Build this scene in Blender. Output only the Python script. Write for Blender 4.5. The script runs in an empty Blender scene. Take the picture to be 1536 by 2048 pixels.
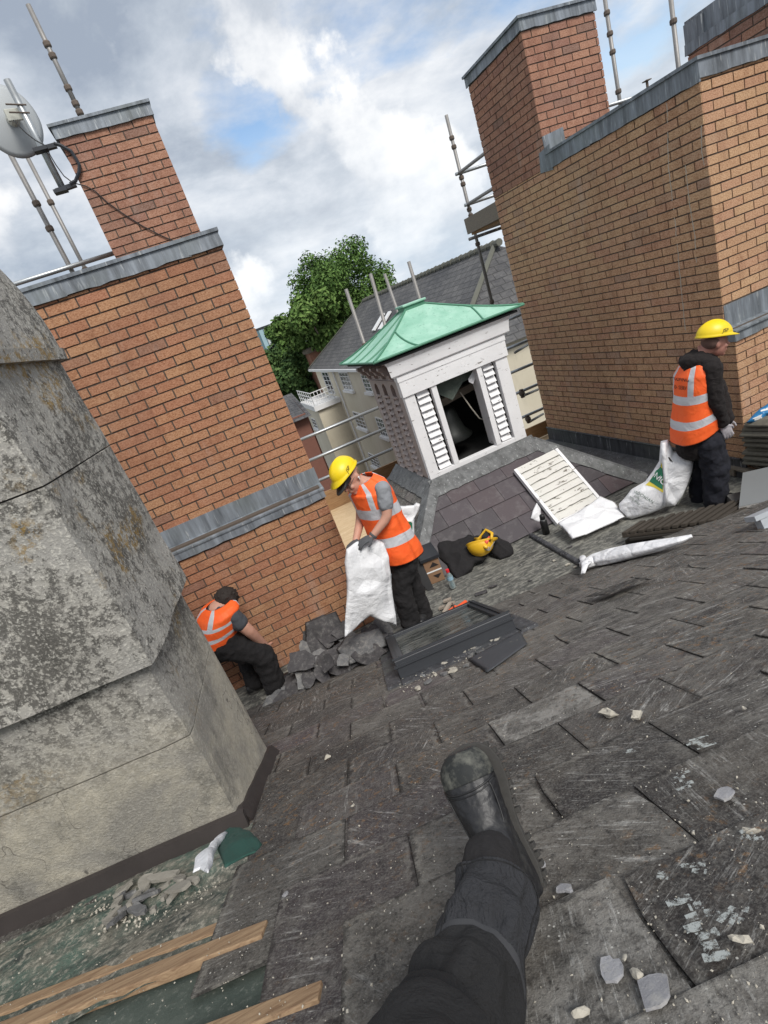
import bpy, bmesh, math, random
import numpy as np
from mathutils import Vector, Matrix, noise as mn
random.seed(7); rng=np.random.default_rng(7)
C=bpy.context.scene.collection; SC=bpy.context.scene
# ------------------------------------------------------------ camera
F=1060.; YAW,PIT,ROL=math.radians(12.2),math.radians(-20.3),math.radians(-20.3)
f_=np.array([math.sin(YAW)*math.cos(PIT),math.cos(YAW)*math.cos(PIT),math.sin(PIT)])
r0=np.array([math.cos(YAW),-math.sin(YAW),0.]); u0=np.cross(r0,f_)
r_=math.cos(ROL)*r0+math.sin(ROL)*u0; u_=-math.sin(ROL)*r0+math.cos(ROL)*u0
cd=bpy.data.cameras.new('camera'); cam=bpy.data.objects.new('camera',cd); C.objects.link(cam)
cd.sensor_fit='VERTICAL'; cd.sensor_height=36; cd.lens=F/2048*36; cd.clip_start=.05; cd.clip_end=3000
cam.matrix_world=Matrix([[r_[i],u_[i],-f_[i],0] for i in range(3)]+[[0,0,0,1]])
SC.camera=cam; SC.render.resolution_x=768; SC.render.resolution_y=1024
SC.view_settings.view_transform='Standard'; SC.view_settings.look='None'; SC.view_settings.exposure=0.45; SC.view_settings.gamma=1
# ------------------------------------------------------------ sky and sun
SUN_EL,SUN_AZ=math.radians(50),math.radians(168)
SKX,SKY_,CUX,CUY,CUZ=1.3,.4,0.,0.,0.
w=bpy.data.worlds.new('World'); SC.world=w; w.use_nodes=True; nt=w.node_tree; nt.nodes.clear()
def wn(t,**k):
    n=nt.nodes.new(t)
    for a,b in k.items(): setattr(n,a,b)
    return n
def wl(a,b): nt.links.new(a,b)
out=wn('ShaderNodeOutputWorld'); bg=wn('ShaderNodeBackground'); bg.inputs[1].default_value=.09
sky=wn('ShaderNodeTexSky',sky_type='NISHITA',sun_disc=False,sun_elevation=SUN_EL,sun_rotation=SUN_AZ)
tc=wn('ShaderNodeTexCoord'); sep=wn('ShaderNodeSeparateXYZ'); wl(tc.outputs['Generated'],sep.inputs[0])
def M(op,a,b=None,c=None,clamp=False):
    n=wn('ShaderNodeMath',operation=op,use_clamp=clamp)
    for i,v in enumerate((a,b,c)):
        if v is None: continue
        if isinstance(v,(int,float)): n.inputs[i].default_value=v
        else: wl(v,n.inputs[i])
    return n.outputs[0]
zz=M('ADD',M('MAXIMUM',sep.outputs[2],0.0),.30)
cx=M('DIVIDE',sep.outputs[0],zz); cy=M('DIVIDE',sep.outputs[1],zz)
comb=wn('ShaderNodeCombineXYZ'); wl(cx,comb.inputs[0]); wl(cy,comb.inputs[1]); comb.inputs[2].default_value=3.7
def NZ(scale,detail,rough,off,dist=0.,src=None):
    mp=wn('ShaderNodeMapping'); mp.inputs['Location'].default_value=off; wl(src or comb.outputs[0],mp.inputs[0])
    n=wn('ShaderNodeTexNoise'); n.inputs['Scale'].default_value=scale; n.inputs['Detail'].default_value=detail
    n.inputs['Roughness'].default_value=rough; n.inputs['Distortion'].default_value=dist; wl(mp.outputs[0],n.inputs['Vector']); return n.outputs[0]
def RAMP(x,stops,interp='LINEAR'):
    n=wn('ShaderNodeValToRGB'); n.color_ramp.interpolation=interp; wl(x,n.inputs[0]); e=n.color_ramp.elements
    while len(e)<len(stops): e.new(.5)
    for i,(p,c) in enumerate(stops): e[i].position=p; e[i].color=(*c,1)
    return n.outputs[0]
def MIXC(f,a,b):
    n=wn('ShaderNodeMix',data_type='RGBA'); wl(f,n.inputs[0])
    for i,v in ((6,a),(7,b)):
        if isinstance(v,tuple): n.inputs[i].default_value=(*v,1)
        else: wl(v,n.inputs[i])
    return n.outputs[2]
cover=NZ(1.0,9,.55,(SKX,SKY_,0),.1)
shade=NZ(2.1,11,.6,(SKX+3.2,SKY_+2.1,4),.15)
# high grey sheet with soft white breaks
sheet=RAMP(shade,[(.36,(3.0,3.5,4.3)),(.46,(4.3,4.8,5.5)),(.54,(5.6,6.0,6.6)),(.66,(7.4,7.6,7.9))])
# gaps of blue between the clouds
gap=RAMP(cover,[(.36,(1,1,1)),(.44,(0,0,0))])
skc=wn('ShaderNodeMix',data_type='RGBA',blend_type='MULTIPLY'); skc.inputs[0].default_value=1; wl(sky.outputs[0],skc.inputs[6]); skc.inputs[7].default_value=(1.45,1.5,1.5,1)
hz=RAMP(sep.outputs[2],[(.0,(1,1,1)),(.16,(0,0,0))])
blue=MIXC(hz,skc.outputs[2],(5.6,6.7,7.6))
c1=MIXC(gap,sheet,blue)
# heaped cumulus in 3-D direction space: bright tops, grey bases
cum=NZ(2.6,11,.57,(CUX,CUY,CUZ),.0,tc.outputs['Generated'])
ca=NZ(2.6,7,.55,(CUX,CUY,CUZ),.0,tc.outputs['Generated']); cb=NZ(2.6,7,.55,(CUX-.02,CUY-.02,CUZ+.09),.0,tc.outputs['Generated'])
cm=RAMP(cum,[(.515,(0,0,0)),(.55,(1,1,1))])
lit=RAMP(M('ADD',M('ADD',M('MULTIPLY',M('SUBTRACT',ca,cb),2.2),.5),M('MULTIPLY',M('SUBTRACT',shade,.5),.9)),[(.25,(3.6,4.1,4.8)),(.42,(5.0,5.4,6.0)),(.58,(7.2,7.4,7.7)),(.75,(8.9,8.9,8.9))])
c2=MIXC(cm,c1,lit)
streak=NZ(1.,6,.6,(1,1,1),.2); 
low=RAMP(sep.outputs[2],[(.02,(1,1,1)),(.30,(0,0,0))])
st=RAMP(NZ(1.0,6,.6,(2,5,1),.0,None),[(.4,(5.1,6.1,7.1)),(.6,(7.9,8.3,8.7))])
c3=MIXC(M('MULTIPLY',low,.65),c2,st)
wl(c3,bg.inputs[0]); wl(bg.outputs[0],out.inputs[0])
sl=bpy.data.lights.new('sun','SUN'); so=bpy.data.objects.new('sun',sl); C.objects.link(so)
sl.energy=2.4; sl.angle=math.radians(22); sl.color=(1,.96,.9)
sd=Vector((math.sin(SUN_AZ)*math.cos(SUN_EL),math.cos(SUN_AZ)*math.cos(SUN_EL),math.sin(SUN_EL)))
so.rotation_euler=sd.to_track_quat('Z','Y').to_euler()
# ------------------------------------------------------------ survey: photo pixel + real plane -> point
def V(*a): return np.array(a,float)
CF,CR,CU=f_.copy(),r_.copy(),u_.copy()
def ray(x,y): return (CF*F+CR*(x-768)-CU*(y-1024))/F
def onY(x,y,Y): d=ray(x,y); return d*Y/d[1]
def onX(x,y,X): d=ray(x,y); return d*X/d[0]
def onZ(x,y,Z): d=ray(x,y); return d*Z/d[2]
def dep(x,y,k): return ray(x,y)*k
def onP(x,y,p,n): d=ray(x,y); return d*(np.dot(p,n)/np.dot(d,n))
def nrm(v): v=np.array(v,float); return v/max(1e-9,np.linalg.norm(v))
FZ=-2.70
# roof slope frame: RX along the courses, RD downhill, RN out of the roof
_a,_s=math.radians(7.4),math.radians(24)
RD=V(math.sin(_a)*math.cos(_s),math.cos(_a)*math.cos(_s),-math.sin(_s)); RX=V(math.cos(_a),-math.sin(_a),0); RN=np.cross(RX,RD)
RP=onZ(1035,1190,FZ)
def roof(u,v,h=0.): return RP+RX*u-RD*v+RN*h
def onR(x,y,h=0.):
    P=onP(x,y,RP+RN*h,RN); return P
def uvR(x,y,h=0.):
    P=onR(x,y,h)-RP; return float(P@RX),float(-(P@RD))
# ------------------------------------------------------------ object helpers
def tag(o,label=None,cat=None,group=None,kind=None):
    if label: o['label']=label
    if cat: o['category']=cat
    if group: o['group']=group
    if kind: o['kind']=kind
    return o
def thing(name,loc,label,cat,group=None,kind=None):
    o=bpy.data.objects.new(name,None); o.empty_display_size=.1; C.objects.link(o); o.location=tuple(loc)
    return tag(o,label,cat,group,kind)
def wloc(p):
    l=Vector((0,0,0))
    while p is not None: l+=p.location; p=p.parent
    return l
def mesh(name,vs,fs,mat,parent=None,smooth=False,uv=None,attr=None,mats=None,midx=None):
    me=bpy.data.meshes.new(name); vs=np.asarray(vs,float).reshape(-1,3)
    off=np.zeros(3)
    if parent is None:
        off=np.array([*vs[:,:2].mean(0),vs[:,2].min()]); vs=vs-off
    me.from_pydata(vs.tolist(),[],[tuple(f) for f in fs])
    for m in (mats or [mat]): me.materials.append(m)
    if midx is not None: me.polygons.foreach_set('material_index',np.array(midx,dtype=np.int32))
    if smooth: me.polygons.foreach_set('use_smooth',[True]*len(me.polygons))
    if uv is not None:
        l=me.uv_layers.new(name='UVMap'); idx=np.empty(len(me.loops),dtype=np.int32); me.loops.foreach_get('vertex_index',idx)
        l.data.foreach_set('uv',np.asarray(uv,float)[idx].ravel())
    if attr is not None:
        a=me.attributes.new('rnd','FLOAT','FACE'); a.data.foreach_set('value',np.asarray(attr,float))
    me.update(); o=bpy.data.objects.new(name,me); C.objects.link(o)
    if parent is None: o.location=tuple(off)
    else: o.parent=parent; o.location=-wloc(parent)
    return o
class MB:
    def __init__(s): s.v=[];s.f=[];s.a=[];s.m=[];s.uv=[]
    def add(s,vs,fs,a=0.,m=0,uv=None):
        n=len(s.v); s.v+=[tuple(p) for p in vs]; s.f+=[tuple(n+i for i in f) for f in fs]; s.a+=[a]*len(fs); s.m+=[m]*len(fs)
        s.uv+= [tuple(q) for q in uv] if uv is not None else [(0,0)]*len(vs)
    def box(s,o,a,b,c,r=0.,m=0):
        o,a,b,c=map(np.array,(o,a,b,c)); p=[o,o+a,o+a+b,o+b,o+c,o+a+c,o+a+b+c,o+b+c]
        s.add(p,[(3,2,1,0),(4,5,6,7),(0,1,5,4),(1,2,6,5),(2,3,7,6),(3,0,4,7)],r,m)
    def cb(s,c,a,b,d,r=0.,m=0): # centred box, full-extent vectors
        c,a,b,d=map(np.array,(c,a,b,d)); s.box(c-a/2-b/2-d/2,a,b,d,r,m)
    def aabb(s,p,q,r=0.,m=0):
        p=np.array(p,float);q=np.array(q,float);d=q-p; s.box(p,V(d[0],0,0),V(0,d[1],0),V(0,0,d[2]),r,m)
    def tube(s,pts,rad,n=10,r=0.,m=0,cap=True,sq=1.,ref=None):
        pts=[np.array(p,float) for p in pts]; rad=[rad]*len(pts) if isinstance(rad,(int,float)) else rad
        vs=[];up=None
        for i,p in enumerate(pts):
            t=nrm(pts[min(i+1,len(pts)-1)]-pts[max(i-1,0)])
            if up is None:
                up=np.array(ref,float) if ref is not None else (V(0,0,1) if abs(t[2])<.9 else V(1,0,0))
            up=nrm(up-t*(up@t)); sd_=np.cross(t,up)
            for k in range(n):
                a=2*math.pi*k/n; vs.append(p+(sd_*math.cos(a)+up*math.sin(a)*sq)*rad[i])
        fs=[(i*n+k,i*n+(k+1)%n,(i+1)*n+(k+1)%n,(i+1)*n+k) for i in range(len(pts)-1) for k in range(n)]
        if cap: fs+=[tuple(range(n))[::-1],tuple((len(pts)-1)*n+k for k in range(n))]
        s.add(vs,fs,r,m)
    def slab(s,poly,t,r=0.,m=0): # polygon (ccw seen from +t side) thickened by vector t downward
        poly=[np.array(p,float) for p in poly]; n=len(poly); t=np.array(t,float)
        vs=poly+[p-t for p in poly]
        s.add(vs,[tuple(range(n)),tuple(range(2*n-1,n-1,-1))]+[(i,n+i,n+(i+1)%n,(i+1)%n) for i in range(n)],r,m)
    def ell(s,c,ax,n=12,mm=8,r=0.,m=0):
        c=np.array(c,float); ax=[np.array(a,float) for a in ax]; vs=[c-ax[2]];
        for j in range(1,mm):
            th=math.pi*j/mm
            for k in range(n):
                ph=2*math.pi*k/n; vs.append(c+ax[0]*math.sin(th)*math.cos(ph)+ax[1]*math.sin(th)*math.sin(ph)-ax[2]*math.cos(th))
        vs.append(c+ax[2]); fs=[(0,1+(k+1)%n,1+k) for k in range(n)]
        fs+=[(1+j*n+k,1+j*n+(k+1)%n,1+(j+1)*n+(k+1)%n,1+(j+1)*n+k) for j in range(mm-2) for k in range(n)]
        L=len(vs)-1; fs+=[(L,1+(mm-2)*n+k,1+(mm-2)*n+(k+1)%n) for k in range(n)]
        s.add(vs,fs,r,m)
    def build(s,name,mat,parent=None,smooth=False,mats=None,bev=0,auto=False,uv=False):
        o=mesh(name,s.v,s.f,mat,parent,smooth,uv=s.uv if uv else None,attr=s.a,mats=mats,midx=s.m if mats else None)
        if bev:
            b=o.modifiers.new('bevel','BEVEL'); b.width=bev; b.segments=2; b.limit_method='ANGLE'
        return o
# ------------------------------------------------------------ material helpers
class NT:
    def __init__(s,name):
        s.mat=bpy.data.materials.new(name); s.mat.use_nodes=True; s.t=s.mat.node_tree; s.t.nodes.clear()
        s.o=s.n('ShaderNodeOutputMaterial'); s.b=s.n('ShaderNodeBsdfPrincipled'); s.l(s.b.outputs[0],s.o.inputs[0])
        s.tc=s.n('ShaderNodeTexCoord'); s.geo=None
    def n(s,t,**k):
        n=s.t.nodes.new(t)
        for a,b in k.items(): setattr(n,a,b)
        return n
    def l(s,a,b): s.t.links.new(a,b)
    def put(s,inp,v):
        if isinstance(v,(int,float)): inp.default_value=v
        elif isinstance(v,(tuple,list)): inp.default_value=(*v,1) if len(inp.default_value)==4 and len(v)==3 else v
        else: s.l(v,inp)
    def pos(s):
        if not s.geo: s.geo=s.n('ShaderNodeNewGeometry')
        return s.geo.outputs['Position']
    def map(s,src=None,scale=(1,1,1),rot=(0,0,0),loc=(0,0,0)):
        m=s.n('ShaderNodeMapping'); s.l(src if src is not None else s.pos(),m.inputs[0])
        m.inputs['Scale'].default_value=scale; m.inputs['Rotation'].default_value=rot; m.inputs['Location'].default_value=loc; return m.outputs[0]
    def noise(s,scale,detail=4,rough=.55,vec=None,dist=0.,mscale=None,rot=(0,0,0)):
        n=s.n('ShaderNodeTexNoise'); n.inputs['Scale'].default_value=scale; n.inputs['Detail'].default_value=detail
        n.inputs['Roughness'].default_value=rough; n.inputs['Distortion'].default_value=dist
        v=vec if vec is not None else s.pos()
        if mscale: v=s.map(v,mscale,rot)
        s.l(v,n.inputs['Vector']); return n.outputs[0]
    def voro(s,scale,vec=None,feat='F1',mscale=None,out=0,rot=(0,0,0)):
        n=s.n('ShaderNodeTexVoronoi',feature=feat); n.inputs['Scale'].default_value=scale
        v=vec if vec is not None else s.pos()
        if mscale: v=s.map(v,mscale,rot)
        s.l(v,n.inputs['Vector']); return n.outputs[out]
    def ramp(s,x,stops,interp='LINEAR'):
        n=s.n('ShaderNodeValToRGB'); n.color_ramp.interpolation=interp; s.l(x,n.inputs[0]); e=n.color_ramp.elements
        while len(e)<len(stops): e.new(.5)
        for i,(p,c) in enumerate(stops): e[i].position=p; e[i].color=(*((c,c,c) if isinstance(c,(int,float)) else c),1)
        return n.outputs[0]
    def mix(s,f,a,b,mode='MIX'):
        n=s.n('ShaderNodeMix',data_type='RGBA',blend_type=mode); s.put(n.inputs[0],f); s.put(n.inputs[6],a); s.put(n.inputs[7],b); return n.outputs[2]
    def m(s,op,a,b=0.,clamp=False):
        n=s.n('ShaderNodeMath',operation=op,use_clamp=clamp); s.put(n.inputs[0],a); s.put(n.inputs[1],b); return n.outputs[0]
    def attr(s): a=s.n('ShaderNodeAttribute',attribute_name='rnd'); return a.outputs['Fac']
    def uv(s): return s.tc.outputs['UV']
    def bump(s,h,strength=.4,dist=.01):
        b=s.n('ShaderNodeBump'); b.inputs['Strength'].default_value=strength; b.inputs['Distance'].default_value=dist; s.put(b.inputs['Height'],h); s.l(b.outputs[0],s.b.inputs['Normal'])
    def done(s,col=None,rough=.8,metal=0.,**k):
        if col is not None: s.put(s.b.inputs['Base Color'],col)
        s.put(s.b.inputs['Roughness'],rough); s.put(s.b.inputs['Metallic'],metal)
        for a,b in k.items(): s.put(s.b.inputs[a.replace('_',' ')],b)
        return s.mat
def sc(c,k): return tuple(x*k for x in c)
def simple(name,col,rough=.7,metal=0.,var=.25,scale=20,bump=.15,bd=.004,**k):
    t=NT(name); n=t.noise(scale,5,.6); n2=t.noise(scale*.13,3,.5)
    c=t.mix(t.m('MULTIPLY',t.m('ADD',n,n2),.5),sc(col,1-var),sc(col,1+var)); t.bump(n,bump,bd)
    return t.done(c,rough,metal,**k)
def brickmat(name,cols,dark=.35,tint=(1,1,1)):
    t=NT(name); a=t.attr(); hb=t.noise(9,3,.6,mscale=(1,1,.3)); c=t.ramp(a,[(i/(len(cols)-1),sc(q,1)) for i,q in enumerate(cols)],'LINEAR')
    sp=t.noise(70,6,.75,mscale=(1,1,1.8)); c=t.mix(t.ramp(sp,[(.42,0.),(.6,1.)]),c,t.mix(1.,c,(.62,.5,.42),'MULTIPLY'))
    c=t.mix(t.ramp(hb,[(.52,0.),(.7,.45)]),c,t.mix(1.,c,(.55,.45,.42),'MULTIPLY')); w2=t.noise(1.1,5,.6,dist=.6); c=t.mix(t.ramp(w2,[(.45,0.),(.72,dark)]),c,(.09,.065,.055))
    w3=t.noise(6,4,.6,mscale=(1,1,.25)); c=t.mix(t.ramp(w3,[(.6,0.),(.75,.35)]),c,(.42,.33,.28))
    t.bump(t.m('ADD',sp,t.noise(180,3)),.6,.004); return t.done(c,.88)
MAT={}
MAT['brick']=brickmat('brick_orange',[(.42,.205,.12),(.46,.24,.14),(.50,.29,.16),(.44,.215,.13),(.48,.26,.145),(.33,.185,.13)],.25)
MAT['brick_red']=brickmat('brick_red',[(.37,.195,.135),(.42,.225,.15),(.33,.175,.13),(.44,.245,.165),(.38,.20,.14),(.26,.165,.13)],.4)
MAT['brick_tan']=brickmat('brick_tan',[(.55,.34,.205),(.57,.365,.22),(.60,.40,.24),(.55,.325,.21),(.58,.375,.225),(.45,.30,.21)],.15)
MAT['mortar']=simple('mortar',(.095,.075,.06),.95,var=.35,scale=40,bump=.3)
def leadmat(name,base=(.17,.19,.215)):
    t=NT(name); s1=t.noise(14,6,.65,mscale=(1,1,.12)); s2=t.noise(2.2,5,.6); s3=t.noise(45,4,.6,mscale=(1,1,.1))
    c=t.mix(t.ramp(s1,[(.3,0.),(.7,1.)]),sc(base,.5),sc(base,1.6)); c=t.mix(t.ramp(s3,[(.6,0.),(.7,.55)]),c,(.5,.52,.52)); c=t.mix(t.ramp(s2,[(.5,0.),(.75,.5)]),c,(.13,.15,.13))
    t.bump(t.m('ADD',s2,s1),.35,.01); return t.done(c,.6,.15)
MAT['lead']=leadmat('weathered_lead')
MAT['lead_mid']=leadmat('hip_lead',(.10,.103,.105))
MAT['lead_dark']=leadmat('dark_lead',(.055,.056,.062))
# flat roof lead, trodden and dusty
t=NT('flat_roof_lead'); a=t.noise(3,7,.65,dist=.5); b=t.noise(28,6,.7); c3=t.noise(9,6,.65,mscale=(1,4,1),rot=(0,0,.2))
c=t.mix(t.ramp(a,[(.35,0.),(.65,1.)]),(.04,.04,.038),(.12,.12,.108)); c=t.mix(t.ramp(c3,[(.47,0.),(.64,.75)]),c,(.27,.265,.23)); c=t.mix(t.ramp(b,[(.52,0.),(.68,.6)]),c,(.33,.32,.29))
t.bump(t.m('ADD',a,b),.4,.01); MAT['floor']=t.done(c,.75)
# foreground slates
t=NT('old_slate'); at=t.attr()
base=t.ramp(at,[(0,(.026,.023,.023)),(.25,(.038,.034,.033)),(.5,(.054,.046,.043)),(.72,(.036,.033,.033)),(.85,(.07,.054,.059)),(.93,(.06,.055,.052)),(.96,(.15,.14,.125)),(1,(.30,.29,.27))])
vr=t.n('ShaderNodeVectorRotate',rotation_type='Z_AXIS'); t.l(t.pos(),vr.inputs['Vector']); t.l(t.m('MULTIPLY',at,37.),vr.inputs['Angle'])
vo_=t.n('ShaderNodeVectorMath',operation='ADD'); t.l(vr.outputs[0],vo_.inputs[0]); cb_=t.n('ShaderNodeCombineXYZ'); t.l(t.m('MULTIPLY',at,91.),cb_.inputs[0]); t.l(cb_.outputs[0],vo_.inputs[1]); RV=vo_.outputs[0]
big=t.noise(3.2,7,.62,dist=.4); mo=t.noise(9,8,.75); base=t.mix(t.m('MULTIPLY',t.ramp(at,[(.93,0.),(.945,1.)]),t.ramp(mo,[(.45,0.),(.56,.8)])),base,(.05,.046,.042)); base=t.mix(t.ramp(big,[(.46,0.),(.7,.6)]),base,(.115,.10,.082))
pat=t.noise(4,8,.7,vec=RV,dist=.5); base=t.mix(t.ramp(pat,[(.52,0.),(.66,.5)]),base,(.16,.15,.135)); base=t.mix(t.ramp(pat,[(.3,.75),(.44,0.)]),base,(.022,.021,.021))
dust=t.noise(17,8,.78); base=t.mix(t.ramp(dust,[(.53,0.),(.66,.5)]),base,(.22,.21,.19))
grain=t.noise(150,4,.7); base=t.mix(t.ramp(grain,[(.45,0.),(.75,.6)]),base,(.24,.23,.21))
base=t.mix(t.ramp(t.noise(48,6,.75),[(.33,.8),(.47,0.)]),base,(.014,.013,.013))
gate=t.ramp(t.noise(1.3,5,.6),[(.40,0.),(.55,1.)])
def streak(sc_,ms,lo,hi,mx,ang): return t.ramp(t.noise(sc_,7,.75,vec=RV,mscale=ms,rot=(0,0,ang),dist=.25),[(lo,0.),(hi,mx)])
st=streak(5,(1,8,1),.57,.66,1.,.2); st=t.m('MAXIMUM',st,streak(8,(1,12,1),.58,.66,.9,-.9)); st=t.m('MAXIMUM',st,streak(19,(1,9,1),.57,.66,.7,.5))
sx=t.n('ShaderNodeSeparateXYZ'); t.l(t.pos(),sx.inputs[0]); wx=t.ramp(t.m('ADD',t.m('MULTIPLY',sx.outputs[0],.45),t.m('MULTIPLY',sx.outputs[1],.18)),[(.35,0.),(.85,1.)]); base=t.mix(t.m('MULTIPLY',t.m('MULTIPLY',wx,.5),t.ramp(t.noise(7,7,.75,mscale=(1,2.5,1),rot=(0,0,.1)),[(.42,0.),(.6,1.)])),base,(.20,.19,.17))
st=t.m('MULTIPLY',st,t.m('ADD',t.m('MULTIPLY',t.m('MAXIMUM',gate,wx),.6),.08)); st=t.m('MULTIPLY',st,t.ramp(t.noise(60,4,.7),[(.35,.2),(.6,1.)])); base=t.mix(st,base,(.56,.555,.53))
lg=t.ramp(t.noise(1.35,4,.6,vec=t.map(None,(1,1,1),(0,0,0),(3.3,.1,0))),[(.44,.05),(.58,1.)])
lich=t.m('MULTIPLY',t.ramp(t.noise(30,6,.72),[(.565,0.),(.64,1.)]),lg); base=t.mix(t.m('MULTIPLY',lich,.6),base,(.23,.125,.05))
wh=t.ramp(t.voro(55),[(.10,1.),(.15,0.)]); wg=t.ramp(t.noise(11,3,.6),[(.54,0.),(.58,1.)]); base=t.mix(t.m('MULTIPLY',wh,wg),base,(.55,.54,.5))
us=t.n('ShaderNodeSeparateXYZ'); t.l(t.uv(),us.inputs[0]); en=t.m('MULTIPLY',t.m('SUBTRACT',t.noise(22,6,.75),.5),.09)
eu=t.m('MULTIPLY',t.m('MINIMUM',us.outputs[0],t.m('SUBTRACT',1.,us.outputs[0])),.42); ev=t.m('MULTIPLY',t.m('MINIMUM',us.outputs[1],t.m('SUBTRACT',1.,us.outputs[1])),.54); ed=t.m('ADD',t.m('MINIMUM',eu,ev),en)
base=t.mix(t.ramp(ed,[(.0,.55),(.010,0.)]),base,(.014,.013,.012)); base=t.mix(t.m('MULTIPLY',t.ramp(ed,[(.006,0.),(.014,.4),(.03,0.)]),t.ramp(t.noise(6,4,.6),[(.45,0.),(.6,1.)])),base,(.30,.285,.25))  # dark rims: dirt and overlap shade put into the colour; pale worn band inside
t.bump(t.m('ADD',t.m('ADD',big,t.m('ADD',dust,pat)),t.m('MULTIPLY',grain,.35)),.8,.012); MAT['slate']=t.done(base,.72,Specular_IOR_Level=.35)
t=NT('plum_slate'); at=t.attr(); base=t.ramp(at,[(0,(.040,.034,.038)),(.4,(.052,.043,.05)),(.75,(.06,.048,.055)),(1,(.078,.05,.052))])
d=t.noise(9,7,.7); base=t.mix(t.ramp(d,[(.5,0.),(.72,.45)]),base,(.16,.15,.15)); t.bump(t.m('ADD',d,t.noise(70,4,.6)),.35,.006); MAT['plum']=t.done(base,.62)
t=NT('far_slate'); a=t.noise(.35,5,.6); b=t.noise(5,5,.7,mscale=(1,.4,3)); base=t.mix(t.ramp(t.m('ADD',t.m('MULTIPLY',a,.5),t.m('MULTIPLY',b,.5)),[(.4,0.),(.62,1.)]),(.052,.052,.056),(.14,.135,.13))
br=t.n('ShaderNodeTexBrick'); t.l(t.uv(),br.inputs['Vector']); br.inputs['Scale'].default_value=1; br.inputs['Brick Width'].default_value=.5; br.inputs['Row Height'].default_value=.3; br.inputs['Mortar Size'].default_value=.02; br.inputs['Color1'].default_value=(1,1,1,1); br.inputs['Color2'].default_value=(.7,.7,.72,1); br.inputs['Mortar'].default_value=(.3,.3,.3,1)
base=t.mix(1.,base,br.outputs[0],'MULTIPLY'); MAT['far_slate']=t.done(base,.7)
# rendered chimney
t=NT('old_cement_render'); n1=t.noise(2.3,8,.68,dist=.4); n2=t.noise(24,8,.75); n3=t.noise(90,5,.7); n4=t.noise(6,7,.75,mscale=(1,1,.6))
c=t.mix(t.ramp(n1,[(.4,0.),(.62,1.)]),(.27,.255,.225),(.50,.46,.37)); sepz=t.n('ShaderNodeSeparateXYZ'); t.l(t.pos(),sepz.inputs[0])
hi=t.ramp(t.m('MULTIPLY',t.m('ADD',sepz.outputs[2],1.35),2.2),[(0,0.),(1,1.)])
c=t.mix(t.m('MULTIPLY',hi,.7),c,(.37,.36,.34))
c=t.mix(t.ramp(n4,[(.52,0.),(.66,.75)]),c,(.13,.125,.11))
blk=t.ramp(t.m('ADD',t.m('MULTIPLY',n2,.6),t.m('MULTIPLY',n1,.4)),[(.485,0.),(.535,1.)]); c=t.mix(t.m('MULTIPLY',blk,t.m('ADD',t.m('MULTIPLY',hi,.62),.16)),c,(.045,.042,.038))
c=t.mix(t.m('MULTIPLY',t.ramp(n3,[(.52,0.),(.64,.9)]),t.m('ADD',t.m('MULTIPLY',hi,.55),.3)),c,(.62,.60,.54))
lc=t.m('MULTIPLY',t.ramp(t.noise(3.1,3,.5,vec=t.map(None,(1,1,1),(0,0,0),(.9,.4,2.2))),[(.56,0.),(.63,1.)]),t.ramp(t.noise(30,6,.8),[(.49,0.),(.55,1.)])); c=t.mix(t.m('MULTIPLY',t.m('MULTIPLY',lc,hi),.8),c,(.27,.165,.03))
cr=t.voro(2.1,vec=None,feat='DISTANCE_TO_EDGE'); 
wv=t.n('ShaderNodeVectorMath',operation='ADD'); t.l(t.pos(),wv.inputs[0]); nn=t.n('ShaderNodeTexNoise'); nn.inputs['Scale'].default_value=5; t.l(t.pos(),nn.inputs['Vector']); t.l(nn.outputs[1],wv.inputs[1])
cr=t.voro(1.15,vec=wv.outputs[0],feat='DISTANCE_TO_EDGE'); crk=t.m('MULTIPLY',t.ramp(cr,[(.001,1.),(.005,0.)]),t.ramp(t.noise(1.7,3,.5),[(.47,0.),(.53,1.)])); c=t.mix(t.m('MULTIPLY',crk,.8),c,(.05,.045,.04))
t.bump(t.m('ADD',t.m('ADD',n2,n3),n1),.55,.015); MAT['render']=t.done(c,.92)
def peel(name,base,under=(.2,.17,.14),amt=.62):
    t=NT(name); n=t.noise(7,8,.75,mscale=(1,1,4)); f=t.ramp(n,[(amt,0.),(amt+.015,1.)]); n2=t.noise(45,5,.7); g=t.noise(3,5,.6)
    c=t.mix(t.ramp(g,[(.4,0.),(.75,.35)]),base,sc(base,.7)); c=t.mix(t.ramp(n2,[(.6,0.),(.72,.35)]),c,sc(base,.55)); c=t.mix(f,c,under); t.bump(t.m('SUBTRACT',n2,t.m('MULTIPLY',f,1.5)),.45,.004); return t.done(c,.65)
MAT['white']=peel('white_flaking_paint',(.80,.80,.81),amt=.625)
MAT['flaking']=peel('badly_flaking_white_paint',(.80,.80,.81),(.14,.115,.09),.615)
MAT['white_old']=peel('old_white_louvre_paint',(.66,.65,.61),(.17,.15,.125),amt=.595)
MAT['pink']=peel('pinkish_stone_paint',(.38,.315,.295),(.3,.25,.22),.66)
t=NT('verdigris_copper'); a=t.noise(3,6,.6); b=t.noise(30,5,.7,mscale=(1,1,1)); c=t.mix(t.ramp(a,[(.35,0.),(.7,1.)]),(.20,.42,.31),(.36,.60,.48)); c=t.mix(t.ramp(t.noise(5,6,.7,mscale=(1,1,.3)),[(.5,0.),(.7,.5)]),c,(.42,.62,.52)); c=t.mix(t.ramp(b,[(.58,0.),(.72,.7)]),c,(.07,.15,.11)); t.bump(b,.2,.004); MAT['copper']=t.done(c,.6)
MAT['copper_dark']=simple('copper_edge',(.07,.22,.14),.6,var=.4)
MAT['steel']=simple('galvanised_steel',(.42,.44,.45),.42,.75,var=.3,scale=35)
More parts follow.
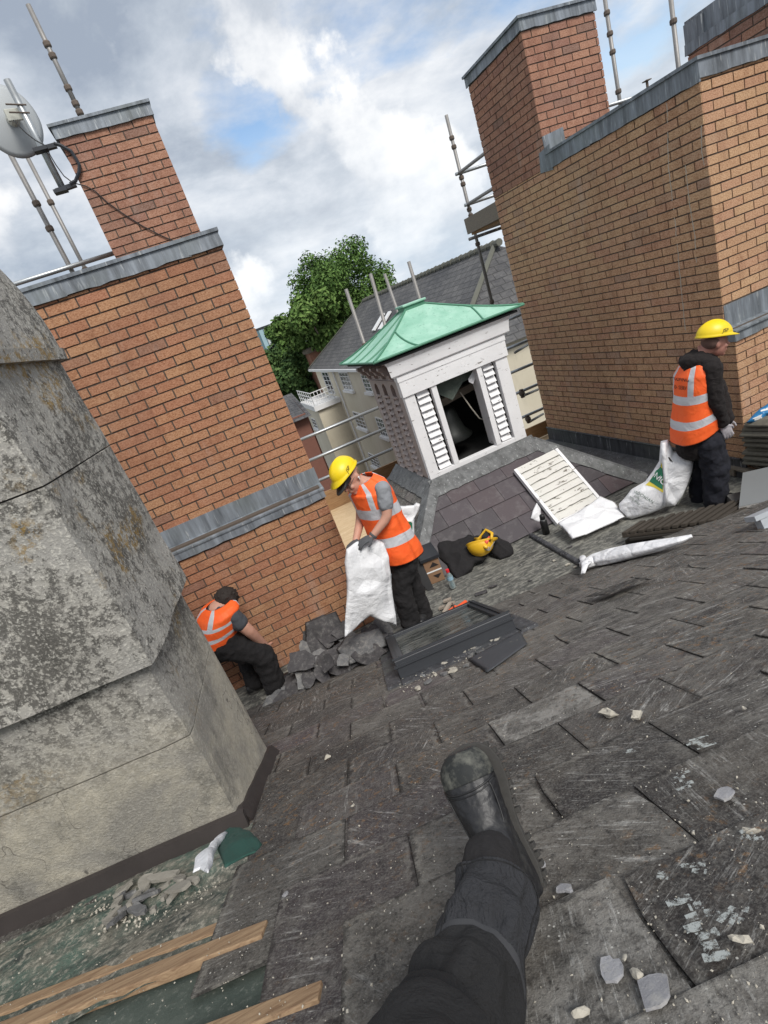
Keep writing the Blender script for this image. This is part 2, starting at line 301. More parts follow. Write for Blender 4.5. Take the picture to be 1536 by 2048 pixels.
MAT['steel_old']=simple('weathered_tube',(.27,.26,.25),.55,.5,var=.4,scale=30)
MAT['rust']=simple('rusty_clamp',(.14,.11,.09),.8,.3,var=.5,scale=60)
MAT['cream']=None
t=NT('cream_render'); a=t.noise(.3,6,.65,mscale=(1,1,.4)); b=t.noise(2.5,6,.7,mscale=(1,1,.25)); c=t.mix(t.ramp(a,[(.4,0.),(.7,1.)]),(.62,.57,.46),(.5,.45,.34)); c=t.mix(t.ramp(b,[(.55,0.),(.75,.4)]),c,(.34,.31,.24)); t.bump(b,.2,.01); MAT['cream']=t.done(c,.85)
MAT['trim']=simple('white_window_paint',(.72,.72,.72),.5,var=.12)
MAT['glassdark']=simple('window_glass',(.05,.06,.07),.12,var=.4,scale=.8,bump=0)
t=NT('sky_light_glass'); a=t.noise(5,7,.7,mscale=(1,4,1)); c=t.mix(t.ramp(a,[(.45,0.),(.7,.6)]),(.045,.052,.05),(.3,.3,.27)); MAT['dirtyglass']=t.done(c,t.ramp(a,[(.4,.1),(.65,.5)]),Specular_IOR_Level=.6)
MAT['anthracite']=simple('anthracite_metal',(.028,.031,.037),.42,.2,var=.15,scale=60,bump=.05)
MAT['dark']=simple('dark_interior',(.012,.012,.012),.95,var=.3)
MAT['timber']=None
def woodmat(name,a_,b_,sx=(1,14,14),knots=True):
    t=NT(name); g=t.noise(5,6,.65,mscale=sx,dist=1.1); c=t.mix(t.ramp(g,[(.3,0.),(.7,1.)]),a_,b_); n=t.noise(40,4,.7); c=t.mix(t.ramp(n,[(.6,0.),(.75,.5)]),c,sc(a_,.45)); t.bump(g,.3,.004); return t.done(c,.75)
MAT['timber']=woodmat('fresh_timber',(.24,.125,.055),(.42,.26,.13))
MAT['batten']=woodmat('dirty_batten',(.17,.10,.055),(.36,.25,.15))
MAT['timber_old']=woodmat('grey_timber',(.13,.11,.09),(.26,.22,.17))
MAT['ply']=woodmat('plywood',(.48,.33,.18),(.66,.5,.31),(1,6,1))
t=NT('green_felt'); a=t.noise(4,7,.65); b=t.noise(60,5,.7); c=t.mix(t.ramp(a,[(.4,0.),(.65,1.)]),(.045,.062,.052),(.10,.118,.10)); c=t.mix(t.ramp(b,[(.56,0.),(.7,.5)]),c,(.22,.23,.2)); t.bump(t.m('ADD',a,b),.4,.01); MAT['felt']=t.done(c,.85)
t=NT('gutter_copper_dirt'); a=t.noise(3,7,.65,mscale=(1,2.2,1)); b=t.noise(38,6,.75); g2=t.noise(7,6,.7); c=t.mix(t.ramp(a,[(.38,0.),(.5,.5),(.62,1.)]),(.035,.042,.038),(.095,.145,.115)); c=t.mix(t.ramp(g2,[(.45,0.),(.62,.85)]),c,(.20,.185,.15)); c=t.mix(t.ramp(b,[(.5,0.),(.62,.75)]),c,(.4,.37,.31)); c=t.mix(t.ramp(b,[(.32,.8),(.42,0.)]),c,(.03,.03,.03)); t.bump(t.m('ADD',a,b),.8,.02); MAT['gutter']=t.done(c,.88)
MAT['copper_brown']=simple('tarnished_copper',(.05,.042,.04),.6,.3,var=.5,scale=12)
MAT['stone']=simple('pale_mortar_rubble',(.42,.39,.33),.95,var=.35,scale=30,bump=.7,bd=.01)
def fragmat(name,a_,b_,dust_):
    t=NT(name); n=t.noise(5,7,.7,dist=.4); d=t.noise(22,8,.78); oi=t.n('ShaderNodeObjectInfo'); c=t.mix(t.ramp(n,[(.38,0.),(.62,1.)]),a_,b_); c=t.mix(t.m('MULTIPLY',oi.outputs['Random'],.55),c,sc(b_,1.5)); c=t.mix(t.ramp(d,[(.5,0.),(.64,.7)]),c,dust_); c=t.mix(t.ramp(d,[(.32,.8),(.43,0.)]),c,(.012,.012,.012)); t.bump(t.m('ADD',n,d),.5,.012); return t.done(c,.75)
MAT['flake']=fragmat('pale_slate_flake',(.20,.20,.215),(.30,.30,.315),(.42,.41,.39))
MAT['slatefrag']=fragmat('broken_slate',(.07,.07,.073),(.13,.13,.132),(.27,.26,.24)); MAT['slatefrag_dark']=fragmat('broken_dark_slate',(.022,.021,.022),(.05,.047,.05),(.14,.135,.13))
MAT['orange']=None
def fabric(name,col,wr=.5,scale=9,var=.2,rough=.9,bd=.02,**k):
    t=NT(name); n=t.noise(scale,4,.6,dist=1.2); n2=t.noise(scale*14,3,.6); c=t.mix(n,sc(col,1-var),sc(col,1+var)); t.bump(t.m('ADD',n,t.m('MULTIPLY',n2,.12)),wr,bd); return t.done(c,rough,**k)
MAT['tshirt']=fabric('grey_cotton',(.24,.25,.27)); MAT['tshirt_dark']=fabric('charcoal_cotton',(.06,.065,.075))
MAT['blackcloth']=fabric('black_workwear',(.010,.009,.010),.6,14,.4); MAT['hood']=fabric('black_brown_fleece',(.009,.006,.006),.6,20,.4)
MAT['navy']=fabric('dark_navy_trousers',(.008,.009,.016),.7,12,.4)
MAT['glove']=fabric('grey_glove',(.075,.078,.085),.5,60,.4,bd=.003); MAT['glove_light']=fabric('light_grey_glove',(.33,.31,.33),.5,60,.4,bd=.003)
MAT['skin']=simple('skin',(.52,.28,.205),.5,var=.12,scale=25,bump=.08,Subsurface_Weight=.05); MAT['skin_red']=simple('ruddy_skin',(.36,.17,.13),.5,var=.15,scale=25,bump=.1)
MAT['hair']=simple('dark_hair',(.02,.014,.011),.8,var=.5,scale=90,bump=.6); MAT['helmet']=simple('yellow_plastic',(.82,.60,.01),.42,var=.06,scale=12,bump=.03)
MAT['helmet_old']=simple('amber_plastic',(.72,.42,.02),.4,var=.15,scale=30,bump=.05); MAT['black']=simple('black_plastic',(.012,.012,.013),.45,var=.3,bump=.1)
MAT['clear']=simple('bottle_plastic',(.35,.45,.47),.15,var=.2,bump=.1,Transmission_Weight=.6); MAT['red']=simple('red_plastic',(.6,.02,.03),.4)
MAT['orange_plastic']=simple('orange_plastic',(.85,.11,.03),.4,var=.1); MAT['card']=simple('cardboard',(.24,.14,.08),.9,var=.2,scale=10)
MAT['printg']=simple('green_print',(.02,.16,.085),.7,var=.15,scale=40); MAT['printy']=simple('yellow_print',(.62,.5,.06),.7,var=.1,scale=40); MAT['printw']=simple('white_print',(.75,.76,.76),.7,var=.05); MAT['printgrey']=simple('faded_grey_print',(.2,.25,.22),.7,var=.2); MAT['printk']=simple('black_print',(.02,.015,.015),.7)
t=NT('woven_sack'); cr=t.noise(3.2,6,.55,dist=.9); vo=t.voro(4.5,feat='DISTANCE_TO_EDGE',vec=t.map(None,(1,1,.6),(.3,.2,.4))); wv_=t.noise(140,2,.5); c=t.mix(cr,(.66,.67,.70),(.80,.80,.81)); cr2=t.noise(11,5,.6,dist=1.4); c=t.mix(t.ramp(cr2,[(.62,0.),(.75,.35)]),c,(.42,.42,.42)); t.bump(t.m('ADD',t.m('ADD',t.m('ADD',cr,t.m('MULTIPLY',cr2,.14)),t.m('MULTIPLY',t.m('MINIMUM',vo,.3),1.4)),t.m('MULTIPLY',wv_,.04)),.7,.06); MAT['sack']=t.done(c,.55)
# hi-vis fabric: bands placed by UV (u around the body 0..1, v height 0..1)
t=NT('hi_vis_orange'); uvs=t.n('ShaderNodeSeparateXYZ'); t.l(t.uv(),uvs.inputs[0]); u,v=uvs.outputs[0],uvs.outputs[1]
def band(x,c0,h): return t.m('LESS_THAN',t.m('ABSOLUTE',t.m('SUBTRACT',x,c0)),h)
hb=t.m('MAXIMUM',band(v,.24,.034),band(v,.44,.034)); vb=t.m('MULTIPLY',t.m('MAXIMUM',t.m('MAXIMUM',band(u,.16,.024),band(u,.34,.024)),t.m('MAXIMUM',band(u,.66,.024),band(u,.84,.024))),t.m('GREATER_THAN',v,.43))
ref=t.m('MAXIMUM',hb,vb); blk=t.m('MAXIMUM',t.m('MULTIPLY',band(u,.25,.006),t.m('GREATER_THAN',v,.98)),t.m('MAXIMUM',t.m('GREATER_THAN',v,2.),t.m('LESS_THAN',v,.012)))
wr=t.noise(8,4,.6,dist=1.5); c=t.mix(wr,(.95,.10,.015),(1.,.17,.03)); c=t.mix(ref,c,t.mix(wr,(.42,.43,.46),(.66,.67,.70))); c=t.mix(blk,c,(.02,.01,.01)); t.bump(wr,.5,.02); MAT['hivis']=t.done(c,.6,Emission_Strength=0.)
MAT['bootleather']=None
t=NT('worn_black_leather'); n=t.noise(45,7,.7); d=t.noise(14,6,.75); c=t.mix(t.ramp(d,[(.5,0.),(.75,.5)]),(.012,.012,.014),(.09,.09,.08)); g=t.noise(26,5,.7,mscale=(1,1,1),dist=2.); t.bump(t.m('ADD',n,t.m('MULTIPLY',g,.8)),.4,.003); MAT['leather']=t.done(c,t.ramp(d,[(.4,.38),(.7,.7)]))
t=NT('dusty_toe_leather'); n=t.noise(45,7,.7); d=t.noise(16,7,.7); c=t.mix(t.ramp(d,[(.5,0.),(.7,1.)]),(.014,.016,.016),(.13,.13,.11)); t.bump(n,.6,.003); MAT['toe']=t.done(c,.75)
MAT['rubber']=simple('dusty_rubber',(.045,.043,.04),.85,var=.5,scale=50,bump=.5)
MAT['trouser']=fabric('charcoal_work_trousers',(.022,.023,.027),1.,13,.35,bd=.04); MAT['kneepatch']=fabric('black_knee_patch',(.009,.009,.010),1.,10,.5,bd=.03)
# ============================================================ masonry
UZ=V(0,0,1)
def bricks(mb,o,u,n,W,H,par=0,ext0=.008,ext1=.008,cut=None,seed=0):
    """running-bond bricks standing 6 mm proud of a mortar face that starts at o"""
    rr=random.Random(seed); o=np.array(o,float); u=nrm(u); n=nrm(n); nr=int(math.ceil(H/.075)); g=.0115
    for j in range(nr):
        z0=j*.075; z1=min(z0+.075-g,H)
        if z1-z0<.01: continue
        x=-(.1125 if (j+par)%2 else 0.)
        while x<W-.004:
            a=max(x,0)-(ext0 if x<=0 else 0); b=x+.225-g
            if b>W-g-.002: b=W+ext1
            b=min(b,W+ext1); x+=.225
            if b-a<.02: continue
            if cut and not cut((a+b)/2,z0+.035): continue
            k=rr.random(); k=k*.82 if rr.random()<.955 else .9+.1*k; e=.006+rr.random()*.004
            dz=(rr.random()-.5)*.003
            mb.box(o-n*.02+u*a+UZ*(z0+dz),u*(b-a),n*(.02+e) if np.dot(np.cross(u,n),UZ)>0 else n*(.02+e),UZ*(z1-z0),k)
def leadstrip(mb,p,q,out,h,t=.012,seg=.9,drop=None,seed=1,wob=.012):
    """dressed sheet-lead strip from p to q, height h up, standing t out; laps every seg"""
    rr=random.Random(seed); p=np.array(p,float);q=np.array(q,float);L=np.linalg.norm(q-p);d=(q-p)/L;out=nrm(out);x=0;i=0
    while x<L-1e-6:
        w_=min(seg*(.8+.4*rr.random()),L-x); 
        if L-x-w_<.15: w_=L-x
        tt=t+(i%2)*.004; wob=min(wob,.012); n=max(2,int(w_/.08)); top=[];bot=[]
        for k in range(n+1):
            xx=x+w_*k/n+(0.02 if (k==n and x+w_<L-1e-6) else 0); wo=(rr.random()-.5)*wob
            bot.append(p+d*xx+UZ*wo+out*(tt+rr.random()*.004)); top.append(p+d*xx+UZ*h+out*(tt*.6))
        vs=[];m=len(top)
        for a_ in (bot,top): vs+=a_
        back=[v-out*(tt+.004) for v in bot]+[v-out*(tt*.6+.004) for v in top]; vs+=back
        fs=[(k,k+1,m+k+1,m+k) for k in range(m-1)]+[(m+k,m+k+1,3*m+k+1,3*m+k) for k in range(m-1)]+[(2*m+k,2*m+k+1,k+1,k) for k in range(m-1)]+[(0,m,3*m,2*m),(m-1,2*m-1,4*m-1,3*m-1)]
        mb.add(vs,fs); x+=w_; i+=1
# ---- left brick pier (upper face Y=4.64, lower face Y=4.53)
PY,PY2=4.64,4.53; XR=.52; XL=-2.4; ZC=.79
T=thing('brick_pier',(XR-.8,PY,FZ),'orange brick pier with lead coping and a lead ledge halfway, left of the bell turret','brick pier')
mb=MB(); mb.aabb((XL,PY,-1.24),(XR,PY+.5,ZC+.10)); mb.aabb((XL,PY2,FZ),(XR-.01,PY+.49,-1.24)); mb.build('mortar_core',MAT['mortar'],T)
mb=MB(); bricks(mb,(XL,PY,-1.10),(1,0,0),(0,-1,0),XR-XL,ZC+1.10,0,seed=3); bricks(mb,(XR,PY,-1.10),(0,1,0),(1,0,0),.5,ZC+1.10,1,0,seed=4)
mb.build('upper_brickwork',MAT['brick'],T); mb=MB(); bricks(mb,(XL,PY2,FZ),(1,0,0),(0,-1,0),XR-.01-XL,FZ*-1-1.30,1,seed=5); bricks(mb,(XR-.01,PY2,FZ),(0,1,0),(1,0,0),.6,-FZ-1.30,0,0,seed=6)
mb.build('lower_brickwork',MAT['brick'],T)
mb=MB(); mb.aabb((XL,PY-.035,ZC+.105),(XR+.03,PY+.55,ZC+.13)); leadstrip(mb,(XL,PY-.012,ZC),(XR+.02,PY-.012,ZC),(0,-1,0),.115,seed=3,wob=.02); leadstrip(mb,(XR+.012,PY-.02,ZC),(XR+.012,PY+.55,ZC),(1,0,0),.115,seed=5)
mb.build('coping',MAT['lead'],T)
mb=MB(); leadstrip(mb,(XL,PY-.006,-1.235),(XR+.02,PY-.006,-1.235),(0,-1,0),.15,t=.008,seed=8,wob=.01); mb.slab([(XL,PY2-.03,-1.262),(XR+.02,PY2-.03,-1.262),(XR+.02,PY,-1.232),(XL,PY,-1.232)],(0,0,.015)); leadstrip(mb,(XL,PY2-.012,-1.345),(XR+.01,PY2-.012,-1.345),(0,-1,0),.085,seed=9,wob=.03); leadstrip(mb,(XR-.0,PY2-.01,-1.345),(XR-.0,PY+.3,-1.345),(1,0,0),.085,seed=9)
mb.build('ledge_flashing',MAT['lead'],T)
# ---- slim chimney stack behind the pier
CY=6.3; a=onY(402,470,CY); b=onY(302,232,CY); c=onY(130,300,CY); xr=float((a[0]+b[0])/2); xl=float(onY(235,530,CY)[0]+.02+c[0])/2; zt=float(b[2])
T=thing('brick_chimney',(xr-.5,CY,.6),'slim red-brown brick chimney with lead cap, behind the left brick pier beside the dish','brick chimney')
mb=MB(); mb.aabb((xl,CY,.3),(xr,CY+.8,zt+.095)); mb.build('mortar_core',MAT['mortar'],T)
mb=MB(); bricks(mb,(xl,CY,.3),(1,0,0),(0,-1,0),xr-xl,zt-.3,0,seed=13); bricks(mb,(xr,CY,.3),(0,1,0),(1,0,0),.8,zt-.3,1,0,seed=14); bricks(mb,(xl,CY+.8,.3),(0,-1,0),(-1,0,0),.8,zt-.3,1,.006,0,seed=15)
mb.build('brickwork',MAT['brick_red'],T)
mb=MB(); mb.aabb((xl-.05,CY-.04,zt+.1),(xr+.04,CY+.85,zt+.125)); leadstrip(mb,(xl-.03,CY-.014,zt),(xr+.03,CY-.014,zt),(0,-1,0),.11,seed=21,wob=.03); leadstrip(mb,(xr+.014,CY-.02,zt),(xr+.014,CY+.8,zt),(1,0,0),.11,seed=22); leadstrip(mb,(xl-.014,CY-.02,zt),(xl-.014,CY+.8,zt),(-1,0,0),.11,seed=23)
mb.build('lead_cap',MAT['lead'],T); CHL=(xl,xr,zt)
# ---- right brick tower
TX=4.4; TYc=3.85; TYe=7.0; SY=5.82; zc=.74
T=thing('brick_tower',(TX+.6,5.2,FZ),'tall tan brick tower with lead coping and a chimney stack, right of the turret','brick building')
mb=MB(); mb.aabb((TX,TYc,FZ-.3),(TX+3.2,TYe,zc+.11)); mb.aabb((TX,SY,zc+.11),(TX+.92,TYe,2.115)); mb.aabb((TX,TYc-.09,FZ-.3),(TX+3.2,TYc,-1.22)); mb.build('mortar_core',MAT['mortar'],T)
mb=MB(); bricks(mb,(TX,TYe,FZ+.2),(0,-1,0),(-1,0,0),TYe-TYc,zc-FZ-.2,0,0,.006,seed=31); bricks(mb,(TX,TYc,-1.0),(1,0,0),(0,-1,0),3.2,zc+1.0,1,0,seed=32)
bricks(mb,(TX,TYc,FZ-.1),(0,-1,0),(-1,0,0),.09,-FZ+.1-1.30,1,-.0,.006,seed=33); bricks(mb,(TX,TYc-.09,FZ-.1),(1,0,0),(0,-1,0),3.2,-FZ+.1-1.30,0,0,seed=34)
mb.build('brickwork',MAT['brick_tan'],T)
mb=MB(); bricks(mb,(TX,TYe,zc+.005),(0,-1,0),(-1,0,0),TYe-SY,2.02-zc-.005,0,0,.006,seed=36); bricks(mb,(TX,SY,zc+.005),(1,0,0),(0,-1,0),.92,2.02-zc-.005,1,0,seed=37)
s=mb.build('stack_brickwork',MAT['brick_red'],T)
mb=MB(); mb.aabb((TX-.045,SY-.04,2.12),(TX+.97,TYe+.04,2.145)); leadstrip(mb,(TX-.012,TYe+.03,2.02),(TX-.012,SY-.02,2.02),(-1,0,0),.11,seed=41); leadstrip(mb,(TX-.02,SY-.012,2.02),(TX+.95,SY-.012,2.02),(0,-1,0),.11,seed=42,wob=.02)
mb.build('stack_cap',MAT['lead'],T)
mb=MB(); mb.aabb((TX-.04,TYc-.035,zc+.12),(TX+3.2,SY-.03,zc+.145)); leadstrip(mb,(TX-.012,SY+.02,zc-.02),(TX-.012,TYc-.02,zc-.02),(-1,0,0),.15,seed=44,wob=.015,seg=.75); leadstrip(mb,(TX-.02,TYc-.012,zc),(TX+3.2,TYc-.012,zc),(0,-1,0),.13,seed=45,wob=.03)
mb.slab([(TX-.022,SY+.12,zc-.02),(TX-.022,SY-.1,zc-.05),(TX-.022,SY-.12,zc+.2),(TX-.022,SY+.08,zc+.17)],(-.01,0,0)); mb.slab([(TX-.02,SY-.02,zc+.1),(TX+.26,SY-.02,zc+.14),(TX+.26,SY-.02,zc+.33),(TX-.02,SY-.02,zc+.3)],(0,.012,0))
mb.build('coping',MAT['lead'],T)
mb=MB(); leadstrip(mb,(TX-.0,TYc-.006,-1.215),(TX+3.2,TYc-.006,-1.215),(0,-1,0),.2,t=.008,seed=47); mb.slab([(TX-.03,TYc-.13,-1.235),(TX+3.2,TYc-.13,-1.235),(TX+3.2,TYc,-1.205),(TX-.03,TYc,-1.205)],(0,0,.015)); leadstrip(mb,(TX-.02,TYc-.10,-1.33),(TX+3.2,TYc-.10,-1.33),(0,-1,0),.1,seed=48); leadstrip(mb,(TX-.01,TYc+.02,-1.33),(TX-.01,TYc-.11,-1.33),(-1,0,0),.1,seed=48)
mb.build('ledge_flashing',MAT['lead'],T)
mb=MB(); leadstrip(mb,(TX-.012,TYe,FZ-.03),(TX-.012,TYc-.1,FZ-.03),(-1,0,0),.235,t=.02,seed=50,seg=1.3); mb.tube([(TX-.03,TYe,FZ+.205),(TX-.03,TYc-.05,FZ+.205)],.012,8)
mb.build('upstand_flashing',MAT['lead_dark'],T)
# white lime runs down the tan wall
for (pts,pl) in (([(1335,205),(1338,330),(1352,450),(1362,560),(1372,660)],'x'),([(1372,330),(1380,400),(1391,470),(1394,525)],'x'),([(1403,235),(1405,300),(1410,330)],'x')):
    mb=MB()
    for i in range(len(pts)-1):
        A,B=[onX(*q,TX) for q in pts[i:i+2]]; n=9
        for k in range(n):
            p=A+(B-A)*k/n; q=A+(B-A)*(k+1.0)/n; wd=.0025+.002*rng.random(); j=(rng.random(2)-.5)*.006
            mb.box(V(TX-.0092,p[1]-wd+j[0],p[2]),V(.004,0,0),V(0,2*wd,0),V(0,0,q[2]-p[2]))
    mb.build('lime_run',MAT['stone'],T)
# ---- second stack at the right edge, beyond the coping
a=onX(1375,125,5.6); 
T=thing('brick_parapet',(5.9,a[1]-.8,.6),'dark red brick parapet with lead box gutter cut off by the top right corner','brick parapet')
ye=float(onX(1372,60,5.6)[1]); zt2=float(onX(1376,80,5.6)[2])
mb=MB(); mb.aabb((5.6,ye-2.6,.5),(6.3,ye,zt2-.05)); mb.build('mortar_core',MAT['mortar'],T)
mb=MB(); bricks(mb,(5.6,ye,.5),(0,-1,0),(-1,0,0),2.6,zt2-.1-.5,0,.006,.006,seed=61); mb.build('brickwork',MAT['brick_red'],T)
mb=MB(); leadstrip(mb,(5.588,ye+.02,zt2-.12),(5.588,ye-2.6,zt2-.12),(-1,0,0),.09,seed=62); mb.aabb((5.62,ye-2.6,zt2-.06),(6.3,ye+.03,zt2+.16)); mb.aabb((5.585,ye-.18,zt2-.1),(5.63,ye+.015,zt2+.13)); mb.build('lead_box',MAT['lead'],T)
# ============================================================ roofs
T=thing('flat_roof',(2,5,FZ),None,None,kind='structure')
mb=MB(); mb.slab([(-3,2.4,FZ-.02),(4.42,2.4,FZ-.02),(4.42,7.1,FZ-.02),(-3,7.1,FZ-.02)],(0,0,.25))
N=60; vs=[];fs=[]
for i in range(N+1):
    for j in range(N+1):
        x=-3+7.38*i/N; y=2.6+2.5*j/N; vs.append((x,y,FZ+.004*mn.noise(Vector((x*2.2,y*2.2,0)))+.012*max(0,mn.noise(Vector((x*.9,y*.9,3))))-.006))
fs=[(i*(N+1)+j,(i+1)*(N+1)+j,(i+1)*(N+1)+j+1,i*(N+1)+j+1) for i in range(N) for j in range(N)]
sh=mesh('lead_sheet',vs,fs,MAT['floor'],T,True); mb.build('deck',MAT['lead_dark'],T)
mb=MB()
A=onZ(1062,1068,FZ+.03);B=onZ(1168,1128,FZ+.03); A[2]=B[2]=FZ+.012; mb.tube([A,(A+B)/2,B],.028,10)
# strip gutter along tower foot
mb.aabb((3.98,4.6,FZ+.006),(4.36,7.0,FZ+.02)); mb.build('lead_roll',MAT['lead_dark'],T)
# ---- foreground slate roof
ROOF=thing('slate_roof',roof(0,1.5),'old dark slate roof slope in the foreground with scraped, lichen-spotted slates, stripped back to battens in one corner','slate roof')
mb=MB(); 
def rslab(mb,u0_,u1_,v0,v1,h0,h1,r=0.):
    mb.box(roof(u0_,v1,h0),RX*(u1_-u0_),RD*(v1-v0),RN*(h1-h0),r)
rslab(mb,-6,5.2,-.0,8.5,-.12,-.055); mb.build('boarding',MAT['timber_old'],ROOF)
SLW,GA=.42,.275; V0=2.475-9*GA
def edgeu(v): # left boundary of the slated area (stripped corner)
    return -9 if v<2.28 else None
sl_=MB(); rs=random.Random(11)
def slate(mb,u,v,w,L,r,lift=0.,tilt=0.,th=.009,rag=.006,rot=0.,h0=0.):
    """one riven slate: tail edge at v, head at v+L (uphill)"""
    n=5; top=[]
    pts=[]
    for k in range(n+1): pts.append((k/n*w,(rs.random()-.5)*rag*(1 if 0<k<n else .6)))
    for k in range(1,n): pts.append((w+(rs.random()-.5)*rag*.6,L*k/n))
    for k in range(n+1): pts.append((w-k/n*w,L+(rs.random()-.5)*rag))
    for k in range(1,n): pts.append(((rs.random()-.5)*rag*.6,L-L*k/n))
    if rs.random()<.14:
        c_=rs.random()*.04+.01; pts[0]=(c_,pts[0][1]); pts[1]=(pts[1][0]+c_*.3,pts[1][1]+.003)
    if rs.random()<.14:
        c_=rs.random()*.04+.01; pts[n]=(w-c_,pts[n][1]+.004)
    cr_,sr=math.cos(rot),math.sin(rot); P=[]
    for (a_,b_) in pts:
        a2=(a_-w/2)*cr_-b_*sr+w/2; b2=(a_-w/2)*sr+b_*cr_
        h=h0+.018*(1-b_/L)+lift*(1-b_/L)+tilt*(a_/w-.5)+.0015*rs.random()
        P.append(roof(u+a2,v+b2,h))
    b0=len(mb.v); flip=np.dot(np.cross(P[1]-P[0],P[-1]-P[0]),RN)<0; mb.slab(P[::-1] if flip else P,RN*th,r); q=[(min(max(a_/w,0),1),min(max(b_/L,0),1)) for a_,b_ in pts]; q=q[::-1] if flip else q; mb.uv[b0:b0+2*len(q)]=q+q
# boundary of the slated area towards the stripped corner: course -> left u limit
for j in range(-1,31):
    v=V0+j*GA
    if j==-1: v=V0+.0
    off=(-.96 if j%2==1 else -.75)
    # stripped corner
    if v<2.1: ul=-9
    elif v<2.35: ul=-2.05
    elif v<2.6: ul=-1.84
    elif v<2.9: ul=-2.04
    elif v<3.15: ul=-1.83
    elif v<3.4: ul=-1.62
    elif v<3.65: ul=-1.41
    else: ul=-1.2
    k=-15
    while k<15:
        u=off+SLW*k; k+=1
        if u<-6 or u>4.6: continue
        if u<ul-.05: continue
        if v<1.5 and -1.28<u+SLW/2<-.32 and v+.05<1.0: continue
        if v<2.2 and v>.0 and False: continue
        r=rs.random()*.92
        if u<-.9 and v>2.4 and rs.random()<(.35+.35*(v>2.9)+.25*(u<-1.5)): r=.935+.065*rs.random()
        if rs.random()<.012: r=.95
        lift=0.; rot=(rs.random()-.5)*.012
        if rs.random()<.07: lift=rs.random()*.012; rot=(rs.random()-.5)*.04
        slate(sl_,u+.003+rs.random()*.004,v+(rs.random()-.5)*.010,SLW-.005-rs.random()*.005,.54 if j>=0 else .3,r,lift,(rs.random()-.5)*.006,rot=rot,h0=-.018,th=.006+.003*rs.random(),rag=.006)
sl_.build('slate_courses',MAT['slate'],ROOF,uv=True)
# battens, underlay and dirty back gutter in the stripped corner
BAT=[]
def bar(p,q,wd,ht,h0=-.034):
    (u1_,v1_),(u2_,v2_)=p,q; a_=roof(u1_,v1_,h0); b_=roof(u2_,v2_,h0); d=nrm(b_-a_); s=nrm(np.cross(RN,d)); m=MB(); m.box(a_-s*wd/2,b_-a_,s*wd,RN*ht); return m
q1,q2=uvR(25,2062,-.03),uvR(535,1872,-.03); m=bar((q1[0]-1.2,q1[1]+(q1[1]-q2[1])/(q1[0]-q2[0])*-.97),q2,.062,.03); m.build('batten',MAT['batten'],ROOF,bev=.003)
q1,q2=uvR(480,2062,-.03),uvR(665,1992,-.03); m=bar((q1[0]-1.4,q1[1]+(q1[1]-q2[1])/(q1[0]-q2[0])*-1.4),(q2[0]-.02,q2[1]),.05,.03); m.build('batten',MAT['batten'],ROOF,bev=.003)
q1,q2=uvR(25,2018,-.03),uvR(450,1862,-.03); m=bar((q1[0]-1.2,q1[1]+(q1[1]-q2[1])/(q1[0]-q2[0])*-.97),(q2[0]+.1,q2[1]),.045,.018); m.build('batten',MAT['batten'],ROOF,bev=.002)
def grid(name,f,nu,nv,mat,parent,smooth=True):
    vs=[f(i/nu,j/nv) for i in range(nu+1) for j in range(nv+1)]; fs=[(i*(nv+1)+j,(i+1)*(nv+1)+j,(i+1)*(nv+1)+j+1,i*(nv+1)+j+1) for i in range(nu) for j in range(nv)]
    uv=[(i/nu,j/nv) for i in range(nu+1) for j in range(nv+1)]
    return mesh(name,vs,fs,mat,parent,smooth,uv=uv)
grid('underlay',lambda a,b: roof(-4.5+3.2*a,2.9+2.5*b,-.045+.008*mn.noise(Vector((a*9,b*9,1)))),50,40,MAT['felt'],ROOF)
def gut(a,b):
    u=-5+3.02*a; v=2.3+.86*b; h=-.04+.02*mn.noise(Vector((u*1.5,v*6,5)))+.008*mn.noise(Vector((u*14,v*14,2)))
    h+=.03*math.exp(-((b-.42)/.07)**2)
    return roof(u,v,h+.02)
grid('gutter_lining',gut,90,50,MAT['gutter'],ROOF)
